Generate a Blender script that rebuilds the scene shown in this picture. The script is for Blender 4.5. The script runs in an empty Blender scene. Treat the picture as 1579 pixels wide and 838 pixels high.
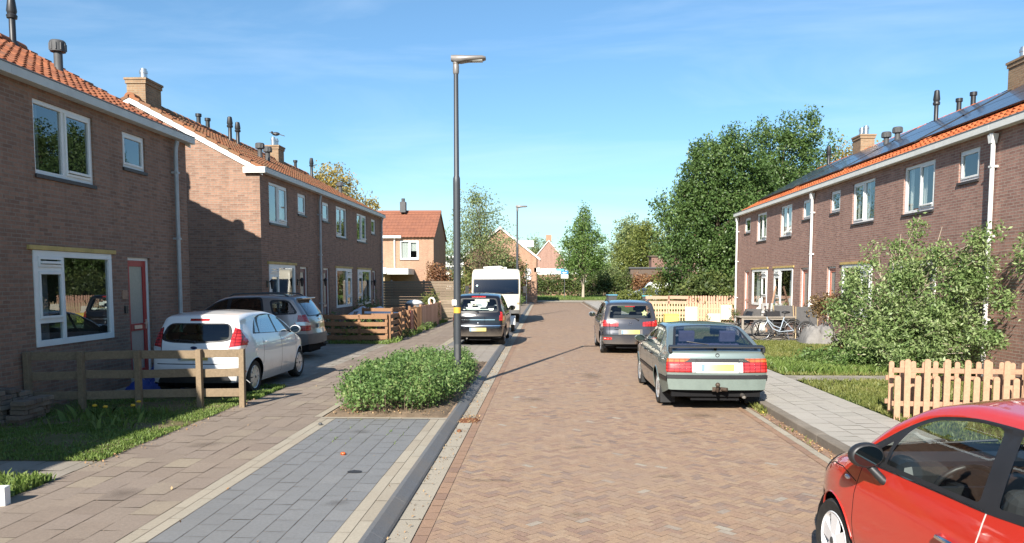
import bpy, bmesh, math, random
import numpy as np
from mathutils import Vector, Matrix
from mathutils.bvhtree import BVHTree
from math import sin, cos, pi, radians, atan2, sqrt, hypot
random.seed(7)
RNG = np.random.default_rng(11)
SC = bpy.context.scene
COL = SC.collection
# ------------------------------------------------------------------ objects
def tag(o, label=None, cat=None, group=None, kind=None):
    if label: o['label'] = label
    if cat: o['category'] = cat
    if group: o['group'] = group
    if kind: o['kind'] = kind
    return o
def thing(name, label, cat, loc=(0, 0, 0), rz=0.0, group=None):
    o = bpy.data.objects.new(name, None)
    COL.objects.link(o)
    o.empty_display_size = 0.2
    o.location = loc
    o.rotation_euler = (0, 0, rz)
    return tag(o, label, cat, group)
def copy_tree(o, parent=None):
    c = o.copy()
    COL.objects.link(c)
    if parent is not None:
        c.parent = parent
    for ch in list(o.children):
        copy_tree(ch, c)
    return c
class MB:
    def __init__(s):
        s.v = []; s.f = []; s.m = []
    def add(s, vs, fs, mi=0):
        o = len(s.v)
        s.v.extend([tuple(p) for p in vs])
        for f in fs:
            s.f.append(tuple(i + o for i in f)); s.m.append(mi)
        return s
    def weld(s):
        key = {}; new = []; mp_ = []
        for p in s.v:
            k = tuple(round(q, 3) for q in p)
            if k not in key: key[k] = len(new); new.append(p)
            mp_.append(key[k])
        s.v = new; s.f = [tuple(mp_[i] for i in f) for f in s.f]
    def quad(s, a, b, c, d, mi=0):
        return s.add([a, b, c, d], [(0, 1, 2, 3)], mi)
    def box(s, x0, x1, y0, y1, z0, z1, mi=0):
        v = [(x0, y0, z0), (x1, y0, z0), (x1, y1, z0), (x0, y1, z0), (x0, y0, z1), (x1, y0, z1), (x1, y1, z1), (x0, y1, z1)]
        return s.add(v, [(3, 2, 1, 0), (4, 5, 6, 7), (0, 1, 5, 4), (1, 2, 6, 5), (2, 3, 7, 6), (3, 0, 4, 7)], mi)
    def obox(s, c, size, M=None, mi=0):
        hx, hy, hz = size[0] / 2, size[1] / 2, size[2] / 2
        v = [Vector(p) for p in [(-hx, -hy, -hz), (hx, -hy, -hz), (hx, hy, -hz), (-hx, hy, -hz), (-hx, -hy, hz), (hx, -hy, hz), (hx, hy, hz), (-hx, hy, hz)]]
        if M is not None:
            v = [M @ p for p in v]
        c = Vector(c)
        return s.add([p + c for p in v], [(3, 2, 1, 0), (4, 5, 6, 7), (0, 1, 5, 4), (1, 2, 6, 5), (2, 3, 7, 6), (3, 0, 4, 7)], mi)
    def bar(s, a, b, w, h, mi=0, upv=(0, 0, 1)):
        a = Vector(a); b = Vector(b); d = b - a; L = d.length
        if L < 1e-6: return s
        x = d / L; u = Vector(upv)
        if abs(x.dot(u)) > .98: u = Vector((1, 0, 0))
        y = u.cross(x).normalized(); z = x.cross(y)
        M = Matrix((x, y, z)).transposed()
        return s.obox((a + b) / 2, (L, w, h), M, mi)
    def tube(s, pts, r, n=8, mi=0, cap=True, closed=False):
        pts = [Vector(p) for p in pts]; N = len(pts)
        rs = r if isinstance(r, (list, tuple)) else [r] * N
        rings = []
        for i, p in enumerate(pts):
            if closed: t = pts[(i + 1) % N] - pts[i - 1]
            else: t = pts[min(i + 1, N - 1)] - pts[max(i - 1, 0)]
            t = t.normalized() if t.length > 1e-9 else Vector((0, 0, 1))
            u = Vector((0, 0, 1)) if abs(t.z) < .95 else Vector((1, 0, 0))
            a = t.cross(u).normalized(); b = t.cross(a)
            rings.append([p + (a * cos(2 * pi * k / n) + b * sin(2 * pi * k / n)) * rs[i] for k in range(n)])
        vs = [q for ring in rings for q in ring]; fs = []
        for i in range(N if closed else N - 1):
            j = (i + 1) % N
            for k in range(n):
                k2 = (k + 1) % n
                fs.append((i * n + k, i * n + k2, j * n + k2, j * n + k))
        if cap and not closed:
            fs.append(tuple(range(n - 1, -1, -1))); fs.append(tuple((N - 1) * n + k for k in range(n)))
        return s.add(vs, fs, mi)
    def lathe(s, prof, org=(0, 0, 0), ax='Z', n=24, mi=0):
        vs = []; fs = []
        for (r, h) in prof:
            for k in range(n):
                a = 2 * pi * k / n; x, y = r * cos(a), r * sin(a)
                p = (x, y, h) if ax == 'Z' else ((x, h, y) if ax == 'Y' else (h, x, y))
                vs.append((p[0] + org[0], p[1] + org[1], p[2] + org[2]))
        for i in range(len(prof) - 1):
            for k in range(n):
                k2 = (k + 1) % n
                fs.append((i * n + k, i * n + k2, (i + 1) * n + k2, (i + 1) * n + k))
        return s.add(vs, fs, mi)
    def prism(s, poly, t0, t1, plane='XZ', mi=0):
        n = len(poly)
        def P(a, b, t):
            return {'XZ': (a, t, b), 'YZ': (t, a, b), 'XY': (a, b, t)}[plane]
        vs = [P(a, b, t0) for a, b in poly] + [P(a, b, t1) for a, b in poly]
        fs = [tuple(range(n - 1, -1, -1)), tuple(range(n, 2 * n))] + [(i, (i + 1) % n, (i + 1) % n + n, i + n) for i in range(n)]
        return s.add(vs, fs, mi)
    def ball(s, c, r, n=10, sc=(1, 1, 1), mi=0, jit=0.0):
        vs = []; fs = []
        m = max(4, n // 2 + 1)
        for i in range(m + 1):
            th = pi * i / m
            for k in range(n):
                a = 2 * pi * k / n
                q = r * (1 + jit * random.uniform(-1, 1))
                vs.append((c[0] + q * sc[0] * sin(th) * cos(a), c[1] + q * sc[1] * sin(th) * sin(a), c[2] + q * sc[2] * cos(th)))
        for i in range(m):
            for k in range(n):
                k2 = (k + 1) % n
                fs.append((i * n + k, (i + 1) * n + k, (i + 1) * n + k2, i * n + k2))
        return s.add(vs, fs, mi)
    def build(s, name, mats, parent=None, smooth=None, uv=False, fix=True, bev=0, loc=None, weld=False):
        if weld: s.weld()
        return mesh_obj(name, s.v, s.f, mats, parent, smooth, uv, s.m, fix, bev, loc)
def mesh_obj(name, v, f, mats, parent=None, smooth=None, uv=False, mi=None, fix=True, bev=0, loc=None):
    me = bpy.data.meshes.new(name)
    if isinstance(v, np.ndarray):
        nv, nf, k = len(v), len(f), f.shape[1]
        me.vertices.add(nv); me.vertices.foreach_set('co', v.astype(np.float32).ravel())
        me.loops.add(nf * k); me.loops.foreach_set('vertex_index', f.astype(np.int32).ravel())
        me.polygons.add(nf); me.polygons.foreach_set('loop_start', np.arange(0, nf * k, k, dtype=np.int32))
        me.update(calc_edges=True)
    else:
        me.from_pydata(v, [], f)
        me.update()
        if fix:
            bm = bmesh.new(); bm.from_mesh(me)
            bmesh.ops.recalc_face_normals(bm, faces=bm.faces[:])
            bm.to_mesh(me); bm.free()
    if not isinstance(mats, (list, tuple)): mats = [mats]
    for m in mats: me.materials.append(m)
    if mi is not None and len(mats) > 1:
        me.polygons.foreach_set('material_index', np.array(mi, dtype=np.int32))
    if smooth is not None:
        me.shade_smooth()
        if smooth < 180: me.set_sharp_from_angle(angle=radians(smooth))
    if uv: box_uv(me)
    o = bpy.data.objects.new(name, me)
    COL.objects.link(o)
    if parent is not None: o.parent = parent
    if loc is not None: o.location = loc
    if bev:
        b = o.modifiers.new('bevel', 'BEVEL'); b.width = bev; b.segments = 2; b.limit_method = 'ANGLE'; b.harden_normals = False
    return o
def box_uv(me):
    uvl = me.uv_layers.new(name='UVMap')
    n = len(me.loops)
    co = np.empty(len(me.vertices) * 3, np.float32); me.vertices.foreach_get('co', co); co = co.reshape(-1, 3)
    li = np.empty(n, np.int32); me.loops.foreach_get('vertex_index', li)
    npoly = len(me.polygons)
    nor = np.empty(npoly * 3, np.float32); me.polygons.foreach_get('normal', nor); nor = np.abs(nor.reshape(-1, 3))
    tot = np.empty(npoly, np.int32); me.polygons.foreach_get('loop_total', tot)
    ax = np.repeat(np.argmax(nor, axis=1), tot)
    c = co[li]; uv = np.empty((n, 2), np.float32)
    a = ax == 0; uv[a] = c[a][:, [1, 2]]
    a = ax == 1; uv[a] = c[a][:, [0, 2]]
    a = ax == 2; uv[a] = c[a][:, [0, 1]]
    uvl.data.foreach_set('uv', uv.ravel())
# ------------------------------------------------------------------ materials
class NT:
    def __init__(s, name):
        s.mat = bpy.data.materials.new(name); s.mat.use_nodes = True
        s.t = s.mat.node_tree; s.t.nodes.clear()
        s.out = s.n('ShaderNodeOutputMaterial')
    def n(s, typ, **kw):
        nd = s.t.nodes.new(typ)
        for k, v in kw.items(): setattr(nd, k, v)
        return nd
    def l(s, a, b): s.t.links.new(a, b)
    def setin(s, nd, **kw):
        for k, v in kw.items():
            nd.inputs[k.replace('_', ' ')].default_value = v
        return nd
    def ramp(s, fac, stops, interp='LINEAR'):
        r = s.n('ShaderNodeValToRGB'); r.color_ramp.interpolation = interp
        e = r.color_ramp.elements
        while len(e) > 1: e.remove(e[-1])
        e[0].position = stops[0][0]; e[0].color = (*stops[0][1], 1)
        for p, c in stops[1:]:
            q = e.new(p); q.color = (*c, 1)
        s.l(fac, r.inputs[0]); return r.outputs[0]
    def noise(s, scale, detail=4, rough=.55, vec=None, dist=0):
        t = s.n('ShaderNodeTexNoise')
        t.inputs['Scale'].default_value = scale; t.inputs['Detail'].default_value = detail; t.inputs['Roughness'].default_value = rough
        t.inputs['Distortion'].default_value = dist
        if vec is None:
            g = s.n('ShaderNodeTexCoord'); vec = g.outputs['Object']
        s.l(vec, t.inputs['Vector']); return t.outputs['Fac']
    def mix(s, fac, a, b, mode='MIX'):
        m = s.n('ShaderNodeMix', data_type='RGBA', blend_type=mode)
        for i, x in ((0, fac), (6, a), (7, b)):
            if hasattr(x, 'links'): s.l(x, m.inputs[i])
            elif isinstance(x, (int, float)): m.inputs[i].default_value = x
            else: m.inputs[i].default_value = (*x, 1)
        return m.outputs[2]
    def mul(s, a, b, op='MULTIPLY', clamp=False):
        m = s.n('ShaderNodeMath', operation=op, use_clamp=clamp)
        for i, x in ((0, a), (1, b)):
            if hasattr(x, 'links'): s.l(x, m.inputs[i])
            else: m.inputs[i].default_value = x
        return m.outputs[0]
    def bump(s, h, strength=.3, dist=.01):
        b = s.n('ShaderNodeBump'); b.inputs['Strength'].default_value = strength; b.inputs['Distance'].default_value = dist
        s.l(h, b.inputs['Height']); return b.outputs[0]
    def principled(s, col=None, rough=.6, metal=0, spec=.5, normal=None, coat=0, coatr=.05):
        p = s.n('ShaderNodeBsdfPrincipled')
        if col is not None:
            if hasattr(col, 'links'): s.l(col, p.inputs['Base Color'])
            else: p.inputs['Base Color'].default_value = (*col, 1)
        if hasattr(rough, 'links'): s.l(rough, p.inputs['Roughness'])
        else: p.inputs['Roughness'].default_value = rough
        p.inputs['Metallic'].default_value = metal; p.inputs['Specular IOR Level'].default_value = spec
        p.inputs['Coat Weight'].default_value = coat; p.inputs['Coat Roughness'].default_value = coatr
        if normal is not None: s.l(normal, p.inputs['Normal'])
        return p.outputs[0]
    def done(s, sh): s.l(sh, s.out.inputs[0]); return s.mat
def plain(name, col, rough=.6, metal=0, spec=.5, var=.18, scale=6, bump=0, bscale=60, coat=0):
    t = NT(name)
    c = t.ramp(t.noise(scale, 6, .65), [(.25, tuple(x * (1 - var) for x in col)), (.75, tuple(min(1, x * (1 + var)) for x in col))])
    nrm = t.bump(t.noise(bscale, 4), bump, .01) if bump else None
    return t.done(t.principled(c, rough, metal, spec, nrm, coat))
def brick_mat(name, c1, c2, mortar, stain=(.5, .5, .5), stain_amt=.25, bw=.215, rh=.0625, ms=.009, bump=.5):
    t = NT(name)
    uv = t.n('ShaderNodeUVMap').outputs[0]
    b = t.n('ShaderNodeTexBrick'); b.offset = .5
    t.l(uv, b.inputs['Vector'])
    b.inputs['Color1'].default_value = (*c1, 1); b.inputs['Color2'].default_value = (*c2, 1); b.inputs['Mortar'].default_value = (*mortar, 1)
    b.inputs['Scale'].default_value = 1; b.inputs['Mortar Size'].default_value = ms; b.inputs['Mortar Smooth'].default_value = .25
    b.inputs['Bias'].default_value = -.1; b.inputs['Brick Width'].default_value = bw; b.inputs['Row Height'].default_value = rh
    n1 = t.noise(.7, 5, .6, uv); n2 = t.noise(14, 4, .7, uv)
    c = t.mix(t.mul(t.ramp(n1, [(.35, (0, 0, 0)), (.75, (1, 1, 1))]), stain_amt), b.outputs['Color'], stain, 'MIX')
    c = t.mix(.55, c, t.ramp(n2, [(.2, (.45, .45, .45)), (.8, (1.0, 1.0, 1.0))]), 'MULTIPLY')
    mpv = t.n('ShaderNodeMapping'); mpv.inputs['Scale'].default_value = (2.6, .22, 1); t.l(uv, mpv.inputs[0])
    n3 = t.noise(1.0, 6, .7, mpv.outputs[0])
    c = t.mix(.5, c, t.ramp(n3, [(.34, (.68, .66, .64)), (.55, (1, 1, 1))]), 'MULTIPLY')
    n4 = t.noise(26, 2, .5, uv)
    c = t.mix(t.mul(t.ramp(n4, [(.66, (0, 0, 0)), (.74, (1, 1, 1))]), .35), c, mortar)
    h = t.mul(b.outputs['Fac'], -1, 'MULTIPLY'); h = t.mul(h, t.mul(n2, .5), 'ADD')
    return t.done(t.principled(c, .88, 0, .25, t.bump(h, bump, .012)))
def island_mat(name, stops, rough=.8, spec=.3, noise_amt=.5, nscale=3, dirt=None, dirt_amt=.4, bump=.25, bscale=50, moss=None):
    """one random colour per separate block, tile or leaf of the mesh"""
    t = NT(name)
    g = t.n('ShaderNodeNewGeometry')
    c = t.ramp(g.outputs['Random Per Island'], stops)
    n = t.noise(nscale, 6, .65); nf = t.noise(35, 3, .7)
    c = t.mix(noise_amt, c, t.ramp(nf, [(.25, (.55, .55, .55)), (.75, (1.0, 1.0, 1.0))]), 'MULTIPLY')
    if dirt: c = t.mix(t.mul(t.ramp(n, [(.42, (0, 0, 0)), (.7, (1, 1, 1))]), dirt_amt), c, dirt)
    if moss: c = t.mix(t.mul(t.ramp(t.noise(1.3, 8, .75), [(.5, (0, 0, 0)), (.62, (1, 1, 1))]), .7), c, moss)
    return t.done(t.principled(c, rough, 0, spec, t.bump(t.noise(bscale, 5), bump, .01)))
def leaf_mat(name, stops, trans=.35, rough=.5, clump=1.2):
    t = NT(name)
    g = t.n('ShaderNodeNewGeometry')
    r = t.mul(t.mul(g.outputs['Random Per Island'], .55), t.mul(t.ramp(t.noise(clump, 3), [(.3, (0, 0, 0)), (.7, (1, 1, 1))]), .45), 'ADD')
    c = t.ramp(r, stops)
    p = t.principled(c, rough, 0, .35)
    tr = t.n('ShaderNodeBsdfTranslucent'); t.l(t.mix(.5, c, (.5, .6, .05), 'MIX') if False else c, tr.inputs[0])
    m = t.n('ShaderNodeMixShader'); m.inputs[0].default_value = trans
    t.l(p, m.inputs[1]); t.l(tr.outputs[0], m.inputs[2])
    return t.done(m.outputs[0])
def glass_mat(name, tint=(.6, .66, .66), refl=.10, rough=.0, gain=1.0, wave=0.0):
    t = NT(name)
    tr = t.n('ShaderNodeBsdfTransparent'); tr.inputs[0].default_value = (*tint, 1)
    gl = t.n('ShaderNodeBsdfGlossy'); gl.inputs['Roughness'].default_value = rough; gl.inputs[0].default_value = (.92, .96, 1, 1)
    if wave:
        t.l(t.bump(t.noise(1.5, 1), wave, .02), gl.inputs['Normal'])
    lw = t.n('ShaderNodeLayerWeight'); lw.inputs[0].default_value = .5
    f = t.mul(t.mul(t.mul(lw.outputs['Facing'], 4.2, 'POWER'), .9 * gain), .04 + refl, 'ADD', True)
    m = t.n('ShaderNodeMixShader'); t.l(f, m.inputs[0]); t.l(tr.outputs[0], m.inputs[1]); t.l(gl.outputs[0], m.inputs[2])
    return t.done(m.outputs[0])
def paint_mat(name, col, metal=.0, rough=.35, inner=(.03, .03, .032), dirt=.12, coat=1.0):
    """car paint outside, dark lining on the inside of the shell"""
    t = NT(name)
    n = t.noise(2.5, 6, .7)
    c = t.mix(t.mul(t.ramp(n, [(.45, (0, 0, 0)), (.8, (1, 1, 1))]), dirt), col, tuple(.5 * x + .12 for x in col))
    g = t.n('ShaderNodeTexCoord'); sx = t.n('ShaderNodeSeparateXYZ'); t.l(g.outputs['Object'], sx.inputs[0])
    low = t.ramp(t.mul(sx.outputs[2], t.mul(n, .35), 'SUBTRACT'), [(.12, (1, 1, 1)), (.36, (0, 0, 0))])
    c = t.mix(t.mul(low, .45), c, (.17, .14, .11))
    geo = t.n('ShaderNodeNewGeometry')
    c = t.mix(geo.outputs['Backfacing'], c, inner)
    p = t.n('ShaderNodeBsdfPrincipled'); t.l(c, p.inputs['Base Color'])
    p.inputs['Roughness'].default_value = rough; p.inputs['Metallic'].default_value = metal
    p.inputs['Coat Roughness'].default_value = .04
    t.l(t.mul(t.mul(geo.outputs['Backfacing'], -1, 'MULTIPLY'), coat, 'ADD', True), p.inputs['Coat Weight'])
    return t.done(p.outputs[0])
def wood_mat(name, c1, c2, rough=.75):
    t = NT(name)
    g = t.n('ShaderNodeTexCoord'); mp = t.n('ShaderNodeMapping'); t.l(g.outputs['Object'], mp.inputs[0]); mp.inputs['Scale'].default_value = (3, 3, 3)
    geo = t.n('ShaderNodeNewGeometry')
    n = t.noise(5, 8, .7, mp.outputs[0], 1.5)
    f = t.mul(t.mul(n, .6), t.mul(geo.outputs['Random Per Island'], .5), 'ADD')
    c = t.ramp(f, [(.2, c1), (.75, c2)])
    n2 = t.noise(28, 3, .6)
    c = t.mix(.35, c, t.ramp(n2, [(.3, (.5, .5, .5)), (.7, (1, 1, 1))]), 'MULTIPLY')
    return t.done(t.principled(c, rough, 0, .25, t.bump(n, .2, .01)))
M = {}
M['brick_left'] = brick_mat('brick_left', (.41, .235, .162), (.25, .145, .105), (.33, .265, .21), (.22, .145, .11), .45)
M['brick_left_sunlit'] = brick_mat('brick_left_sunlit', (.40, .235, .165), (.30, .165, .115), (.36, .29, .23), (.36, .26, .2), .3)  # lighter copy of the left brick, sunlight put into its colour; unused
M['brick_right'] = brick_mat('brick_right', (.46, .255, .20), (.30, .155, .125), (.44, .36, .30), (.27, .165, .135), .4)
M['brick_orange'] = brick_mat('brick_orange', (.46, .255, .16), (.36, .185, .115), (.45, .35, .27), (.40, .26, .17), .3)
M['brick_chimney'] = brick_mat('brick_chimney', (.38, .235, .145), (.26, .155, .095), (.34, .28, .21), (.30, .225, .12), .45)
M['tile_left'] = island_mat('tile_left', [(0, (.26, .085, .04)), (.45, (.37, .125, .055)), (.8, (.43, .155, .07)), (1, (.21, .095, .06))], .75, .35, .55, 2.0, (.16, .085, .055), .55)
M['tile_row'] = island_mat('tile_row', [(0, (.24, .09, .045)), (.5, (.36, .135, .06)), (1, (.20, .10, .06))], .8, .3, .6, 1.6, (.17, .10, .06), .75, moss=(.16, .12, .06))
M['tile_right'] = island_mat('tile_right', [(0, (.42, .10, .03)), (.5, (.56, .15, .045)), (1, (.48, .17, .07))], .7, .35, .5, 2.0, (.30, .11, .05), .35)
M['white'] = plain('white_paint', (.76, .76, .73), .45, 0, .4, .06, 3)
M['cream'] = plain('cream_paint', (.68, .67, .62), .5, 0, .4, .1, 3)
M['grey_fascia'] = plain('grey_fascia', (.54, .54, .50), .5, 0, .4, .12, 3)
M['ochre'] = plain('ochre_lintel', (.50, .36, .13), .7, 0, .3, .25, 4, .2)
M['black'] = plain('black_plastic', (.018, .018, .02), .45, 0, .5, .2, 8)
M['rubber'] = plain('black_rubber', (.022, .022, .023), .8, 0, .3, .25, 10)
M['tyre'] = plain('tyre', (.03, .029, .028), .85, 0, .3, .35, 12, .3, 80)
M['dark'] = plain('dark_recess', (.012, .012, .013), .9, 0, .1, .2, 4)
M['dark_grey'] = plain('dark_grey', (.07, .072, .075), .6, 0, .4, .2, 6)
M['mid_grey'] = plain('mid_grey', (.22, .22, .22), .6, 0, .4, .15, 6)
M['zinc'] = plain('zinc', (.40, .42, .43), .5, .3, .4, .2, 5)
M['zinc_pale'] = plain('pale_pipe', (.70, .69, .66), .5, .0, .4, .1, 5)
M['steel'] = plain('steel', (.55, .55, .56), .3, .9, .5, .15, 8)
M['chrome'] = plain('chrome', (.75, .75, .76), .12, 1, .5, .03, 4)
M['rim_silver'] = plain('rim_silver', (.55, .56, .57), .35, .6, .5, .1, 8)
M['rim_white'] = plain('rim_white', (.74, .74, .75), .3, .1, .5, .06, 8)
M['red_door'] = plain('red_door', (.36, .018, .022), .4, 0, .5, .1, 3)
M['maroon_door'] = plain('maroon_door', (.13, .02, .03), .45, 0, .5, .1, 3)
M['terra_door'] = plain('terracotta_door', (.50, .17, .11), .5, 0, .5, .12, 3)
M['frosted'] = plain('frosted_glass', (.30, .30, .27), .25, 0, .6, .1, 20)
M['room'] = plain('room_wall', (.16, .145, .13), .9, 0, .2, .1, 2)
M['curtain'] = plain('curtain', (.72, .71, .68), .9, 0, .2, .06, 6)
M['curtain_dark'] = plain('curtain_grey', (.22, .22, .23), .9, 0, .2, .1, 6)
M['pane'] = glass_mat('window_pane', (.70, .75, .74), .10, 0, 1.0, .02)
M['car_glass'] = glass_mat('car_glass', (.82, .88, .87), .015, 0, .85)
M['car_glass_olive'] = glass_mat('car_glass_olive', (.60, .62, .42), .03, 0, .9)
M['car_glass_dark'] = glass_mat('car_glass_dark', (.16, .18, .19), .06, 0, 1.1)
M['car_glass_green'] = glass_mat('car_glass_green', (.35, .62, .52), .12, 0, 1.6)
M['post_grey'] = plain('post_grey', (.042, .048, .056), .45, .1, .5, .12, 3)
M['lamp_head'] = plain('lamp_head', (.20, .185, .175), .45, .3, .5, .1, 4)
M['wood_fence'] = wood_mat('weathered_wood', (.15, .115, .075), (.33, .24, .155))
M['wood_brown'] = wood_mat('brown_wood', (.19, .10, .055), (.38, .215, .115))
M['wood_tan'] = wood_mat('tan_wood', (.31, .175, .115), (.52, .32, .205))
M['wood_dark'] = wood_mat('dark_wood', (.07, .05, .04), (.15, .11, .085))
M['wood_grey'] = wood_mat('grey_wood', (.22, .19, .16), (.40, .35, .29))
M['wood_pale'] = wood_mat('pale_wood', (.44, .33, .19), (.62, .48, .29))
M['wood_pink'] = wood_mat('pink_wood', (.46, .25, .17), (.62, .38, .27))
M['bark'] = wood_mat('bark', (.09, .07, .05), (.22, .17, .12), .9)
M['bark_pale'] = wood_mat('bark_pale', (.30, .24, .18), (.48, .40, .31), .9)
M['seat'] = plain('seat_fabric', (.045, .045, .05), .9, 0, .2, .25, 12)
M['seat_grey'] = plain('seat_fabric_grey', (.16, .15, .17), .9, 0, .2, .2, 12)
def lens_mat(name, col):
    t = NT(name); g = t.n('ShaderNodeTexCoord'); sp = t.n('ShaderNodeSeparateXYZ'); cb = t.n('ShaderNodeCombineXYZ'); t.l(g.outputs['Object'], sp.inputs[0]); t.l(sp.outputs[1], cb.inputs[0]); t.l(sp.outputs[2], cb.inputs[1])
    b = t.n('ShaderNodeTexBrick'); b.offset = 0; t.l(cb.outputs[0], b.inputs['Vector']); b.inputs['Scale'].default_value = 1; b.inputs['Brick Width'].default_value = .085; b.inputs['Row Height'].default_value = .05; b.inputs['Mortar Size'].default_value = .007
    b.inputs['Color1'].default_value = (*col, 1); b.inputs['Color2'].default_value = (*tuple(min(1, x * 1.35 + .02) for x in col), 1); b.inputs['Mortar'].default_value = (*tuple(x * .45 for x in col), 1)
    return t.done(t.principled(b.outputs['Color'], .2, 0, .5, t.bump(b.outputs['Fac'], .4, .004), 1))
M['lamp_red'] = lens_mat('lamp_red', (.36, .010, .008))
M['lamp_orange'] = lens_mat('lamp_orange', (.50, .10, .015))
M['lamp_clear'] = plain('lamp_clear', (.55, .56, .57), .12, .3, .6, .15, 20, coat=1)
def plate_mat():
    t = NT('plate_yellow'); g = t.n('ShaderNodeTexCoord'); s = t.n('ShaderNodeSeparateXYZ'); t.l(g.outputs['Object'], s.inputs[0])
    f = t.mul(t.mul(s.outputs[1], 1.9), t.mul(t.noise(14, 3), .25), 'ADD'); f = t.mul(f, .42, 'ADD')
    return t.done(t.principled(t.ramp(f, [(.2, (.50, .40, .13)), (.55, (.55, .46, .19)), (.85, (.52, .52, .38)), (1, (.46, .52, .50))]), .45, 0, .4))
M['plate_yellow'] = plate_mat()
M['plate_blue'] = plain('plate_blue', (.18, .28, .42), .4, 0, .5, .1, 5)
M['blue_tarp'] = plain('blue_tarp', (.02, .05, .24), .4, 0, .5, .15, 6, .3, 12)
M['solar'] = None
M['yellow'] = plain('yellow_paint', (.72, .42, .03), .5, 0, .4, .08, 6)
M['soil'] = plain('soil', (.17, .125, .085), .95, 0, .15, .4, 5, .6, 30)
M['sign_blue'] = plain('sign_blue', (.02, .17, .50), .4, 0, .5, .06, 4)
M['bin_blue'] = plain('bin_blue', (.10, .30, .42), .5, 0, .4, .1, 4)
M['concrete'] = plain('concrete', (.38, .36, .32), .9, 0, .2, .18, 6, .3, 60)
# ------------------------------------------------------------------ houses
M['sill'] = plain('dark_tile_sill', (.045, .035, .032), .5, 0, .4, .3, 10)
EAVE = 5.15; RISE = .54; HALF = 3.62; OVER = .13
def wall_grid(mb, mp, y0, y1, z0, z1, holes, depth=.10):
    ys = sorted(set([y0, y1] + [h[0] for h in holes] + [h[1] for h in holes]))
    zs = sorted(set([z0, z1] + [h[2] for h in holes] + [h[3] for h in holes]))
    for i in range(len(ys) - 1):
        for j in range(len(zs) - 1):
            cy, cz = (ys[i] + ys[i + 1]) / 2, (zs[j] + zs[j + 1]) / 2
            if any(h[0] < cy < h[1] and h[2] < cz < h[3] for h in holes): continue
            mb.quad(mp(0, ys[i], zs[j]), mp(0, ys[i + 1], zs[j]), mp(0, ys[i + 1], zs[j + 1]), mp(0, ys[i], zs[j + 1]))
    for a, b, c, d in holes:
        for (p, q) in (((a, c), (b, c)), ((b, c), (b, d)), ((b, d), (a, d)), ((a, d), (a, c))):
            mb.quad(mp(0, *p), mp(0, *q), mp(-depth, *q), mp(-depth, *p))
def nbox(mb, mp, n0, n1, y0, y1, z0, z1, mi=0):
    v = [mp(n0, y0, z0), mp(n1, y0, z0), mp(n1, y1, z0), mp(n0, y1, z0), mp(n0, y0, z1), mp(n1, y0, z1), mp(n1, y1, z1), mp(n0, y1, z1)]
    mb.add(v, [(3, 2, 1, 0), (4, 5, 6, 7), (0, 1, 5, 4), (1, 2, 6, 5), (2, 3, 7, 6), (3, 0, 4, 7)], mi)
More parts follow.
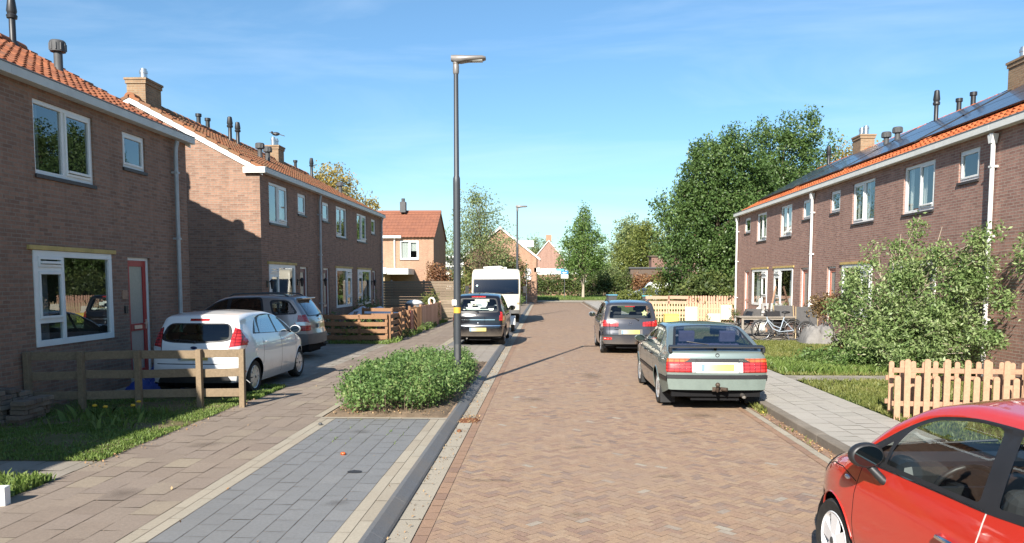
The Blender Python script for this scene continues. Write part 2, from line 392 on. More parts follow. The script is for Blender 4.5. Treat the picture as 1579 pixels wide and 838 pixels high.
def make_window(root, mp, y0, y1, z0, z1, cols, nf=-.035, fr=.07, mull=.075, frame_mat='white', curtain=None, sill=True, lintel=False, seed=0, room=True):
    """cols: list of (fraction of width, list of (fraction of height from the top, kind))"""
    rnd = random.Random(seed)
    mb = MB(); pn = MB(); cas = MB()
    d = .075
    nbox(mb, mp, nf - d, nf, y0, y1, z1 - fr, z1); nbox(mb, mp, nf - d, nf, y0, y1, z0, z0 + fr)
    nbox(mb, mp, nf - d, nf, y0, y0 + fr, z0 + fr, z1 - fr); nbox(mb, mp, nf - d, nf, y1 - fr, y1, z0 + fr, z1 - fr)
    iw = (y1 - y0 - 2 * fr); x = y0 + fr
    for ci, (fw, rows) in enumerate(cols):
        xa, xb = x, x + fw * iw
        x = xb
        if ci > 0: xa += mull / 2
        if ci < len(cols) - 1:
            nbox(mb, mp, nf - d + .004, nf - .004, xb - mull / 2, xb + mull / 2, z0 + fr, z1 - fr); xb -= mull / 2
        zt = z1 - fr; ih = z1 - z0 - 2 * fr
        for ri, (fh, kind) in enumerate(rows):
            za, zb = zt - fh * ih, zt
            zt = za
            if ri > 0: zb -= mull / 2
            if ri < len(rows) - 1:
                nbox(mb, mp, nf - d + .006, nf - .006, xa, xb, za - mull / 2, za + mull / 2); za += mull / 2
            if kind in ('vent', 'open', 'grille'):
                c = .042; n1 = nf + .018
                tilt = .16 if kind == 'open' else 0
                for (a, b, e, g) in ((xa, xb, za, za + c), (xa, xb, zb - c, zb), (xa, xa + c, za + c, zb - c), (xb - c, xb, za + c, zb - c)):
                    nbox(cas, mp, n1 - .05, n1, a, b, e, g)
                if kind == 'grille':
                    nbox(cas, mp, n1 - .02, n1 + .03, xa + c, xb - c, za + c + .01, za + c + .05)
                a, b, e, g = xa + c, xb - c, za + c, zb - c
                pn.quad(mp(n1 - .03, a, e), mp(n1 - .03, b, e), mp(n1 - .03, b, g), mp(n1 - .03, a, g))
            else:
                pn.quad(mp(nf - .035, xa, za), mp(nf - .035, xb, za), mp(nf - .035, xb, zb), mp(nf - .035, xa, zb))
    w = mb.build('window', M[frame_mat], root, bev=.004)
    if cas.v: cas.build('casement', M[frame_mat], w, bev=.003)
    pn.build('pane', M['pane'], w)
    if sill:
        sb = MB(); nbox(sb, mp, -.06, .035, y0 - .02, y1 + .02, z0 - .065, z0 - .003); sb.build('sill', M['sill'], w, bev=.004)
    if lintel:
        lb = MB(); nbox(lb, mp, -.02, .045, y0 - .12, y1 + .12, z1 + .004, z1 + .075); lb.build('lintel', M['ochre'], w, bev=.004)
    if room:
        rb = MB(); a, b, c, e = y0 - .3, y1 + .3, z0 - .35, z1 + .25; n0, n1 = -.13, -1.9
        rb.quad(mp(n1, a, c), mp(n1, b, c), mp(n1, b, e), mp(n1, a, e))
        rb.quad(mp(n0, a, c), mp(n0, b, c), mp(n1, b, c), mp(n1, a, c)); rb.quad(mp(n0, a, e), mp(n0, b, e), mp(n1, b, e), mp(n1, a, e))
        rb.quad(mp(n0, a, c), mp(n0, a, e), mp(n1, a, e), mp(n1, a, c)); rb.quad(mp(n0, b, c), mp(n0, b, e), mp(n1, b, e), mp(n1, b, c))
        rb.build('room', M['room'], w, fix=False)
    if curtain:
        for (fa, fb, m, zf) in curtain:
            cb = MB(); ya, yb = y0 + (y1 - y0) * fa, y0 + (y1 - y0) * fb
            K = max(6, int((yb - ya) / .035)); zl = z0 + (z1 - z0) * zf
            pts = [(-.17 + .022 * sin(k * 1.9 + rnd.random()), ya + (yb - ya) * k / K) for k in range(K + 1)]
            for (p, q) in zip(pts[:-1], pts[1:]):
                cb.quad(mp(p[0], p[1], zl), mp(q[0], q[1], zl), mp(q[0], q[1], z1), mp(p[0], p[1], z1))
            cb.build('curtain', M[m], w, smooth=180, fix=False)
    return w
def make_door(root, mp, y0, y1, z0, z1, mat, hinge_far=True, glass=True, nf=-.05):
    mb = MB(); f = .06
    nbox(mb, mp, nf - .07, nf, y0, y0 + f, z0, z1); nbox(mb, mp, nf - .07, nf, y1 - f, y1, z0, z1); nbox(mb, mp, nf - .07, nf, y0 + f, y1 - f, z1 - f, z1)
    mb.build('door_frame', M['white'], root, bev=.004)
    a, b, c, d = y0 + f, y1 - f, z0 + .02, z1 - f
    lf = MB(); n1 = nf - .02; s = .115; zm = c + (d - c) * .42
    for (p, q, e, g) in ((a, a + s, c, d), (b - s, b, c, d), (a + s, b - s, c, c + s), (a + s, b - s, d - s, d), (a + s, b - s, zm - .07, zm + .07)):
        nbox(lf, mp, n1 - .045, n1, p, q, e, g)
    dr = lf.build('door', M[mat], root, bev=.004)
    g = MB(); g.quad(mp(n1 - .02, a + s, c + s), mp(n1 - .02, b - s, c + s), mp(n1 - .02, b - s, zm - .07), mp(n1 - .02, a + s, zm - .07))
    g.quad(mp(n1 - .02, a + s, zm + .07), mp(n1 - .02, b - s, zm + .07), mp(n1 - .02, b - s, d - s), mp(n1 - .02, a + s, d - s))
    g.build('door_glass', M['frosted'], dr)
    h = MB(); yh = b - .055 if hinge_far else a + .055
    nbox(h, mp, n1, n1 + .012, yh - .02, yh + .02, zm - .05, zm + .14); nbox(h, mp, n1 + .03, n1 + .05, yh - .015 - (.1 if hinge_far else -.1), yh + .015, zm + .055, zm + .075)
    h.build('handle', M['steel'], dr)
    ms = MB(); ym = (a + b) / 2; nbox(ms, mp, n1, n1 + .012, ym - .14, ym + .14, zm - .035, zm + .035); ms.build('letter_slot', M['steel'], dr)
    st = MB(); nbox(st, mp, -.09, .10, y0 - .03, y1 + .03, z0 - .10, z0 - .004); st.build('doorstep', M['concrete'], root, bev=.006)
def tiles(mb_unused, mp, y0, y1, over=OVER, half=HALF):
    w, c = .226, .335
    L = sqrt((over + half) ** 2 * (1 + RISE ** 2)); cosp = 1 / sqrt(1 + RISE ** 2); sinp = RISE * cosp
    zr = EAVE + .10 - over * RISE
    ny = max(1, round((y1 - y0) / w)); w = (y1 - y0) / ny; ns = int(L / c) + 1
    t = np.linspace(0, 1, 7); prof = .030 * np.sin(2 * pi * (t - .12)) * np.where(t < .62, 1, .55) + .012
    V = []; Fq = []; base = 0
    for j in range(ns):
        s0 = j * c; s1 = min(L, s0 + c + .03)
        if s1 - s0 < .05: continue
        for i in range(ny):
            yy = y0 + i * w + t * (w + .006); dj = RNG.uniform(-.004, .004); dl = RNG.uniform(-.008, .008)
            for (s, lift) in ((s0 + dl, .0), (s0 + dl, .036), (s1, .004)):
                hh = prof * (1 if lift else .6) + lift + dj
                n_ = over - s * cosp + hh * sinp; z_ = zr + s * sinp + hh * cosp
                for k in range(7): V.append(mp(n_[k], yy[k], z_[k]))
            for r in (0, 7):
                for k in range(6): Fq.append((base + r + k, base + r + k + 1, base + r + 8 + k, base + r + 7 + k))
            base += 21
    return np.array(V), np.array(Fq)
def vent_pipe(kind, h=.75):
    mb = MB()
    if kind == 'cone':   # slim flue with a stepped cowl
        mb.lathe([(.11, -.25), (.10, .0), (.065, .06), (.065, h * .55), (.10, h * .56), (.11, h * .62), (.085, h * .66), (.105, h * .72), (.075, h * .98), (.05, h), (0, h)], n=14)
    elif kind == 'cap':  # short pipe with a wide round cap
        mb.lathe([(.12, -.25), (.085, .02), (.085, h * .6), (.15, h * .62), (.155, h * .95), (.13, h), (0, h)], n=14)
        for k in range(10):
            a = 2 * pi * k / 10; mb.box(.152 * cos(a) - .012, .152 * cos(a) + .012, .152 * sin(a) - .012, .152 * sin(a) + .012, h * .66, h * .9)
    else:
        mb.lathe([(.09, -.2), (.07, 0), (.07, h * .75), (.10, h * .77), (.10, h), (0, h)], n=12)
    return mb
def house(side, X, y0, y1, label, holes, ends=(), brick='brick_left', tile='tile_left', fascia='grey_fascia', pipe=None, chimney=None, vents=(), solar=None, pots=2, gutter_end=()):
    sg = 1 if side == 'L' else -1
    root = thing('terraced_house', label, 'house', (X, y0, 0), 0, 'terraced brick houses on the left side' if side == 'L' else 'terraced brick houses on the right side')
    mp = lambda n, y, z: (sg * n, y - y0, z)
    zb = 0.02
    hs = [(h['y'][0], h['y'][1], h['z'][0], h['z'][1]) for h in holes]
    mb = MB(); wall_grid(mb, mp, y0, y1, zb, EAVE + .1, hs)
    D = HALF * 2
    mb.quad(mp(-D, y0, zb), mp(-D, y1, zb), mp(-D, y1, EAVE), mp(-D, y0, EAVE))
    for ye in (y0, y1):
        yy = ye
        mb.quad(mp(0, yy, zb), mp(-D, yy, zb), mp(-D, yy, EAVE + .1), mp(0, yy, EAVE + .1))
        mb.add([mp(0, yy, EAVE + .1), mp(-D, yy, EAVE + .1), mp(-HALF, yy, EAVE + .06 + HALF * RISE)], [(0, 1, 2)])
    mb.build('wall', M[brick], root, uv=True, fix=False, weld=True)
        # roof
    V, Fq = tiles(None, mp, y0, y1)
    rf = mesh_obj('roof', V, Fq, M[tile], root, smooth=50)
    rd = MB(); zr = EAVE + .10; n_r = max(1, int((y1 - y0) / .4)); st = (y1 - y0) / n_r
    zt = zr + HALF * RISE
    for k in range(n_r):
        ya = y0 + k * st; r0, r1 = .125, .14
        vs = []
        for (yy, r) in ((ya - .02, r1), (ya + st, r0)):
            for a in range(9):
                th = pi * a / 8; vs.append(mp(-HALF + r * cos(th) * 1.1, yy, zt + .0 + r * sin(th)))
        rd.add(vs, [(a, a + 1, a + 10, a + 9) for a in range(8)] + [tuple(range(8, -1, -1))])
    rd.build('ridge', M[tile], rf, smooth=60, fix=False)
    bk = MB(); zf = zr - .02
    bk.quad(mp(-HALF, y0, zt + .02), mp(-HALF, y1, zt + .02), mp(-D - OVER, y1, zr - OVER * RISE), mp(-D - OVER, y0, zr - OVER * RISE))
    bk.quad(mp(OVER - .02, y0, zf - (OVER - .02) * RISE), mp(OVER - .02, y1, zf - (OVER - .02) * RISE), mp(-HALF, y1, zt - .03), mp(-HALF, y0, zt - .03))
    bk.build('roof_back', M[tile], rf, fix=False)
    # gutter board with soffit
    g = MB(); e0 = y0 - (.0 if y0 not in ends else .04); e1 = y1 + (.0 if y1 not in ends else .06)
    zg = EAVE + .085 - OVER * RISE
    nbox(g, mp, OVER - .02, OVER + .07, e0, e1, zg - .055, zg + .085)
    nbox(g, mp, .003, OVER - .02, e0, e1, zg - .05, zg - .03)
    g.build('fascia', M[fascia], root, bev=.006)
    g2 = MB(); nbox(g2, mp, OVER + .0, OVER + .08, e0, e1, zg + .088, zg + .105); g2.build('gutter', M['mid_grey'], root)
    for ye in ends:
        s = -1 if ye == y0 else 1
        vb = MB(); a = OVER - .03; q0 = ye + s * .012; q1 = ye + s * .05
        for (na, nb) in ((a, -HALF), (-D - OVER, -HALF)):
            za, zb2 = zr - (a if na == a else OVER) * RISE, zt
            vs = []
            for yy in (q0, q1):
                vs += [mp(na, yy, za - .165), mp(nb, yy, zb2 - .165), mp(nb, yy, zb2 - .01), mp(na, yy, za - .01)]
            vb.add(vs, [(0, 1, 2, 3), (7, 6, 5, 4), (0, 4, 5, 1), (1, 5, 6, 2), (2, 6, 7, 3), (3, 7, 4, 0)])
        vb.build('bargeboard', M['white'], root)
        vt = MB(); cosp = 1 / sqrt(1 + RISE ** 2); L = (a + HALF) / cosp; K = int(L / .335)
        for k in range(K):
            for (dirn) in (1, -1):
                s0, s1 = k * L / K, (k + 1) * L / K + .02
                def pt(s_, h_, yy):
                    n_ = a - s_ * cosp; z_ = zr - a * RISE + s_ * cosp * RISE + h_
                    return mp(n_ if dirn == 1 else -2 * HALF - n_, yy, z_)
                ya, yb = ye + s * .075, ye - s * .16
                vt.add([pt(s0, .0, ya), pt(s1, -.02, ya), pt(s1, .055, ya), pt(s0, .095, ya), pt(s0, .0, yb), pt(s1, -.02, yb), pt(s1, .055, yb), pt(s0, .095, yb)],
                       [(0, 1, 2, 3), (7, 6, 5, 4), (0, 4, 5, 1), (1, 5, 6, 2), (2, 6, 7, 3), (3, 7, 4, 0)])
        vt.build('verge_tile', M[tile], rf)
        if ye in gutter_end:
            ge = MB(); nbox(ge, mp, -.42, OVER + .07, ye + s * .055, ye + s * .13, zg - .075, zg + .085); ge.build('gutter_end', M['white'], root, bev=.006)
    seed = int(y0 * 10) + (500 if side == 'R' else 0)
    for h in holes:
        (a, b), (c, d) = h['y'], h['z']
        if h['t'] == 'door': make_door(root, mp, a, b, c, d, h.get('mat', 'red_door'), h.get('far', True))
        else:
            make_window(root, mp, a, b, c, d, h['cols'], nf=h.get('nf', -.035), fr=h.get('fr', .07), curtain=h.get('cur'), lintel=h['t'] == 'gf', sill=h['t'] != 'gf', seed=seed, frame_mat=h.get('fm', 'white'))
            seed += 1
    if pipe:
        py, pm = pipe
        p = MB(); zg2 = zg - .1
        p.tube([mp(.09, py, zb + .06), mp(.09, py, zg2 - .28), mp(.10, py, zg2 - .14), mp(.13, py, zg2)], .043, 12)
        for zz in (1.3, 3.0, 4.4): nbox(p, mp, .0, .14, py - .055, py + .055, zz - .02, zz + .02)
        if side == 'R':
            a, b, c_, d_ = .04, .16, zg2 - .02, zg2 - .20
            hv = [mp(q, py + r_ * (.10 if zz == c_ else .05), zz) for zz in (c_, d_) for q in (a, b) for r_ in (-1, 1)]
            p.add(hv, [(0, 1, 3, 2), (4, 5, 7, 6), (0, 1, 5, 4), (1, 3, 7, 5), (3, 2, 6, 7), (2, 0, 4, 6)])
        p.build('drainpipe', M[pm], root, smooth=40)
    if chimney:
        cy0, cy1, ch = chimney
        cb = MB(); zc = zt - .45; cw = .27
        nbox(cb, mp, -HALF - cw, -HALF + cw, cy0, cy1, zc, zt + ch - .16)
        nbox(cb, mp, -HALF - cw - .03, -HALF + cw + .03, cy0 - .03, cy1 + .03, zt + ch - .16, zt + ch - .06)
        nbox(cb, mp, -HALF - cw - .055, -HALF + cw + .055, cy0 - .055, cy1 + .055, zt + ch - .06, zt + ch)
        c = cb.build('chimney', M['brick_chimney'], root, uv=True)
        for k in range(pots):
            pb = MB(); yy = cy0 + (cy1 - cy0) * (k + .5) / pots
            o = mp(-HALF, yy, zt + ch)
            pb.lathe([(.10, 0), (.10, .22), (.115, .23), (.115, .30), (.09, .31), (.09, .36), (0, .36)], o, n=14); pb.build('chimney_pot', M['steel'], c, smooth=40)
    for (vy, vn, kind, vh) in vents:
        v = vent_pipe(kind, vh); vz = zr - vn * RISE if vn > -HALF else zt
        v.build('vent_pipe', M['black' if kind != 'cap' else 'dark_grey'], root, smooth=40, loc=mp(vn, vy, vz + .05))
    if solar:
        cosp = 1 / sqrt(1 + RISE ** 2); sinp = RISE * cosp
        for (sa, sb, ya, yb) in solar:
            n = max(1, round((yb - ya) / 1.02)); stp = (yb - ya) / n
            for k in range(n):
                pb = MB()
                def sp(s_, yy, h_): return mp(OVER - s_ * cosp + h_ * sinp, yy, zr - OVER * RISE + s_ * sinp + h_ * cosp)
                p0, p1 = ya + k * stp + .012, ya + (k + 1) * stp - .012
                pb.add([sp(sa, p0, .10), sp(sa, p1, .10), sp(sb, p1, .10), sp(sb, p0, .10), sp(sa, p0, .14), sp(sa, p1, .14), sp(sb, p1, .14), sp(sb, p0, .14)],
                       [(3, 2, 1, 0), (0, 1, 5, 4), (1, 2, 6, 5), (2, 3, 7, 6), (3, 0, 4, 7)], 0)
                e = .02
                pb.quad(sp(sa, p0, .14), sp(sa, p1, .14), sp(sb, p1, .14), sp(sb, p0, .14), 1)
                pan = pb.build('solar_panel', [M['black'], M['solar']], root, uv=True, fix=False)
            rl = MB()
            for s_ in (sa + .3, sb - .3):
                q = [sp(s_ - .02, ya, .06), sp(s_ - .02, yb, .06), sp(s_ + .02, yb, .06), sp(s_ + .02, ya, .06), sp(s_ - .02, ya, .098), sp(s_ - .02, yb, .098), sp(s_ + .02, yb, .098), sp(s_ + .02, ya, .098)]
                rl.add(q, [(3, 2, 1, 0), (4, 5, 6, 7), (0, 1, 5, 4), (1, 2, 6, 5), (2, 3, 7, 6), (3, 0, 4, 7)])
            rl.build('panel_rail', M['steel'], root)
    return root, mp
def solar_mat():
    t = NT('solar_cells'); uv = t.n('ShaderNodeUVMap').outputs[0]
    b = t.n('ShaderNodeTexBrick'); b.offset = 0; t.l(uv, b.inputs['Vector'])
    b.inputs['Color1'].default_value = (.018, .024, .045, 1); b.inputs['Color2'].default_value = (.024, .032, .055, 1); b.inputs['Mortar'].default_value = (.09, .10, .12, 1)
    b.inputs['Scale'].default_value = 1; b.inputs['Brick Width'].default_value = .16; b.inputs['Row Height'].default_value = .16; b.inputs['Mortar Size'].default_value = .006
    return t.done(t.principled(b.outputs['Color'], .28, 0, .4, None, .25))
M['solar'] = solar_mat()
ZU = (3.78, 4.95); ZS = (4.25, 4.92); ZG = (1.05, 2.58); ZD = (.22, 2.55)
BIG = lambda flip=False: ([(.5, [(1, 'fix')]), (.5, [(1, 'grille')])] if not flip else [(.5, [(1, 'grille')]), (.5, [(1, 'fix')])])
def GF(flip=False):
    n = (.32, [(.15, 'grille'), (.62, 'vent'), (.23, 'fix')]); w = (.68, [(1, 'fix')])
    return [w, n] if flip else [n, w]
SM = [(1, [(1, 'vent')])]
def dwell(sy, L, flip, zs=None, win=(.7, 2.35), small=(3.3, 4.15), gf=(.55, 2.85), door=(3.4, 4.2), mat='red_door', cur=None, cur2=None, bigcols=None, gfz=None):
    """holes for one dwelling starting at sy; flip mirrors it inside its width"""
    def r(a): return (sy + a[0], sy + a[1]) if not flip else (sy + L - a[1], sy + L - a[0])
    return [dict(t='win', y=r(win), z=ZU, cols=bigcols or BIG(flip), cur=cur),
            dict(t='small', y=r(small), z=ZS, cols=SM, fr=.06),
            dict(t='gf', y=r(gf), z=gfz or ZG, cols=GF(flip), nf=.02, fr=.10, cur=cur2),
            dict(t='door', y=r(door), z=ZD, mat=mat, far=not flip)]
CW = 'curtain'
lef = lambda a: a
# left side, nearest row: the house with the big white window, and its neighbour towards the camera
hA = dwell(11.2, 5.85, False, win=(.72, 2.32), small=(3.27, 4.1), gf=(.55, 2.72), door=(3.3, 4.14), mat='red_door', cur=[(.03, .2, 'curtain_dark', 0)], cur2=[(.02, .28, 'curtain_dark', 0)])
house('L', -8, 11.2, 17.05, 'nearest brick terraced house on the left with red front door and large white window', hA, ends=(17.05,), pipe=(16.4, 'zinc'), vents=[(16.6, -3.5, 'cone', .95), (16.1, -2.2, 'cap', .6)])
house('L', -8, 5.35, 11.2, 'brick terraced house at the left edge, left of the house with the red door', dwell(5.35, 5.85, True), vents=[(6.5, -3.5, 'cone', .9)])
house('L', -8, -.5, 5.35, 'brick terraced house on the left beside the camera', dwell(-.5, 5.85, False), ends=(-.5,), chimney=(4.9, 5.8, .75))
# left side, second row of three
pl = 'zinc'
house('L', -8, 21.5, 26.9, 'first house of the second left terrace, its sunlit gable behind the silver car', dwell(21.5, 5.4, False, win=(.7, 2.32), cur=[(.0, .18, CW, 0), (.82, 1, CW, 0)], cur2=[(.0, .2, CW, 0)], mat='maroon_door'), ends=(21.5,), tile='tile_row', pipe=(26.95, pl), chimney=(21.85, 22.75, .62), pots=1, vents=[(25.8, -3.62, 'stub', .4), (26.5, -3.62, 'stub', .4)], gutter_end=(21.5,))
house('L', -8, 26.9, 32.15, 'middle house of the second left terrace with maroon door beside the downpipe', dwell(26.9, 5.25, True, win=(1.2, 2.8), small=(3.75, 4.6), gf=(.6, 2.95), door=(3.85, 4.6), cur=[(.0, .25, CW, 0)], cur2=[(.7, .98, CW, 0)], mat='maroon_door'), tile='tile_row', vents=[(27.6, -3.3, 'cone', .85), (28.3, -3.3, 'cone', .8), (27.25, -2.1, 'cap', .5), (28.0, -2.1, 'cap', .5)])
house('L', -8, 32.15, 37.5, 'last house of the second left terrace, beside the dark board fence', dwell(32.15, 5.35, False, win=(.45, 2.2), small=(3.15, 4.0), gf=(.42, 2.82), door=(3.25, 3.95), cur=[(.0, .2, CW, 0), (.75, 1, CW, 0)], cur2=[(.0, .25, CW, 0), (.8, 1, CW, 0)], mat='dark_grey' if False else 'maroon_door'), ends=(37.5,), tile='tile_row', pipe=(37.15, pl), chimney=(32.75, 33.45, .62), vents=[(35.8, -3.62, 'stub', .4), (36.9, -3.2, 'cone', .9), (36.8, -1.8, 'cap', .5)])
# right side row of five
rp = 'zinc_pale'
S2 = [(1.18, 2.60), (2.65, 4.07)]
def rs(a, b): return [(S2[0][0], S2[0][1], a, b), (S2[1][0], S2[1][1], a, b)]
rw = dict(brick='brick_right', tile='tile_right', fascia='cream')
CU = [(.02, .16, CW, 0), (.42, .62, CW, 0), (.86, 1, CW, 0)]
house('R', 9.1, 32.1, 37.45, 'last house of the right terrace, furthest from the camera, beside the dark green trees', dwell(32.1, 5.35, False, win=(.5, 1.95), small=(3.05, 4.0), gf=(.2, 2.5), door=(3.1, 3.85), mat='terra_door', cur=CU, cur2=[(.0, .3, CW, 0), (.7, .95, CW, 0)], bigcols=BIG(True)), ends=(37.45,), pipe=(37.2, rp), chimney=None, solar=rs(32.3, 37.2), vents=[(35.6, -3.5, 'cone', .9)], **rw)
house('R', 9.1, 26.85, 32.1, 'right terrace house with the white bust and garden chairs in front', dwell(26.85, 5.25, True, win=(1.4, 2.8), small=(4.0, 4.8), gf=(.75, 3.1), door=(3.95, 4.7), mat='terra_door', cur=CU, cur2=[(.0, .35, CW, 0), (.85, 1, CW, 0)]), pipe=(26.88, rp), chimney=(31.7, 32.5, .68), solar=rs(27.1, 31.8), vents=[(27.6, -2.6, 'cap', .5)], **rw)
house('R', 9.1, 21.5, 26.85, 'right terrace house with an upstairs casement tilted open, behind the reddish rose bush', dwell(21.5, 5.35, False, win=(.57, 2.12), small=(3.1, 3.9), gf=(.55, 2.75), door=(3.3, 4.05), mat='terra_door', cur=CU, cur2=[(.3, .45, CW, 0), (.85, 1, CW, 0)], bigcols=[(.5, [(1, 'fix')]), (.5, [(1, 'open')])]), solar=rs(21.7, 26.6), vents=[(25.75, -3.35, 'cone', 1.05), (26.75, -2.6, 'cap', .5), (24.9, -3.62, 'stub', .45), (24.1, -3.62, 'stub', .45)], **rw)
house('R', 9.1, 16.25, 21.5, 'right terrace house half hidden by the tall leafy garden shrub', dwell(16.25, 5.25, True, win=(1.17, 2.75), small=(3.8, 4.62), gf=(.7, 3.0), door=(3.85, 4.6), mat='terra_door', cur=CU, cur2=[(.0, .3, CW, 0)]), pipe=(16.25, rp), chimney=(21.1, 21.9, .75), solar=rs(16.5, 21.2), vents=[(18.6, -3.62, 'stub', .45)], **rw)
house('R', 9.1, 10.9, 16.25, 'nearest right terrace house, at the right edge of the photo behind the red car', dwell(10.9, 5.35, False, small=(2.9, 3.7), door=(3.05, 3.8), mat='terra_door', cur=CU), solar=rs(11.1, 16.0), **rw)
house('R', 9.1, 5.5, 10.9, 'right terrace house beside the camera, outside the right edge', dwell(5.5, 5.4, True, mat='terra_door', cur=CU), ends=(5.5,), solar=rs(5.8, 10.6), **rw)
# ------------------------------------------------------------------ ground, road, paving
PL = .08      # left paving height
PR = .12      # right pavement height
def sheet(name, x0, x1, y0, y1, z, mat, parent=None, kind='structure'):
    mb = MB(); mb.quad((x0, y0, z), (x1, y0, z), (x1, y1, z), (x0, y1, z))
    o = mb.build(name, mat, parent, fix=False)
    return tag(o, kind=kind)
def grass_ground(name, c1, c2, c3):
    t = NT(name); n = t.noise(.55, 8, .7); n2 = t.noise(9, 5, .7)
    c = t.ramp(t.mul(t.mul(n, .65), t.mul(n2, .35), 'ADD'), [(.38, c1), (.5, c2), (.62, c3)])
    return t.done(t.principled(c, .95, 0, .1, t.bump(t.noise(40, 5, .7), .6, .02)))
M['turf'] = grass_ground('turf', (.16, .12, .07), (.10, .12, .035), (.07, .12, .025))
M['turf_dry'] = grass_ground('dry_turf', (.22, .18, .08), (.17, .17, .055), (.11, .15, .035))
M['sand'] = plain('joint_sand', (.33, .235, .16), .95, 0, .1, .35, 9, .4, 80)
M['paver_road'] = island_mat('road_bricks', [(0, (.37, .242, .165)), (.22, (.415, .285, .184)), (.45, (.37, .25, .17)), (.6, (.31, .20, .148)), (.8, (.43, .305, .204)), (.93, (.32, .226, .172)), (.985, (.26, .185, .15)), (1, (.45, .40, .32))], .85, .3, .75, .35, (.30, .215, .155), .75, .35, 60)
M['paver_edge'] = island_mat('edge_bricks', [(0, (.30, .185, .125)), (.5, (.35, .22, .145)), (1, (.26, .165, .12))], .85, .3, .5, 1, (.3, .2, .13), .4, .3, 60)
M['slab_left'] = island_mat('left_slabs', [(0, (.26, .205, .165)), (.5, (.30, .24, .19)), (.86, (.28, .225, .185)), (.96, (.33, .27, .205)), (1, (.35, .29, .215))], .9, .2, .55, .6, (.19, .155, .125), .5, .3, 90)
M['slab_right'] = island_mat('right_slabs', [(0, (.37, .345, .30)), (.5, (.42, .39, .34)), (1, (.39, .36, .32))], .9, .2, .35, .5, (.33, .30, .26), .4, .25, 90)
M['slab_dark'] = island_mat('bay_blocks', [(0, (.20, .20, .198)), (.5, (.222, .222, .22)), (.9, (.21, .21, .207)), (1, (.245, .243, .238))], .7, .45, .55, .5, (.19, .185, .175), .5, .25, 90)
M['strip_pale'] = island_mat('pale_blocks', [(0, (.36, .31, .24)), (.5, (.42, .37, .29)), (1, (.38, .34, .27))], .9, .2, .45, .8, (.30, .255, .20), .5, .3, 90)
M['slab_cross'] = island_mat('crossing_slabs', [(0, (.30, .265, .225)), (.5, (.35, .31, .265)), (1, (.32, .28, .24))], .9, .2, .45, .7, (.26, .22, .18), .5, .3, 90)
M['kerb_dark'] = island_mat('dark_kerb', [(0, (.145, .148, .152)), (1, (.165, .168, .172))], .75, .4, .5, 1.2, (.19, .16, .125), .5, .3, 70)
M['kerb_right'] = island_mat('right_kerb', [(0, (.22, .19, .155)), (1, (.29, .25, .205))], .9, .2, .6, 1.2, (.13, .11, .085), .7, .4, 60)
M['garden_slab'] = island_mat('garden_slabs', [(0, (.28, .25, .21)), (1, (.36, .32, .27))], .9, .2, .5, .8, (.2, .17, .13), .5, .3, 60)
def slabs(x0, x1, y0, y1, z, w, l, gap=.006, bond=True, jz=.0015, along='Y', skew=0, keep=None):
    """rows of loose slabs; long joints run along `along`"""
    V = []
    nx = max(1, round((x1 - x0) / w)) if along == 'Y' else max(1, round((x1 - x0) / l))
    if along == 'Y':
        w = (x1 - x0) / nx
        for i in range(nx):
            off = (l / 2 if (i % 2 and bond) else 0) + skew * i
            ny = int((y1 - y0) / l) + 2
            for j in range(ny):
                a, b = max(y0, y0 + j * l - off), min(y1, y0 + (j + 1) * l - off)
                if b - a < .03: continue
                if keep and not keep(x0 + (i + .5) * w, (a + b) / 2): continue
                V.append((x0 + i * w, x0 + (i + 1) * w, a, b))
    else:
        ny = max(1, round((y1 - y0) / w)); w = (y1 - y0) / ny
        for j in range(ny):
            off = (l / 2 if (j % 2 and bond) else 0)
            for i in range(int((x1 - x0) / l) + 2):
                a, b = max(x0, x0 + i * l - off), min(x1, x0 + (i + 1) * l - off)
                if b - a < .03: continue
                if keep and not keep((a + b) / 2, y0 + (j + .5) * w): continue
                V.append((a, b, y0 + j * w, y0 + (j + 1) * w))
    R = np.array(V); n = len(R); g = gap / 2
    zz = z + RNG.uniform(-jz, jz, (n, 4))
    P = np.empty((n, 4, 3))
    P[:, 0, 0] = R[:, 0] + g; P[:, 0, 1] = R[:, 2] + g; P[:, 1, 0] = R[:, 1] - g; P[:, 1, 1] = R[:, 2] + g
    P[:, 2, 0] = R[:, 1] - g; P[:, 2, 1] = R[:, 3] - g; P[:, 3, 0] = R[:, 0] + g; P[:, 3, 1] = R[:, 3] - g
    P[:, :, 2] = zz
    return P.reshape(-1, 3), np.arange(n * 4).reshape(-1, 4)
def slab_field(name, parts, base_mat='sand', zbase=None):
    """parts: list of (verts, quads, material name); one structure object"""
    V = []; Fq = []; mi = []; mats = []; o = 0
    for v, f, m in parts:
        if m not in mats: mats.append(m)
        V.append(v); Fq.append(f + o); o += len(v); mi += [mats.index(m)] * len(f)
    ob = mesh_obj(name, np.vstack(V), np.vstack(Fq), [M[m] for m in mats], mi=mi)
    return tag(ob, kind='structure')
sheet('ground', -700, 700, -120, 1200, -.06, M['turf'])
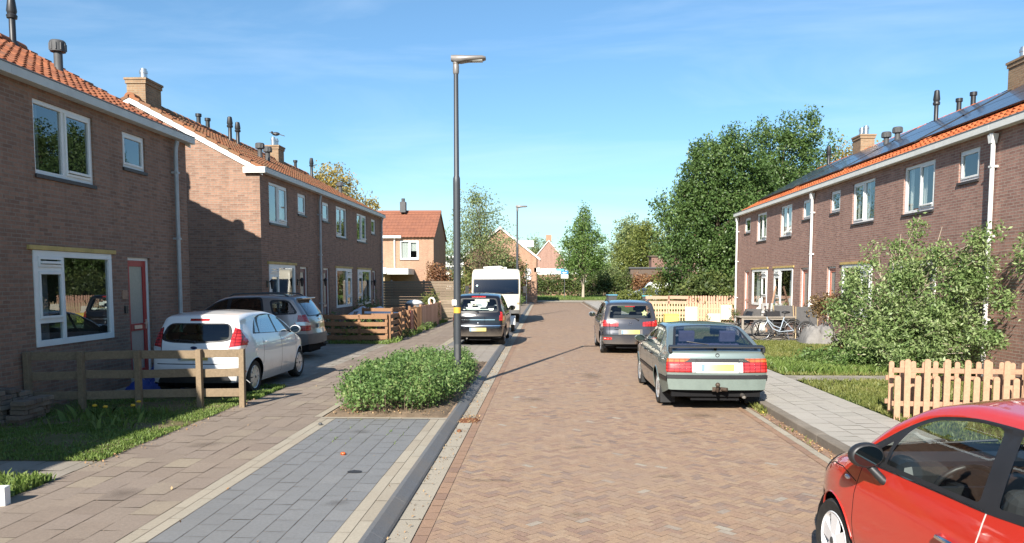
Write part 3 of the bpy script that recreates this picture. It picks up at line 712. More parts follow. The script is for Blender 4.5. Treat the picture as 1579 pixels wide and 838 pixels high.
# --- carriageway: herringbone bricks on a bed of sand
ROAD_X0, ROAD_X1, ROAD_Y1 = -1.06, 3.36, 74.0
sheet('road_bed', -1.5, 3.55, -12, ROAD_Y1 + .5, -.012, M['sand'])
def herringbone(x0, x1, y0, y1, w=.076):
    u0 = Vector((1, 1)).normalized(); out = []
    cx, cy = x0, y0
    c45 = sqrt(.5)
    ext = int((max(x1 - x0, y1 - y0) * 1.5) / w) + 4
    A, B = [], []
    # lattice rows are diagonal; loop only over cells whose centre lies on the road
    for yy in range(-ext, ext):
        # world = R45*(x,y)*w : X = (x - y)*c45*w, Y = (x + y)*c45*w
        lo = int((x0 - cx) / (c45 * w) + yy) - 3; hi = int((x1 - cx) / (c45 * w) + yy) + 3
        for xx in range(lo, hi):
            r = (xx - yy) % 4
            if r == 0: a = (xx, yy, 2, 1)
            elif r == 3: a = (xx, yy, 1, 2)
            else: continue
            mx, my = a[0] + a[2] / 2, a[1] + a[3] / 2
            X = cx + (mx - my) * c45 * w; Y = cy + (mx + my) * c45 * w
            if x0 <= X <= x1 and y0 <= Y <= y1: out.append(a)
    R = np.array(out, float); g = .012
    n = len(R); P = np.empty((n, 4, 3))
    xs = [R[:, 0] + g, R[:, 0] + R[:, 2] - g]; ys = [R[:, 1] + g, R[:, 1] + R[:, 3] - g]
    for k, (a, b) in enumerate(((0, 0), (1, 0), (1, 1), (0, 1))):
        P[:, k, 0] = cx + (xs[a] - ys[b]) * c45 * w; P[:, k, 1] = cy + (xs[a] + ys[b]) * c45 * w
    P[:, :, 2] = RNG.uniform(-.0007, .0007, (n, 1)) + RNG.uniform(-.0008, .0008, (n, 4))
    return P.reshape(-1, 3), np.arange(n * 4).reshape(-1, 4)
hv, hf = herringbone(-.98, 3.24, -6, ROAD_Y1)
parts = [(hv, hf, 'paver_road')]
v, f = slabs(-1.075, -.955, -6, ROAD_Y1, .006, .105, .21); parts.append((v, f, 'paver_edge'))
v, f = slabs(3.14, 3.24, -6, ROAD_Y1, .006, .105, .21); parts.append((v, f, 'paver_edge'))
v, f = slabs(-1.29, -1.08, -6, ROAD_Y1, .004, .21, .6); parts.append((v, f, 'strip_pale'))
v, f = slabs(3.245, 3.355, -6, ROAD_Y1, .004, .11, .3); parts.append((v, f, 'strip_pale'))
v, f = slabs(3.36, 3.50, -6, ROAD_Y1, .002, .14, .21); parts.append((v, f, 'paver_edge'))
slab_field('road', parts)
# sandy brick crossing at the far end
parts = []
v, f = slabs(-18, 24, 74.1, 81.5, .03, .3, .6, along='X'); parts.append((v, f, 'strip_pale')); slab_field('far_crossing', parts)
sheet('far_crossing_bed', -18, 24, 74.0, 81.6, .015, M['sand'])
# --- left: sloping dark kerb, parking bays, pavement
kb = MB()
yk = -6.0
while yk < 74:
    if True:
        a, b = yk + .0008, yk + .9992; j = random.uniform(-.001, .001)
        pr = [(-1.44 - .0, -.05), (-1.285, -.05), (-1.285, .02), (-1.30, .035 + j), (-1.40, PL + .012 + j), (-1.44, PL + .012 + j)]
        kb.prism(pr, a, b, 'XZ')
    yk += 1.0
tag(kb.build('left_kerb', M['kerb_dark'], fix=True), kind='structure')
sheet('left_paving_bed', -5.02, -1.44, -12, 74, PL - .012, M['sand'])
parts = []
BED = (11.2, 19.2)          # planted bed
BAY2 = (23.9, 40.0)
def bay(y0, y1):
    v, f = slabs(-3.08, -1.68, y0, y1, PL, .2, .3); parts.append((v, f, 'slab_dark'))
    v, f = slabs(-3.32, -3.08, y0, y1, PL + .002, .12, .6); parts.append((v, f, 'strip_pale'))
    v, f = slabs(-1.68, -1.44, y0, y1, PL + .002, .12, .6); parts.append((v, f, 'strip_pale'))
bay(-6, BED[0] - .12); bay(*BAY2)
v, f = slabs(-3.32, -1.44, BED[0] - .115, BED[0], PL + .004, .115, .4, along='X'); parts.append((v, f, 'strip_pale'))
v, f = slabs(-3.32, -1.44, BED[1] - .1, BED[1], PL + .004, .115, .4, along='X'); parts.append((v, f, 'strip_pale'))
v, f = slabs(-3.32, -1.44, BED[1] + .005, BAY2[0] - .005, PL, .3, .3); parts.append((v, f, 'slab_cross'))
v, f = slabs(-3.44, -3.32, BED[0], BED[1], PL + .002, .12, .6); parts.append((v, f, 'strip_pale'))
v, f = slabs(-3.32, -1.44, BAY2[1], 74, PL, .3, .3); parts.append((v, f, 'slab_left'))
v, f = slabs(-5.0, -3.325, -6, BED[0], PL, .28, .42, jz=.003); parts.append((v, f, 'slab_left'))
v, f = slabs(-5.0, -3.445, BED[0], BED[1], PL, .28, .42, jz=.003); parts.append((v, f, 'slab_left'))
v, f = slabs(-5.0, -3.325, BED[1], 74, PL, .28, .42, jz=.003); parts.append((v, f, 'slab_left'))
slab_field('left_pavement', parts)
# driveway of slabs between the two left terraces, garden path at the very left
parts = []
v, f = slabs(-9.5, -5.005, 13.1, 24.6, PL - .004, .3, .3, jz=.005, along='X'); parts.append((v, f, 'garden_slab'))
v, f = slabs(-7.9, -5.005, 7.45, 8.3, PL - .002, .42, .42, jz=.006, along='X'); parts.append((v, f, 'garden_slab'))
slab_field('left_driveway', parts)
sheet('driveway_bed', -12, -5.02, 13.05, 24.7, PL - .03, M['sand'])
# left front garden soil and turf, planted bed soil
def lump_sheet(name, x0, x1, y0, y1, z, amp, mat, nx=24, ny=24, seed=1, edge=True):
    r = np.random.default_rng(seed)
    gx = np.linspace(x0, x1, nx + 1); gy = np.linspace(y0, y1, ny + 1)
    Z = z + amp * (r.random((ny + 1, nx + 1)) - .3)
    if edge: Z[0, :] = Z[-1, :] = z - .05; Z[:, 0] = Z[:, -1] = z - .05
    V = np.array([(gx[i], gy[j], Z[j, i]) for j in range(ny + 1) for i in range(nx + 1)])
    Fq = np.array([(j * (nx + 1) + i, j * (nx + 1) + i + 1, (j + 1) * (nx + 1) + i + 1, (j + 1) * (nx + 1) + i) for j in range(ny) for i in range(nx)])
    return tag(mesh_obj(name, V, Fq, mat, smooth=180), kind='structure')
M['weedy'] = grass_ground('weedy_soil', (.20, .15, .10), (.15, .13, .065), (.10, .14, .04))
lump_sheet('left_lawn', -8.0, -5.0, 8.32, 13.1, PL, .05, M['weedy'], 30, 40, 3)
lump_sheet('near_left_lawn', -8.0, -5.0, -4, 7.43, PL, .05, M['turf'], 20, 60, 4)
lump_sheet('bed_soil', -3.3, -1.46, BED[0] + .02, BED[1] - .12, PL + .02, .05, M['soil'], 20, 60, 5)
lump_sheet('left_garden_soil', -8.0, -5.0, 24.7, 41, PL - .01, .04, M['soil'], 20, 60, 6)
lump_sheet('left_far_turf', -40, -5.02, 41, 74, .02, .06, M['turf'], 20, 20, 7)
# --- right: kerb, pavement, lawns
kb = MB(); yk = -6.0
while yk < 74:
    a, b = yk + .004, yk + .996; j = random.uniform(-.004, .004)
    kb.prism([(3.50 + j, -.05), (3.63 + j, -.05), (3.63 + j, PR + .002), (3.515 + j, PR + .002), (3.50 + j, PR - .015)], a, b, 'XZ'); yk += 1.0
tag(kb.build('right_kerb', M['kerb_right']), kind='structure')
sheet('right_paving_bed', 3.63, 5.0, -12, 74, PR - .014, M['sand'])
v, f = slabs(3.635, 4.98, -6, 74, PR, .3, .3, jz=.0022); slab_field('right_pavement', [(v, f, 'slab_right')])
v, f = slabs(4.985, 9.08, 15.55, 16.35, PR - .004, .4, .4, jz=.004, along='X')
v2, f2 = slabs(7.0, 9.08, 25.3, 37.0, PR - .006, .3, .3, jz=.005)
slab_field('garden_path', [(v, f, 'garden_slab'), (v2, f2, 'garden_slab')])
lump_sheet('right_lawn', 5.0, 9.1, 16.37, 25.6, PR - .015, .05, M['turf_dry'], 30, 60, 8)
lump_sheet('right_front_lawn', 5.0, 9.1, -4, 15.53, PR - .015, .05, M['turf'], 30, 90, 9)
lump_sheet('right_far_garden', 5.0, 9.1, 25.6, 37.6, PR - .03, .02, M['turf_dry'], 20, 50, 10)
lump_sheet('right_far_turf', 5.0, 60, 37.6, 74, .03, .06, M['turf'], 30, 30, 12)
lump_sheet('far_verge', -40, 60, 81.6, 103, .05, .10, M['turf'], 60, 30, 13)
# ------------------------------------------------------------------ vehicles
def pchip(xs, ys, x):
    xs = np.asarray(xs, float); ys = np.asarray(ys, float); x = np.clip(np.asarray(x, float), xs[0], xs[-1])
    h = np.diff(xs); h[h < 1e-9] = 1e-9
    d = np.diff(ys) / h; m = np.zeros_like(ys)
    m[0], m[-1] = d[0], d[-1]
    for i in range(1, len(xs) - 1):
        if d[i - 1] * d[i] > 0:
            w1, w2 = 2 * h[i] + h[i - 1], h[i] + 2 * h[i - 1]
            m[i] = (w1 + w2) / (w1 / d[i - 1] + w2 / d[i])
    k = np.clip(np.searchsorted(xs, x, side='right') - 1, 0, len(h) - 1)
    t = (x - xs[k]) / h[k]
    return (1 + 2 * t) * (1 - t) ** 2 * ys[k] + t * (1 - t) ** 2 * h[k] * m[k] + t * t * (3 - 2 * t) * ys[k + 1] + t * t * (t - 1) * h[k] * m[k + 1]
def xy(l): return [p[0] for p in l], [p[1] for p in l]
def fillet(poly, r=.05, n=4):
    """rounds the corners of a convex polygon; r may be a list"""
    out = []; N = len(poly)
    for i in range(N):
        p0, p, p1 = (Vector(poly[i - 1]), Vector(poly[i]), Vector(poly[(i + 1) % N]))
        rr = r[i] if isinstance(r, (list, tuple)) else r
        a = (p0 - p); b = (p1 - p)
        q = min(rr, a.length * .45, b.length * .45)
        if q < 1e-4: out.append(tuple(p)); continue
        A = p + a.normalized() * q; B = p + b.normalized() * q
        for k in range(n + 1):
            t = k / n; out.append(tuple(A * (1 - t) ** 2 + p * 2 * t * (1 - t) + B * t * t))
    return out
def circle(cx, cz, r, n=26): return [(cx + r * cos(2 * pi * k / n), cz + r * sin(2 * pi * k / n)) for k in range(n)]
class Shell:
    def __init__(s, P, ns=96):
        s.P = P
        px, pz = xy(P['top']); px = np.array(px); pz = np.array(pz)
        cl = np.concatenate([[0], np.cumsum(np.hypot(np.diff(px), np.diff(pz)))])
        # stations follow the outline by arc length, with the given points kept
        u = np.unique(np.round(np.concatenate([np.linspace(0, cl[-1], ns), cl]), 5))
        X = pchip(cl, px, u); Z = pchip(cl, pz, u)
        X = np.maximum.accumulate(X)
        W = P['W'] / 2
        s.W = W
        wf = pchip(*xy(P['plan']), X); zb = pchip(*xy(P['bot']), X)
        r = pchip(*xy(P['r']), X); cr = pchip(*xy(P['crown']), X)
        gz, gf = xy(P['g'])
        g2 = P.get('g2')      # optional second profile for the front, blended by x
        def side(x, z):
            f = pchip(gz, gf, z)
            if g2:
                t = np.clip((x - g2[1]) / (g2[2] - g2[1]), 0, 1); t = t * t * (3 - 2 * t)
                f = f * (1 - t) + pchip(*xy(g2[0]), z) * t
            return W * pchip(*xy(P['plan']), x) * f
        s.side = side
        NS, NC, NT_ = 20, 6, 10
        rows = []
        for i in range(len(u)):
            zs = max(zb[i] + .01, Z[i] - .8 * r[i] - cr[i])
            zz = zb[i] + (zs - zb[i]) * np.linspace(0, 1, NS)
            yy = side(np.full(NS, X[i]), zz)
            ys = yy[-1]; rr = min(r[i], ys * .5); ze = min(zs + .8 * rr, Z[i])
            th = np.linspace(0, pi / 2, NC + 1)[1:]
            cy = ys - rr + rr * np.cos(th); cz = zs + (ze - zs) * np.sin(th)
            ty = (ys - rr) * (1 - np.linspace(0, 1, NT_ + 1)[1:]); tz = ze + (Z[i] - ze) * (1 - (ty / max(1e-6, ys - rr)) ** 2)
            rows.append(np.stack([np.full(NS + NC + NT_, X[i]), np.concatenate([yy, cy, ty]), np.concatenate([zz, cz, tz])], 1))
        A = np.array(rows); n = A.shape[1]
        full = np.concatenate([A, A[:, -2::-1] * np.array([1, -1, 1])], 1)   # left sill ... centre ... right sill
        br, bf = P.get('bow', (.12, .16)); lr, lf = P.get('bowlen', (.8, 1.2)); L = P['L']
        ya = np.abs(full[:, :, 1]) / W
        sh = .6 * ya ** 2 + .4 * ya ** 7
        x = full[:, :, 0]
        full[:, :, 0] = x + br * sh * np.clip(1 - x / lr, 0, 1) ** 1.4 - bf * sh * np.clip(1 - (L - x) / lf, 0, 1) ** 1.4
        nu, nv = full.shape[:2]
        V = full.reshape(-1, 3).copy(); V[:, 0] -= L / 2
        fs = []
        for i in range(nu - 1):
            for k in range(nv - 1):
                fs.append((i * nv + k, i * nv + k + 1, (i + 1) * nv + k + 1, (i + 1) * nv + k))
        me = bpy.data.meshes.new('shell'); me.from_pydata([tuple(p) for p in V], [], fs); me.update()
        s.bm = bmesh.new(); s.bm.from_mesh(me); bpy.data.meshes.remove(me)
        bmesh.ops.remove_doubles(s.bm, verts=s.bm.verts, dist=.0004)
        bmesh.ops.dissolve_degenerate(s.bm, edges=s.bm.edges[:], dist=.0004)
        s.bm.normal_update()
        # outward
        tot = sum(1 if (f.normal.z > 0) else -1 for f in s.bm.faces if abs(f.normal.z) > .8 and f.calc_center_median().z > .9)
        if tot < 0: bmesh.ops.reverse_faces(s.bm, faces=s.bm.faces[:])
        s.bm.normal_update()
        s.tree = BVHTree.FromBMesh(s.bm)
        s.tagl = s.bm.faces.layers.int.new('t'); s.pid = s.bm.faces.layers.int.new('pid')
        s.ids = ['body']
    def faces(s, view, sd):
        out = []
        for f in s.bm.faces:
            c = f.calc_center_median(); n = f.normal
            if view == 'S' and c.y * sd > s.W * .35 and n.y * sd > .28: out.append(f)
            elif view == 'B' and c.x < 0 and n.x < -.16: out.append(f)
            elif view == 'F' and c.x > 0 and n.x > .16: out.append(f)
            elif view == 'T' and n.z > .5: out.append(f)
        return out
    def pick(s, poly, view, sd=1):
        half = s.P['L'] / 2
        if view in 'ST': poly = [(x - half, z) for x, z in poly]
        if view == 'F': pass
        A = sum(poly[i - 1][0] * poly[i][1] - poly[i][0] * poly[i - 1][1] for i in range(len(poly)))
        if A < 0: poly = poly[::-1]
        ax = {'S': (0, 2), 'B': (1, 2), 'F': (1, 2), 'T': (0, 1)}[view]
        lo = [min(p[k] for p in poly) - .02 for k in (0, 1)]; hi = [max(p[k] for p in poly) + .02 for k in (0, 1)]
        ins = []
        for f in s.faces(view, sd):
            a = [v.co[ax[0]] for v in f.verts]; b = [v.co[ax[1]] for v in f.verts]
            if max(a) < lo[0] or min(a) > hi[0] or max(b) < lo[1] or min(b) > hi[1]: continue
            ins.append(f)
        for i in range(len(poly)):
            if not ins: break
            p, q = poly[i], poly[(i + 1) % len(poly)]
            if hypot(q[0] - p[0], q[1] - p[1]) < 1e-6: continue
            nx, nz = (q[1] - p[1]), -(q[0] - p[0])
            co = Vector((0, 0, 0)); no = Vector((0, 0, 0)); co[ax[0]], co[ax[1]] = p; no[ax[0]], no[ax[1]] = nx, nz; no.normalize()
            es = set(); vs = set()
            for f in ins: es.update(f.edges); vs.update(f.verts)
            ret = bmesh.ops.bisect_plane(s.bm, geom=ins + list(es) + list(vs), dist=1e-5, plane_co=co, plane_no=no)
            ins = [f for f in ret['geom'] if isinstance(f, bmesh.types.BMFace) and f.is_valid and (f.calc_center_median() - co).dot(no) < 0]
        return ins
    def part(s, name, poly, view, sides=(1,)):
        """faces inside the outline become the named part (a list entry per side)"""
        for sd in sides:
            pl = poly if view != 'T' else poly
            if view in 'BF' and sd < 0: pl = [(-a, b) for a, b in poly]
            if view == 'T' and sd < 0: pl = [(a, -b) for a, b in poly]
            fs = s.pick(pl, view, sd)
            s.ids.append((name, sd)); k = len(s.ids) - 1
            for f in fs: f[s.pid] = k
    def hole(s, poly, view, sides=(1,)):
        for sd in sides:
            fs = s.pick(poly, view, sd)
            bmesh.ops.delete(s.bm, geom=fs, context='FACES')
    def extract(s, root, mats, offs=None, parents=None):
        offs = offs or {}; parents = parents or {}
        s.bm.normal_update(); s.bm.verts.index_update()
        vn = {v: v.normal.copy() for v in s.bm.verts}
        groups = {}
        for f in s.bm.faces: groups.setdefault(f[s.pid], []).append(f)
        made = {}
        for k in sorted(groups):
            key = s.ids[k]; name = key if isinstance(key, str) else key[0]
            base = name.split(':')[0]
            idx = {}; V = []; Fq = []; off = offs.get(name, 0)
            for f in groups[k]:
                t = []
                for v in f.verts:
                    if v not in idx: idx[v] = len(V); V.append(tuple(v.co + vn[v] * off))
                    t.append(idx[v])
                Fq.append(tuple(t))
            par = parents.get(name)
            pr = root
            if par:
                sd = key[1] if not isinstance(key, str) else 1
                pr = made.get((par, sd)) or made.get((par, 1)) or root
            o = mesh_obj(base, V, Fq, mats.get(name, mats['body']), pr, smooth=38, fix=False)
            made[key if not isinstance(key, str) else (key, 1)] = o
        s.bm.free()
        return made
    # points on the shell, in car coordinates (x measured from the rear bumper)
    def on_side(s, x, z, sd, out=0.0):
        h = s.tree.ray_cast(Vector((x - s.P['L'] / 2, sd * 2, z)), Vector((0, -sd, 0)))
        return Vector((x - s.P['L'] / 2, (h[0].y if h[0] else sd * s.W) + sd * out, z))
    def on_back(s, y, z, out=0.0):
        h = s.tree.ray_cast(Vector((-6, y, z)), Vector((1, 0, 0)))
        return Vector(((h[0].x if h[0] else -s.P['L'] / 2) - out, y, z))
    def on_front(s, y, z, out=0.0):
        h = s.tree.ray_cast(Vector((6, y, z)), Vector((-1, 0, 0)))
        return Vector(((h[0].x if h[0] else s.P['L'] / 2) + out, y, z))
    def on_top(s, x, y, out=0.0):
        h = s.tree.ray_cast(Vector((x - s.P['L'] / 2, y, 4)), Vector((0, 0, -1)))
        return Vector((x - s.P['L'] / 2, y, (h[0].z if h[0] else 1.4) + out))
def wheel(root, cx, cy, R, w, sd, style='spoke5', rim='rim_silver', name='wheel'):
    rr = R * .70
    t = MB(); hw = w / 2
    t.lathe([(rr, -hw * .9), (R * .93, -hw), (R * .985, -hw * .8), (R, -hw * .45), (R, hw * .45), (R * .985, hw * .8), (R * .93, hw), (rr, hw * .9), (rr * .98, 0), (rr, -hw * .9)], ax='Y', n=40)
    o = t.build(name, M['tyre'], root, smooth=40, loc=(cx, cy, R))
    b = MB(); f = sd * hw
    b.lathe([(rr * 1.0, f * .86), (rr * .96, f * .93), (rr * .90, f * .80), (rr * .88, f * .2), (0, f * .2)], ax='Y', n=40, mi=0)
    bb = b.build('rim', M[rim], o, smooth=40)
    d = MB(); d.lathe([(rr * .87, f * .24), (0, f * .24)], ax='Y', n=24); d.build('brake_recess', M['dark'], bb) if False else d.build('brake', M['dark'], o)
    sp = MB()
    n = {'spoke5': 5, 'cover': 10, 'spoke7': 7, 'steel': 9, 'spoke8': 8}[style]
    for k in range(n):
        a = 2 * pi * k / n + .3
        u = Vector((cos(a), 0, sin(a))); v = Vector((-sin(a), 0, cos(a)))
        w0, w1 = {'spoke5': (.17, .28), 'cover': (.10, .20), 'spoke7': (.12, .17), 'steel': (.2, .22), 'spoke8': (.10, .2)}[style]
        y0, y1 = f * .94, f * .66
        A, B = rr * .12, rr * .93
        vs = [u * A - v * rr * w0 + Vector((0, y0, 0)), u * A + v * rr * w0 + Vector((0, y0, 0)), u * B + v * rr * w1 + Vector((0, f * .84, 0)), u * B - v * rr * w1 + Vector((0, f * .84, 0)),
              u * A - v * rr * w0 + Vector((0, y1, 0)), u * A + v * rr * w0 + Vector((0, y1, 0)), u * B + v * rr * w1 + Vector((0, f * .5, 0)), u * B - v * rr * w1 + Vector((0, f * .5, 0))]
        sp.add(vs, [(0, 1, 2, 3), (7, 6, 5, 4), (0, 4, 5, 1), (1, 5, 6, 2), (2, 6, 7, 3), (3, 7, 4, 0)])
    sp.lathe([(0, f * 1.02), (rr * .16, f * 1.0), (rr * .24, f * .9), (rr * .24, f * .6)], ax='Y', n=16)
    sp.build('spokes', M[rim], o, smooth=30)
    hb = MB(); hb.lathe([(0, f * 1.06), (rr * .12, f * 1.045), (rr * .13, f * .98)], ax='Y', n=14); hb.build('hub_cap', M['dark_grey'], o, smooth=40)
    return o
def seat(root, x, y, z, mat, w=.5, back=.62, rest=True):
    mb = MB()
    mb.obox((x, y, z), (.5, w, .16)); 
    R = Matrix.Rotation(radians(-16), 3, 'Y')
    mb.obox((x - .27, y, z + back / 2), (.13, w, back), R)
    o = mb.build('seat', M[mat], root, bev=.05)
    if rest:
        hb = MB()
        for yy in ((0,) if w < .8 else (-w * .3, w * .3)):
            hb.obox((x - .40, y + yy, z + back + .12), (.09, .26, .17), R)
            for q in (-.06, .06): hb.tube([(x - .38, y + yy + q, z + back - .05), (x - .395, y + yy + q, z + back + .1)], .008, 5)
        hb.build('headrest', M[mat], o, bev=.035)
    return o
def text_mesh(name, s, size, mat, parent, loc, rot, depth=.001):
    cu = bpy.data.curves.new('lettering', 'FONT'); cu.body = s; cu.size = size; cu.align_x = 'CENTER'; cu.align_y = 'CENTER'; cu.extrude = depth
    tmp = bpy.data.objects.new('lettering', cu); COL.objects.link(tmp)
    dg = bpy.context.evaluated_depsgraph_get()
    me = bpy.data.meshes.new_from_object(tmp.evaluated_get(dg)); bpy.data.objects.remove(tmp)
    me.materials.clear(); me.materials.append(M[mat])
    o = bpy.data.objects.new(name, me); COL.objects.link(o); o.parent = parent
    o.location = loc; o.rotation_euler = rot
    return o
def rect(a, b, c, d): return [(a, c), (b, c), (b, d), (a, d)]
def car(label, P, loc, heading, extras=None, name='parked_car', cat='car', group='cars parked along the street'):
    root = thing(name, label, cat, loc, heading, group)
    S = Shell(P, P.get('ns', 96)); L = P['L']; W = S.W
    for op in P['ops']:
        if op[0] == 'hole': S.hole(op[1], op[2], op[3])
        else: S.part(*op)
    xr, xf, R, tw, style, rim = P['wheels']
    # arch lips and inner wells
    for nm, x in (('arch_rear', xr), ('arch_front', xf)):
        for sd in (1, -1):
            ra = R + P.get('arch', .055)
            pts = []
            for k in range(19):
                a = pi * (1.06 - 1.12 * k / 18)
                q = S.on_side(x + ra * cos(a), max(.16, R + ra * sin(a)), sd, .0); pts.append(q)
            m = MB(); m.tube(pts, P.get('lip', .012), 6); m.build('wheel_arch', M[P.get('lip_mat', 'black')] if P.get('lip_mat') != 'body' else P['mats']['body'], root, smooth=60)
            wl = MB(); n = 14; yo, yi = sd * (W - .07), sd * (W - .42)
            vs = []
            for yy in (yo, yi):
                for k in range(n + 1):
                    a = pi * (1.12 - 1.24 * k / n); vs.append((x - L / 2 + (ra + .015) * cos(a), yy, R + (ra + .015) * sin(a)))
            wl.add(vs, [(k, k + 1, k + n + 2, k + n + 1) for k in range(n)])
            wl.add([(x - L / 2 + (ra + .015) * cos(pi * (1.12 - 1.24 * k / n)), yi, R + (ra + .015) * sin(pi * (1.12 - 1.24 * k / n))) for k in range(n + 1)], [tuple(range(n + 1))])
            wl.build('wheel_well', M['dark'], root, fix=False)
            wheel(root, x - L / 2, sd * (W - P.get('inset', .035) - tw / 2), R, tw, sd, style, rim)
    fl = MB(); zf = P.get('floor', .30)
    fl.box(-L / 2 + .18, L / 2 - .2, -W + .46, W - .46, .17, zf); fl.box(xr + R + .09 - L / 2, xf - R - .09 - L / 2, -W + .08, W - .08, .18, zf); fl.box(-L / 2 + .12, xr - R - .08 - L / 2, -W + .14, W - .14, .24, zf + .12)
    fl.box(xf - .2 - L / 2, L / 2 - .15, -W + .5, W - .5, .25, .62)
    fl.build('underbody', M['dark'], root)
    if P.get('seats'):
        sx, sz, bx, sm = P['seats']
        for sd in (1, -1): seat(root, sx - L / 2, sd * W * .44, sz, sm)
        seat(root, bx - L / 2, 0, sz, sm, W * 1.35, .56)
        d = MB(); dx, dz = P['dash']; d.obox((dx - L / 2, 0, dz), (.42, W * 1.62, .26)); dash = d.build('dashboard', M['black'], root, bev=.07)
        st = MB(); cx = dx - L / 2 - .34; c = Vector((cx, W * .44, dz + .0))
        ring = [c + Matrix.Rotation(radians(-25), 3, 'Y') @ Vector((0, .185 * cos(a), .185 * sin(a))) for a in [2 * pi * k / 24 for k in range(24)]]
        st.tube(ring, .016, 8, closed=True); st.bar(c + Vector((0, -.17, 0)), c + Vector((0, .17, 0)), .03, .05); st.bar(c, c + Vector((.28, 0, -.02)), .06, .06); st.bar(c, c + Vector((-.07, 0, -.16)), .03, .04)
        st.build('steering_wheel', M['black'], root, smooth=60)
    made = None
    if extras: extras(root, S, P)
    S.extract(root, P['mats'], P.get('offs'), P.get('parents'))
    return root
def mirror(root, S, x, z, sd, mat, size=(.11, .21, .15), out=.13, glass=True, stalk=None):
    p = S.on_side(x, z, sd); c = p + Vector((.0, sd * out, .04))
    mb = MB(); mb.ball(c, 1, 18, (size[0] / 2 * 1.3, size[1] / 2 * 1.1, size[2] / 2 * 1.1))
    # flat rear face for the glass
    mb.v = [(max(v[0], c.x - size[0] * .28), v[1], v[2]) for v in mb.v]
    o = mb.build('mirror', mat, root, smooth=60)
    st = MB(); st.tube([p + Vector((0, -sd * .03, -.01)), c + Vector((.02, -sd * size[1] * .35, -.03))] if stalk is None else [p + Vector((0, -sd * .03, stalk)), c + Vector((.03, -sd * .02, -.02))], [.035, .028], 8); st.build('mirror_arm', M['black'], o, smooth=60)
    if glass:
        g = MB(); k = 20; gx = c.x - size[0] * .285
        g.add([(gx, c.y + size[1] * .475 * cos(2 * pi * i / k), c.z + size[2] * .475 * sin(2 * pi * i / k)) for i in range(k)], [tuple(range(k))]); g.build('mirror_glass', M['mirror_dark'], o)
    return o
def plate(root, S, y0, y1, z0, z1, out=.012, tilt=0, blue=True, front=False):
    f = S.on_front if front else S.on_back
    c = f((y0 + y1) / 2, (z0 + z1) / 2, out + .008); sx = 1 if front else -1
    mb = MB(); mb.obox(c, (.012, y1 - y0, z1 - z0), Matrix.Rotation(tilt, 3, 'Y'))
    o = mb.build('number_plate', M['plate_yellow'], root, bev=.004)
    if blue:
        b = MB(); b.obox(c + Vector((sx * .0075, (y1 - y0) / 2 - .03, 0)), (.003, .045, (z1 - z0) * .9), Matrix.Rotation(tilt, 3, 'Y')); b.build('plate_band', M['plate_blue'], o)
    return o
def wiper(root, S, pts, w=.012):
    mb = MB(); P_ = [S.on_back(y, z, .018) for y, z in pts]
    mb.tube(P_, w, 6); mb.ball(P_[0], .028, 8); mb.build('rear_wiper', M['black'], root, smooth=60)
def handle(root, S, x, z, sd, mat, l=.17):
    p = S.on_side(x, z, sd, .016); mb = MB(); mb.tube([p + Vector((-l / 2, -sd * .03, 0)), p + Vector((-l / 2 + .025, sd * .012, 0)), p + Vector((l / 2 - .025, sd * .012, 0)), p + Vector((l / 2, -sd * .03, 0))], .014, 8)
    mb.build('door_handle', mat, root, smooth=60)
def badge(root, S, y, z, r=.045, mat='chrome', rz=.6, ring=False):
    c = S.on_back(y, z, .006); mb = MB()
    if ring:
        mb.tube([c + Vector((-.004, r * cos(a), r * rz * sin(a))) for a in [2 * pi * k / 18 for k in range(18)]], .006, 6, closed=True)
    else: mb.ball(c, 1, 14, (.008, r, r * rz))
    return mb.build('badge', M[mat], root, smooth=60)
def towbar(root, L, y=0, z=.30):
    mb = MB(); x = -L / 2
    mb.tube([(x + .35, y, z + .02), (x + .02, y, z), (x - .10, y, z + .0), (x - .115, y, z + .06)], .022, 8); mb.ball((x - .115, y, z + .10), .038, 10)
    mb.box(x + .0, x + .03, y - .10, y + .06, z - .02, z + .05); mb.tube([(x - .01, y - .09, z + .02), (x - .07, y - .16, z + .02)], .03, 8)
    mb.build('tow_bar', M['tow_steel'], root, smooth=60)
def exhaust(root, L, y, z=.24, r=.03):
    mb = MB(); mb.tube([(-L / 2 + .5, y, z + .02), (-L / 2 - .01, y, z)], r, 12, cap=False); mb.lathe([(r * .9, 0), (0, 0)], (-L / 2 + .03, y, z), 'X', 12); mb.build('exhaust', M['steel_dull'], root, smooth=60)
def flaps(root, xs, W, L, z0=.08, z1=.42):
    for x in xs:
        for sd in (1, -1):
            mb = MB(); mb.obox((x - L / 2, sd * (W - .15), (z0 + z1) / 2), (.015, .24, z1 - z0), Matrix.Rotation(radians(10), 3, 'Y')); mb.build('mud_flap', M['rubber'], root)
def antenna(root, S, x, y, l=.35):
    p = S.on_top(x, y); mb = MB(); mb.tube([p, p + Vector((-l * .5, 0, l * .85))], [.008, .003], 5); mb.build('antenna', M['black'], root)
M['mirror'] = plain('mirror_glass', (.6, .62, .64), .03, 1, .5, .02, 4)
M['tow_steel'] = plain('tow_steel', (.09, .065, .05), .6, .5, .4, .5, 25)
M['rust'] = plain('rusty_steel', (.17, .07, .035), .8, .2, .3, .4, 20)
M['steel_dull'] = plain('dull_steel', (.24, .22, .2), .5, .7, .4, .3, 12)
def arches(xr, xf, R, d=.055): return [('hole', circle(xr, R, R + d), 'S', (1, -1)), ('hole', circle(xf, R, R + d), 'S', (1, -1))]
B = (1, -1)
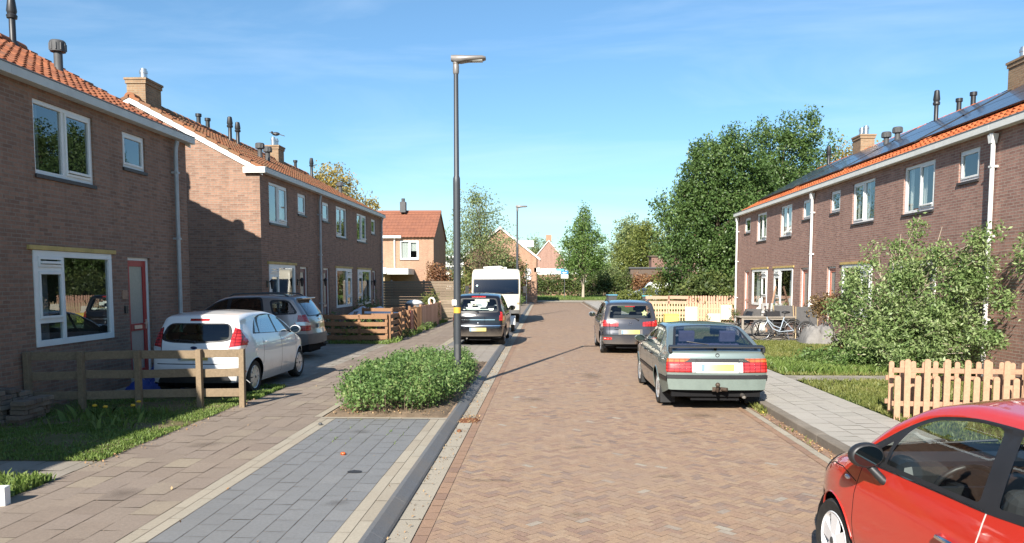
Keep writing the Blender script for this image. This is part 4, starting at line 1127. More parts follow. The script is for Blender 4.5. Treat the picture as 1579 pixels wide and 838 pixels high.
# ---- white hatchback in the left driveway
def white_hatch():
    R = .30; xr, xf = .70, 3.19
    pm = paint_mat('white_car_paint', (.74, .75, .75), 0, .3, dirt=.05)
    P = dict(L=3.95, W=1.72, top=[(0, .27), (0, .50), (.03, .64), (.06, .80), (.10, .93), (.20, 1.10), (.36, 1.34), (.40, 1.405), (.62, 1.44), (1.1, 1.475), (1.6, 1.475), (2.05, 1.42), (2.5, 1.26), (2.98, 1.0), (3.1, .965), (3.5, .86), (3.8, .70), (3.92, .54), (3.95, .40), (3.95, .24)],
        bot=[(0, .27), (.35, .24), (.6, .2), (3.2, .19), (3.95, .22)], plan=[(0, .86), (.25, .94), (.7, 1), (1.6, 1), (2.8, .995), (3.3, .97), (3.7, .88), (3.95, .72)],
        g=[(.18, .93), (.35, .975), (.55, 1), (.75, 1.0), (.92, .97), (1.0, .94), (1.25, .82), (1.48, .72)], r=[(0, .10), (.3, .13), (.6, .12), (2.4, .10), (3, .12), (3.95, .14)], crown=[(0, .0), (.4, .02), (1.5, .035), (2.6, .03), (3.3, .03), (3.95, .01)],
        bow=(.20, .32), bowlen=(.9, 1.2), wheels=(xr, xf, R, .19, 'cover', 'rim_silver'), lip=.006, lip_mat='body', seats=(2.0, .50, 1.12, 'seat'), dash=(2.75, .86),
        mats={'body': pm, 'window': M['car_glass_green'], 'rear_window': M['car_glass_olive'], 'windscreen': M['car_glass'], 'window_frame': M['black'], 'tail_lamp': M['lamp_red'], 'tail_lamp:c': M['lamp_clear'], 'brake_light': M['lamp_red'], 'reflector': M['lamp_red'], 'bumper': M['black'], 'sill': M['black'], 'headlight': M['lamp_clear'], 'seam': M['dark'], 'grille': M['black'], 'door': pm, 'tailgate': pm},
        offs={'tail_lamp': .012, 'headlight': .008, 'brake_light': .006, 'tail_lamp:c': .013})
    dr = fillet([(1.02, .27), (2.02, .25), (2.02, .98), (1.1, .98)], .05); df = fillet([(2.03, .25), (2.88, .25), (2.92, .99), (2.03, .98)], .05)
    P['ops'] = arches(xr, xf, R, .05) + [
        ('door', dr, 'S', B), ('door', df, 'S', B), ('seam', rect(2.02, 2.032, .26, .97), 'S', B), ('seam', [(1.02, .50), (1.032, .50), (1.11, .97), (1.10, .97)], 'S', B), ('seam', rect(2.885, 2.897, .28, .95), 'S', B),
        ('window_frame', fillet([(.72, 1.07), (2.80, .985), (2.2, 1.345), (1.6, 1.405), (1.10, 1.37)], [.05, .03, .3, .3, .25]), 'S', B),
        ('window', fillet([(.86, 1.09), (1.02, 1.075), (1.10, 1.33), (1.07, 1.32)], .02), 'S', B), ('window', fillet([(1.06, 1.07), (1.86, 1.035), (1.80, 1.375), (1.22, 1.36)], [.03, .03, .03, .15]), 'S', B), ('window', fillet([(1.94, 1.03), (2.5, 1.01), (2.16, 1.335), (1.88, 1.37)], .04), 'S', B),
        ('tailgate', fillet([(-.62, .60), (.62, .60), (.60, 1.36), (-.60, 1.36)], .1), 'B'),
        ('window_frame', fillet([(-.64, 1.0), (-.45, .955), (0, .94), (.45, .955), (.64, 1.0), (.56, 1.28), (-.56, 1.28)], [.1, .1, .1, .1, .1, .14, .14]), 'B'), ('rear_window', fillet([(-.57, 1.02), (-.42, .985), (0, .97), (.42, .985), (.57, 1.02), (.52, 1.26), (-.52, 1.26)], .06), 'B'),
        ('tail_lamp', fillet([(.58, .80), (.80, .84), (.80, 1.0), (.63, 1.22)], [.03, .05, .06, .03]), 'B', B), ('tail_lamp', fillet([(.1, .84), (.36, .90), (.42, 1.02), (.33, 1.20), (.2, 1.20)], .04), 'S', B), ('tail_lamp:c', fillet([(.585, .80), (.80, .84), (.80, .90), (.59, .87)], .03), 'B', B), ('brake_light', rect(-.17, .17, 1.315, 1.355), 'B'),
        ('bumper', fillet([(-.66, .27), (.66, .27), (.56, .42), (-.56, .42)], .05), 'B'), ('reflector', rect(.56, .80, .42, .46), 'B', B), ('seam', rect(-.66, .66, .585, .60), 'B'),
        ('windscreen', fillet([(-.66, 1.02), (.66, 1.02), (.54, 1.40), (-.54, 1.40)], .06), 'F'), ('headlight', fillet([(.42, .68), (.80, .74), (.78, .88), (.5, .80)], .04), 'F', B), ('grille', fillet([(-.4, .3), (.4, .3), (.5, .5), (-.5, .5)], .05), 'F')]
    def ex(root, S, P):
        for sd in B:
            mirror(root, S, 2.62, 1.0, sd, pm, (.14, .2, .15), .13); handle(root, S, 1.2, .90, sd, pm); handle(root, S, 2.12, .87, sd, pm)
        wiper(root, S, [(-.0, .965), (.12, .99), (.38, 1.0)]); plate(root, S, -.26, .26, .66, .77); badge(root, S, 0, .87, .06, 'dark_blue', .45)
    return car('white five-door hatchback parked in the left driveway behind the plank fence', P, (-6.03, 14.83, PL), pi / 2, ex)
M['dark_blue'] = plain('badge_blue', (.02, .03, .09), .25, .3, .5, .05, 5)
# ---- silver-brown off-roader standing across the driveway
def suv():
    R = .345; xr, xf = .90, 3.53
    pm = paint_mat('suv_paint', (.30, .285, .275), .65, .35, dirt=.15)
    P = dict(L=4.35, W=1.82, top=[(0, .40), (0, .62), (.04, .78), (.06, .95), (.12, 1.10), (.42, 1.50), (.50, 1.60), (.75, 1.645), (1.4, 1.68), (2.0, 1.665), (2.35, 1.60), (2.75, 1.36), (3.15, 1.09), (3.3, 1.05), (3.8, .97), (4.15, .86), (4.3, .70), (4.35, .52), (4.35, .34)],
        bot=[(0, .40), (.5, .30), (3.8, .28), (4.35, .34)], plan=[(0, .88), (.3, .95), (.8, 1), (3.0, 1), (3.7, .97), (4.1, .86), (4.35, .7)],
        g=[(.25, .95), (.5, 1.0), (.8, 1.0), (1.02, .975), (1.1, .95), (1.4, .85), (1.68, .74)], r=[(0, .1), (.5, .14), (2.3, .11), (3.2, .12), (4.35, .14)], crown=[(0, 0), (.5, .02), (1.6, .03), (3.3, .03), (4.35, .01)],
        bow=(.22, .3), wheels=(xr, xf, R, .22, 'spoke5', 'rim_silver'), lip=.022, lip_mat='dark_grey', seats=(2.2, .68, 1.25, 'seat'), dash=(2.95, 1.0), arch=.06,
        mats={'body': pm, 'window': M['car_glass_dark'], 'quarter_window': M['car_glass'], 'rear_window': M['car_glass_dark'], 'windscreen': M['car_glass'], 'window_frame': M['black'], 'tail_lamp': M['lamp_red'], 'tail_lamp:c': M['lamp_clear'], 'bumper': M['bumper_grey'], 'cladding': M['bumper_grey'], 'seam': M['dark'], 'headlight': M['lamp_clear'], 'door': pm, 'tailgate': pm}, offs={'tail_lamp': .012, 'tail_lamp:c': .014, 'bumper': .015, 'cladding': .01})
    P['ops'] = [('cladding', rect(.2, 4.2, .26, .52), 'S', B), ('bumper', rect(-.02, .62, .36, .66), 'S', B)] + arches(xr, xf, R, .06) + [
        ('door', fillet([(1.32, .53), (2.18, .53), (2.18, 1.09), (1.25, 1.09)], .05), 'S', B), ('door', fillet([(2.2, .53), (3.1, .53), (3.1, 1.09), (2.2, 1.09)], .05), 'S', B),
        ('seam', rect(2.183, 2.197, .5, 1.08), 'S', B), ('seam', rect(1.30, 1.314, .75, 1.08), 'S', B), ('seam', rect(3.1, 3.114, .5, 1.06), 'S', B),
        ('window_frame', fillet([(1.22, 1.10), (3.05, 1.09), (2.55, 1.45), (2.2, 1.575), (1.32, 1.60)], [.1, .03, .1, .2, .1]), 'S', B),
        ('window', fillet([(1.28, 1.12), (2.14, 1.11), (2.10, 1.55), (1.36, 1.565)], [.06, .03, .03, .1]), 'S', B), ('window', fillet([(2.24, 1.11), (2.9, 1.11), (2.5, 1.43), (2.2, 1.545)], .04), 'S', B),
        ('window_frame', fillet([(.36, 1.17), (1.02, 1.14), (1.14, 1.53), (.62, 1.52)], [.12, .1, .12, .12]), 'S', B), ('quarter_window', fillet([(.44, 1.20), (.97, 1.18), (1.07, 1.49), (.66, 1.49)], .09), 'S', B),
        ('tailgate', fillet([(-.68, .66), (.68, .66), (.64, 1.55), (-.64, 1.55)], .1), 'B'), ('window_frame', fillet([(-.66, 1.10), (.66, 1.10), (.58, 1.52), (-.58, 1.52)], .08), 'B'), ('rear_window', fillet([(-.60, 1.13), (.60, 1.13), (.53, 1.49), (-.53, 1.49)], .07), 'B'),
        ('bumper', fillet([(-.9, .40), (.9, .40), (.9, .66), (-.9, .66)], .03), 'B'), ('tail_lamp', fillet([(.66, .74), (.9, .74), (.9, 1.14), (.70, 1.14)], .03), 'B', B), ('tail_lamp', fillet([(.0, .76), (.33, .76), (.33, 1.04), (.24, 1.16), (.1, 1.16)], .03), 'S', B), ('tail_lamp:c', rect(.74, .86, .88, .97), 'B', B), ('tail_lamp:c', rect(.12, .22, .88, .97), 'S', B),
        ('windscreen', fillet([(-.72, 1.1), (.72, 1.1), (.60, 1.58), (-.60, 1.58)], .06), 'F'), ('headlight', fillet([(.5, .72), (.86, .74), (.84, .92), (.5, .9)], .04), 'F', B)]
    def ex(root, S, P):
        for sd in B:
            mirror(root, S, 2.95, 1.12, sd, pm, (.14, .2, .18), .14); handle(root, S, 1.45, 1.0, sd, pm); handle(root, S, 2.32, 1.0, sd, pm)
            rl = MB(); pts = [S.on_top(x, sd * .60, .045 if 0.75 < x < 2.15 else .0) for x in (.68, .8, 1.2, 1.7, 2.1, 2.22)]; rl.tube(pts, .018, 8); rl.build('roof_rail', M['dark_grey'], root, smooth=60)
        wiper(root, S, [(0, 1.10), (-.12, 1.13), (-.36, 1.14)], .016); p = plate(root, S, -.26, .26, .80, .91); badge(root, S, 0, 1.02, .06)
        exhaust(root, P['L'], -.5, .34); 
        sp = MB(); sp.obox(S.on_back(0, 1.56, .05), (.16, 1.1, .04)); sp.build('spoiler', pm, root, bev=.015)
    return car('silver brown off-roader parked across the left driveway behind the white hatchback', P, (-5.92 - 2.175, 20.15, PL), pi, ex)
M['bumper_grey'] = plain('bumper_grey', (.12, .115, .112), .55, .2, .4, .15, 6)
# ---- black compact car in the far left bay
def black_mpv():
    R = .31; xr, xf = .66, 3.28
    pm = paint_mat('black_car_paint', (.006, .006, .008), .0, .16, dirt=.02, coat=.5)
    P = dict(L=4.05, W=1.69, top=[(0, .30), (0, .55), (.03, .70), (.05, .90), (.09, 1.02), (.30, 1.44), (.36, 1.535), (.55, 1.58), (1.2, 1.625), (1.8, 1.61), (2.3, 1.50), (2.8, 1.24), (3.2, 1.04), (3.35, 1.0), (3.7, .90), (3.95, .74), (4.03, .58), (4.05, .42), (4.05, .26)],
        bot=[(0, .30), (.4, .24), (3.4, .2), (4.05, .25)], plan=[(0, .88), (.3, .95), (.7, 1), (3.0, 1), (3.5, .96), (3.85, .85), (4.05, .68)],
        g=[(.2, .93), (.45, .985), (.7, 1), (.92, .985), (1.02, .955), (1.3, .86), (1.62, .755)], r=[(0, .09), (.4, .12), (2.3, .1), (3.2, .12), (4.05, .14)], crown=[(0, 0), (.4, .02), (1.5, .035), (3.3, .03), (4.05, .01)],
        bow=(.16, .3), wheels=(xr, xf, R, .19, 'spoke7', 'rim_silver'), lip=.008, lip_mat='body', seats=(2.0, .58, 1.1, 'seat'), dash=(2.8, .95),
        mats={'body': pm, 'window': M['car_glass'], 'rear_window': M['car_glass'], 'windscreen': M['car_glass'], 'window_frame': M['black'], 'tail_lamp': M['lamp_red'], 'brake_light': M['lamp_red'], 'trim': M['chrome'], 'seam': M['dark'], 'headlight': M['lamp_clear'], 'door': pm, 'tailgate': pm, 'sticker': M['white']}, offs={'tail_lamp': .012, 'brake_light': .006, 'trim': .006})
    P['ops'] = arches(xr, xf, R, .05) + [
        ('door', fillet([(1.05, .27), (1.98, .27), (1.98, 1.0), (1.05, 1.0)], .05), 'S', B), ('door', fillet([(2.0, .27), (2.92, .27), (2.92, 1.0), (2.0, 1.0)], .05), 'S', B),
        ('window_frame', fillet([(.5, 1.06), (2.95, 1.02), (2.3, 1.45), (1.7, 1.545), (.75, 1.52)], [.05, .03, .2, .2, .1]), 'S', B), ('window', fillet([(.6, 1.09), (1.0, 1.08), (1.0, 1.49), (.8, 1.48)], .04), 'S', B), ('window', fillet([(1.06, 1.07), (1.92, 1.06), (1.88, 1.51), (1.06, 1.50)], .04), 'S', B), ('window', fillet([(1.98, 1.06), (2.75, 1.05), (2.24, 1.42), (1.95, 1.50)], .04), 'S', B),
        ('tailgate', fillet([(-.60, .62), (.60, .62), (.60, 1.5), (-.60, 1.5)], .1), 'B'), ('window_frame', fillet([(-.65, 1.04), (.65, 1.04), (.57, 1.47), (-.57, 1.47)], .09), 'B'), ('rear_window', fillet([(-.60, 1.07), (.60, 1.07), (.53, 1.44), (-.53, 1.44)], .08), 'B'),
        ('tail_lamp', fillet([(.64, .78), (.9, .78), (.9, .98), (.68, .92)], .03), 'B', B), ('tail_lamp', fillet([(.0, .78), (.20, .80), (.30, 1.02), (.1, 1.08)], .03), 'S', B), ('brake_light', rect(-.22, .22, 1.49, 1.53), 'B'), ('trim', rect(-.52, .52, .80, .822), 'B'), ('trim', rect(-.86, .86, .615, .638), 'B'),
        ('windscreen', fillet([(-.66, 1.06), (.66, 1.06), (.55, 1.5), (-.55, 1.5)], .06), 'F'), ('headlight', fillet([(.45, .68), (.82, .72), (.8, .88), (.5, .84)], .04), 'F', B)]
    def ex(root, S, P):
        for sd in B: mirror(root, S, 2.8, 1.05, sd, M['black'], (.13, .2, .15), .14); handle(root, S, 1.2, .92, sd, pm); handle(root, S, 2.15, .92, sd, pm)
        wiper(root, S, [(.0, 1.05), (.10, 1.08), (.40, 1.12)]); plate(root, S, -.26, .26, .455, .565); badge(root, S, 0, .96, .05, 'chrome', .9, True); badge(root, S, 0, .70, .03, 'chrome', 1)
        antenna(root, S, .6, 0, .3); exhaust(root, P['L'], .35, .24)
        # white and green sticker lettering on the rear window, as an emblem
        st = MB()
        for (a, b, c, d) in ((-.22, .16, 1.30, 1.37), (-.30, -.20, 1.18, 1.30), (.12, .26, 1.24, 1.34), (-.45, .46, 1.115, 1.135), (-.36, .05, 1.15, 1.19), (.34, .46, 1.10, 1.16)):
            q = [S.on_back(y, z, .004) for y, z in ((-a, c), (-b, c), (-b - .02, d), (-a + .03, d))]; st.quad(*q)
        st.build('window_sticker', M['sticker_green'], root, fix=False)
    return car('black compact car parked behind the lamp post in the far left bay', P, (-2.10, 23.75 + 2.025, PL), pi / 2, ex)
M['sticker_green'] = plain('sticker', (.62, .70, .60), .5, 0, .4, .25, 9)
# ---- dark grey hatchback on the right
def grey_hatch():
    R = .30; xr, xf = .62, 3.11
    pm = paint_mat('grey_car_paint', (.048, .050, .062), .3, .22, dirt=.08, coat=.7)
    P = dict(L=3.93, W=1.68, top=[(0, .30), (0, .55), (.03, .70), (.06, .88), (.10, 1.0), (.30, 1.35), (.36, 1.45), (.55, 1.49), (1.2, 1.53), (1.8, 1.515), (2.25, 1.41), (2.75, 1.15), (3.1, .98), (3.25, .95), (3.6, .85), (3.82, .70), (3.91, .55), (3.93, .42), (3.93, .25)],
        bot=[(0, .30), (.4, .25), (3.3, .2), (3.93, .25)], plan=[(0, .9), (.3, .96), (.7, 1), (3.0, 1), (3.4, .96), (3.75, .85), (3.93, .68)],
        g=[(.2, .93), (.45, .985), (.7, 1), (.88, .985), (.97, .955), (1.25, .86), (1.53, .76)], r=[(0, .09), (.4, .11), (2.3, .1), (3.2, .12), (3.93, .14)], crown=[(0, 0), (.4, .02), (1.5, .03), (3.3, .03), (3.93, .01)],
        bow=(.15, .3), wheels=(xr, xf, R, .185, 'spoke8', 'rim_silver'), lip=.008, lip_mat='body', seats=(1.95, .55, 1.05, 'seat'), dash=(2.7, .9),
        mats={'body': pm, 'window': M['car_glass'], 'rear_window': M['car_glass'], 'windscreen': M['car_glass'], 'window_frame': M['black'], 'tail_lamp': M['lamp_red'], 'reflector': M['lamp_red'], 'brake_light': M['lamp_red'], 'seam': M['dark'], 'headlight': M['lamp_clear'], 'door': pm, 'tailgate': pm, 'plate_recess': M['bumper_grey']}, offs={'tail_lamp': .012, 'reflector': .006})
    P['ops'] = arches(xr, xf, R, .05) + [
        ('door', fillet([(1.0, .27), (1.9, .27), (1.9, .97), (1.0, .97)], .05), 'S', B), ('door', fillet([(1.92, .27), (2.82, .27), (2.82, .97), (1.92, .97)], .05), 'S', B),
        ('window_frame', fillet([(.5, 1.02), (2.85, .98), (2.2, 1.37), (1.6, 1.455), (.72, 1.42)], [.05, .03, .2, .2, .1]), 'S', B), ('window', fillet([(.6, 1.05), (.95, 1.04), (.95, 1.40), (.78, 1.39)], .04), 'S', B), ('window', fillet([(1.0, 1.03), (1.85, 1.02), (1.8, 1.42), (1.0, 1.41)], .04), 'S', B), ('window', fillet([(1.92, 1.02), (2.65, 1.01), (2.15, 1.345), (1.88, 1.41)], .04), 'S', B),
        ('tailgate', fillet([(-.58, .58), (.58, .58), (.58, 1.42), (-.58, 1.42)], .08), 'B'), ('window_frame', fillet([(-.66, 1.0), (.66, 1.0), (.56, 1.40), (-.56, 1.40)], .07), 'B'), ('rear_window', fillet([(-.60, 1.03), (.60, 1.03), (.52, 1.375), (-.52, 1.375)], .06), 'B'),
        ('tail_lamp', fillet([(.34, .80), (.86, .80), (.86, .96), (.34, .92)], .03), 'B', B), ('tail_lamp', fillet([(.0, .80), (.24, .81), (.28, .96), (.1, .98)], .03), 'S', B), ('reflector', fillet(rect(.52, .76, .42, .49), .02), 'B', B), ('brake_light', rect(-.14, .14, 1.345, 1.37), 'B'), ('plate_recess', rect(-.34, .34, .565, .72), 'B'), ('seam', rect(.575, .59, .58, .96), 'B', B), ('seam', rect(-.8, .8, .545, .558), 'B'),
        ('windscreen', fillet([(-.66, 1.0), (.66, 1.0), (.55, 1.42), (-.55, 1.42)], .06), 'F'), ('headlight', fillet([(.45, .62), (.80, .66), (.78, .82), (.5, .78)], .04), 'F', B)]
    def ex(root, S, P):
        for sd in B: mirror(root, S, 2.7, 1.0, sd, M['grey_mirror'], (.13, .2, .15), .14); handle(root, S, 1.15, .88, sd, pm); handle(root, S, 2.05, .88, sd, pm)
        for sd in B:
            rl = MB(); rl.tube([S.on_top(x, sd * .57, .035 if 0.6 < x < 1.9 else 0) for x in (.52, .65, 1.2, 1.8, 1.95)], .016, 8); rl.build('roof_rail', M['dark_grey'], root, smooth=60)
        wiper(root, S, [(-.05, .99), (-.16, 1.04), (.20, 1.055)] if False else [(-.22, .985), (-.12, 1.04), (.16, 1.05)]); plate(root, S, -.26, .26, .585, .70); badge(root, S, 0, .87, .055, 'chrome', .75, True)
        towbar(root, P['L'], -.18, .32)
        sd_ = MB(); c = S.on_back(-.42, 1.17, -.10); 
        vs = []; n = 5
        for k in range(10):
            a = pi / 2 + 2 * pi * k / 10; r = .09 if k % 2 == 0 else .05; vs.append((c.x, c.y + r * cos(a), c.z + r * sin(a)))
        sd_.add(vs + [(v[0] + .03, v[1], v[2]) for v in vs], [tuple(range(10)), tuple(range(19, 9, -1))] + [(k, (k + 1) % 10, (k + 1) % 10 + 10, k + 10) for k in range(10)])
        tag(sd_.build('star_ornament', M['star_yellow'], root), None)
        bt = MB()
        for z in (.775, .72): q = S.on_back(.38, z, .004); bt.obox(q, (.004, .14, .018))
        bt.build('badge', M['chrome'], root)
    return car('dark grey hatchback with a yellow star in its rear window', P, (2.40, 21.95 + 1.965, 0), pi / 2, ex)
M['grey_mirror'] = plain('grey_mirror', (.28, .31, .35), .3, .3, .5, .05, 5)
M['star_yellow'] = plain('star_yellow', (.66, .68, .30), .6, 0, .4, .1, 9)
# ---- green-grey old liftback on the right
def liftback():
    R = .295; xr, xf = .97, 3.545
    pm = paint_mat('green_car_paint', (.225, .275, .255), .55, .34, dirt=.2, coat=.8)
    P = dict(L=4.47, W=1.69, top=[(0, .36), (0, .60), (.0, .66), (.03, .78), (.05, .90), (.08, .965), (.16, .985), (.55, 1.13), (.98, 1.305), (1.15, 1.345), (1.55, 1.372), (2.0, 1.365), (2.3, 1.31), (2.75, 1.09), (3.1, .925), (3.25, .90), (3.8, .83), (4.25, .74), (4.4, .66), (4.47, .52), (4.47, .30)],
        bot=[(0, .36), (.4, .27), (.7, .22), (3.6, .2), (4.47, .28)], plan=[(0, .93), (.3, .97), (.8, 1), (3.2, 1), (3.8, .97), (4.2, .91), (4.47, .82)],
        g=[(.2, .93), (.4, .975), (.55, 1.0), (.7, 1.0), (.86, .975), (.93, .945), (1.15, .82), (1.372, .70)], r=[(0, .06), (.3, .07), (1.1, .10), (2.3, .09), (3.1, .08), (4.47, .08)], crown=[(0, 0), (.3, .01), (1.5, .03), (3.3, .025), (4.47, .01)],
        bow=(.09, .14), bowlen=(.7, 1.0), wheels=(xr, xf, R, .185, 'spoke8', 'rim_silver'), lip=.010, lip_mat='body', seats=(2.15, .48, 1.3, 'seat_grey'), dash=(2.95, .82),
        mats={'body': pm, 'window': M['car_glass'], 'rear_window': M['car_glass_blue'], 'windscreen': M['car_glass'], 'window_frame': M['black'], 'tail_lamp': M['lamp_red'], 'turn_lamp': M['lamp_orange'], 'reverse_lamp': M['lamp_clear'], 'tail_panel': M['black'], 'bumper_strip': M['black'], 'bumper': M['green_bumper'], 'side_strip': M['black'], 'seam': M['dark'], 'headlight': M['lamp_clear'], 'door': pm, 'tailgate': pm, 'plate_recess': M['cream']},
        offs={'tail_lamp': .010, 'turn_lamp': .010, 'reverse_lamp': .008, 'bumper_strip': .02, 'tail_panel': .004, 'side_strip': .012})
    P['ops'] = [('bumper', rect(-.02, .6, .25, .56), 'S', B), ('side_strip', rect(.0, .58, .50, .56), 'S', B), ('side_strip', rect(3.07, 3.16, .50, .56), 'S', B), ('side_strip', rect(3.93, 4.4, .50, .56), 'S', B)] + arches(xr, xf, R, .05) + [
        ('door', fillet([(1.32, .27), (2.10, .27), (2.10, .93), (1.32, .93)], .04), 'S', B), ('door', fillet([(2.12, .27), (3.05, .27), (3.05, .93), (2.12, .93)], .04), 'S', B), ('side_strip', rect(1.33, 3.04, .50, .56), 'S', B),
        ('seam', rect(2.104, 2.118, .28, .93), 'S', B), ('seam', rect(3.05, 3.062, .28, .90), 'S', B), ('seam', rect(1.30, 1.313, .6, .93), 'S', B),
        ('window_frame', fillet([(.92, .985), (2.98, .945), (2.36, 1.255), (2.0, 1.315), (1.2, 1.30)], [.04, .03, .15, .15, .08]), 'S', B), ('window', fillet([(1.02, 1.0), (1.36, .99), (1.36, 1.26), (1.22, 1.265)], .03), 'S', B), ('window', fillet([(1.41, .985), (2.10, .975), (2.05, 1.28), (1.41, 1.27)], .03), 'S', B), ('window', fillet([(2.16, .975), (2.86, .965), (2.32, 1.235), (2.12, 1.28)], .03), 'S', B),
        ('bumper', rect(-.9, .9, .36, .60), 'B'), ('bumper_strip', rect(-.9, .9, .545, .60), 'B'),
        ('tail_panel', rect(-.78, .78, .80, .86), 'B'), ('plate_recess', fillet(rect(-.34, .34, .635, .80), .02), 'B'), ('tail_lamp', fillet(rect(.40, .90, .64, .80), .01), 'B', B), ('turn_lamp', fillet([(.52, .80), (.90, .80), (.90, .86), (.42, .86)], .01), 'B', B), ('reverse_lamp', rect(.345, .40, .64, .80), 'B', B), ('tail_lamp', rect(.0, .12, .66, .80), 'S', B), ('turn_lamp', rect(.0, .12, .80, .855), 'S', B),
        ('windscreen', fillet([(-.66, .95), (.66, .95), (.54, 1.30), (-.54, 1.30)], .05), 'F'), ('headlight', fillet([(.42, .60), (.78, .60), (.78, .72), (.42, .72)], .02), 'F', B)]
    P['ops'] += [('window_frame', fillet([(.17, -.69), (.17, .69), (1.10, .53), (1.10, -.53)], .05), 'T'), ('rear_window', fillet([(.22, -.64), (.22, .64), (1.05, .495), (1.05, -.495)], .05), 'T')]
    def ex(root, S, P):
        L = P['L']
        for sd in B: mirror(root, S, 2.72, .96, sd, pm, (.12, .19, .12), .12); handle(root, S, 1.5, .82, sd, M['black']); handle(root, S, 2.3, .82, sd, M['black'])
        sp = MB(); pts = []
        sp.obox((-L / 2 + .12, 0, 1.045), (.15, 1.50, .03), Matrix.Rotation(radians(-8), 3, 'Y'))
        for sd in B: sp.obox((-L / 2 + .12, sd * .735, 1.0), (.14, .045, .10))
        sp.build('spoiler', M['black'], root, bev=.012)
        c = S.on_back(0, .72, .0)
        plate(root, S, -.26, .26, .665, .775, .004)
        text_mesh('badge', 'GLX', .05, 'chrome', root, S.on_back(.30, .83, .008), (radians(90), 0, radians(-90)))
        text_mesh('badge', 'MAZDA', .045, 'chrome', root, S.on_back(-.42, .83, .008), (radians(90), 0, radians(-90)))
        badge(root, S, 0, .915, .028, 'dark_grey', 1, True)
        wp = MB(); wp.tube([S.on_top(.20, .0, .015), S.on_top(.30, .10, .03), S.on_top(.42, .42, .03)], .010, 6); wp.ball(S.on_top(.20, 0, .015), .025, 8); wp.build('rear_wiper', M['black'], root, smooth=60)
        towbar(root, L, 0.02, .36); exhaust(root, L, -.42, .26, .035); flaps(root, (xr - .38, xf - .38), S.W, L, .07, .44)
        tri = MB()
    return car('old green-grey liftback with black spoiler and tow bar, parked nearest on the right', P, (2.73, 12.32 + 2.235, 0), pi / 2, ex)
M['green_bumper'] = plain('green_bumper', (.15, .185, .165), .45, .1, .45, .12, 5)
M['car_glass_blue'] = glass_mat('car_glass_blue', (.50, .53, .68), .07, 0, 1.2)
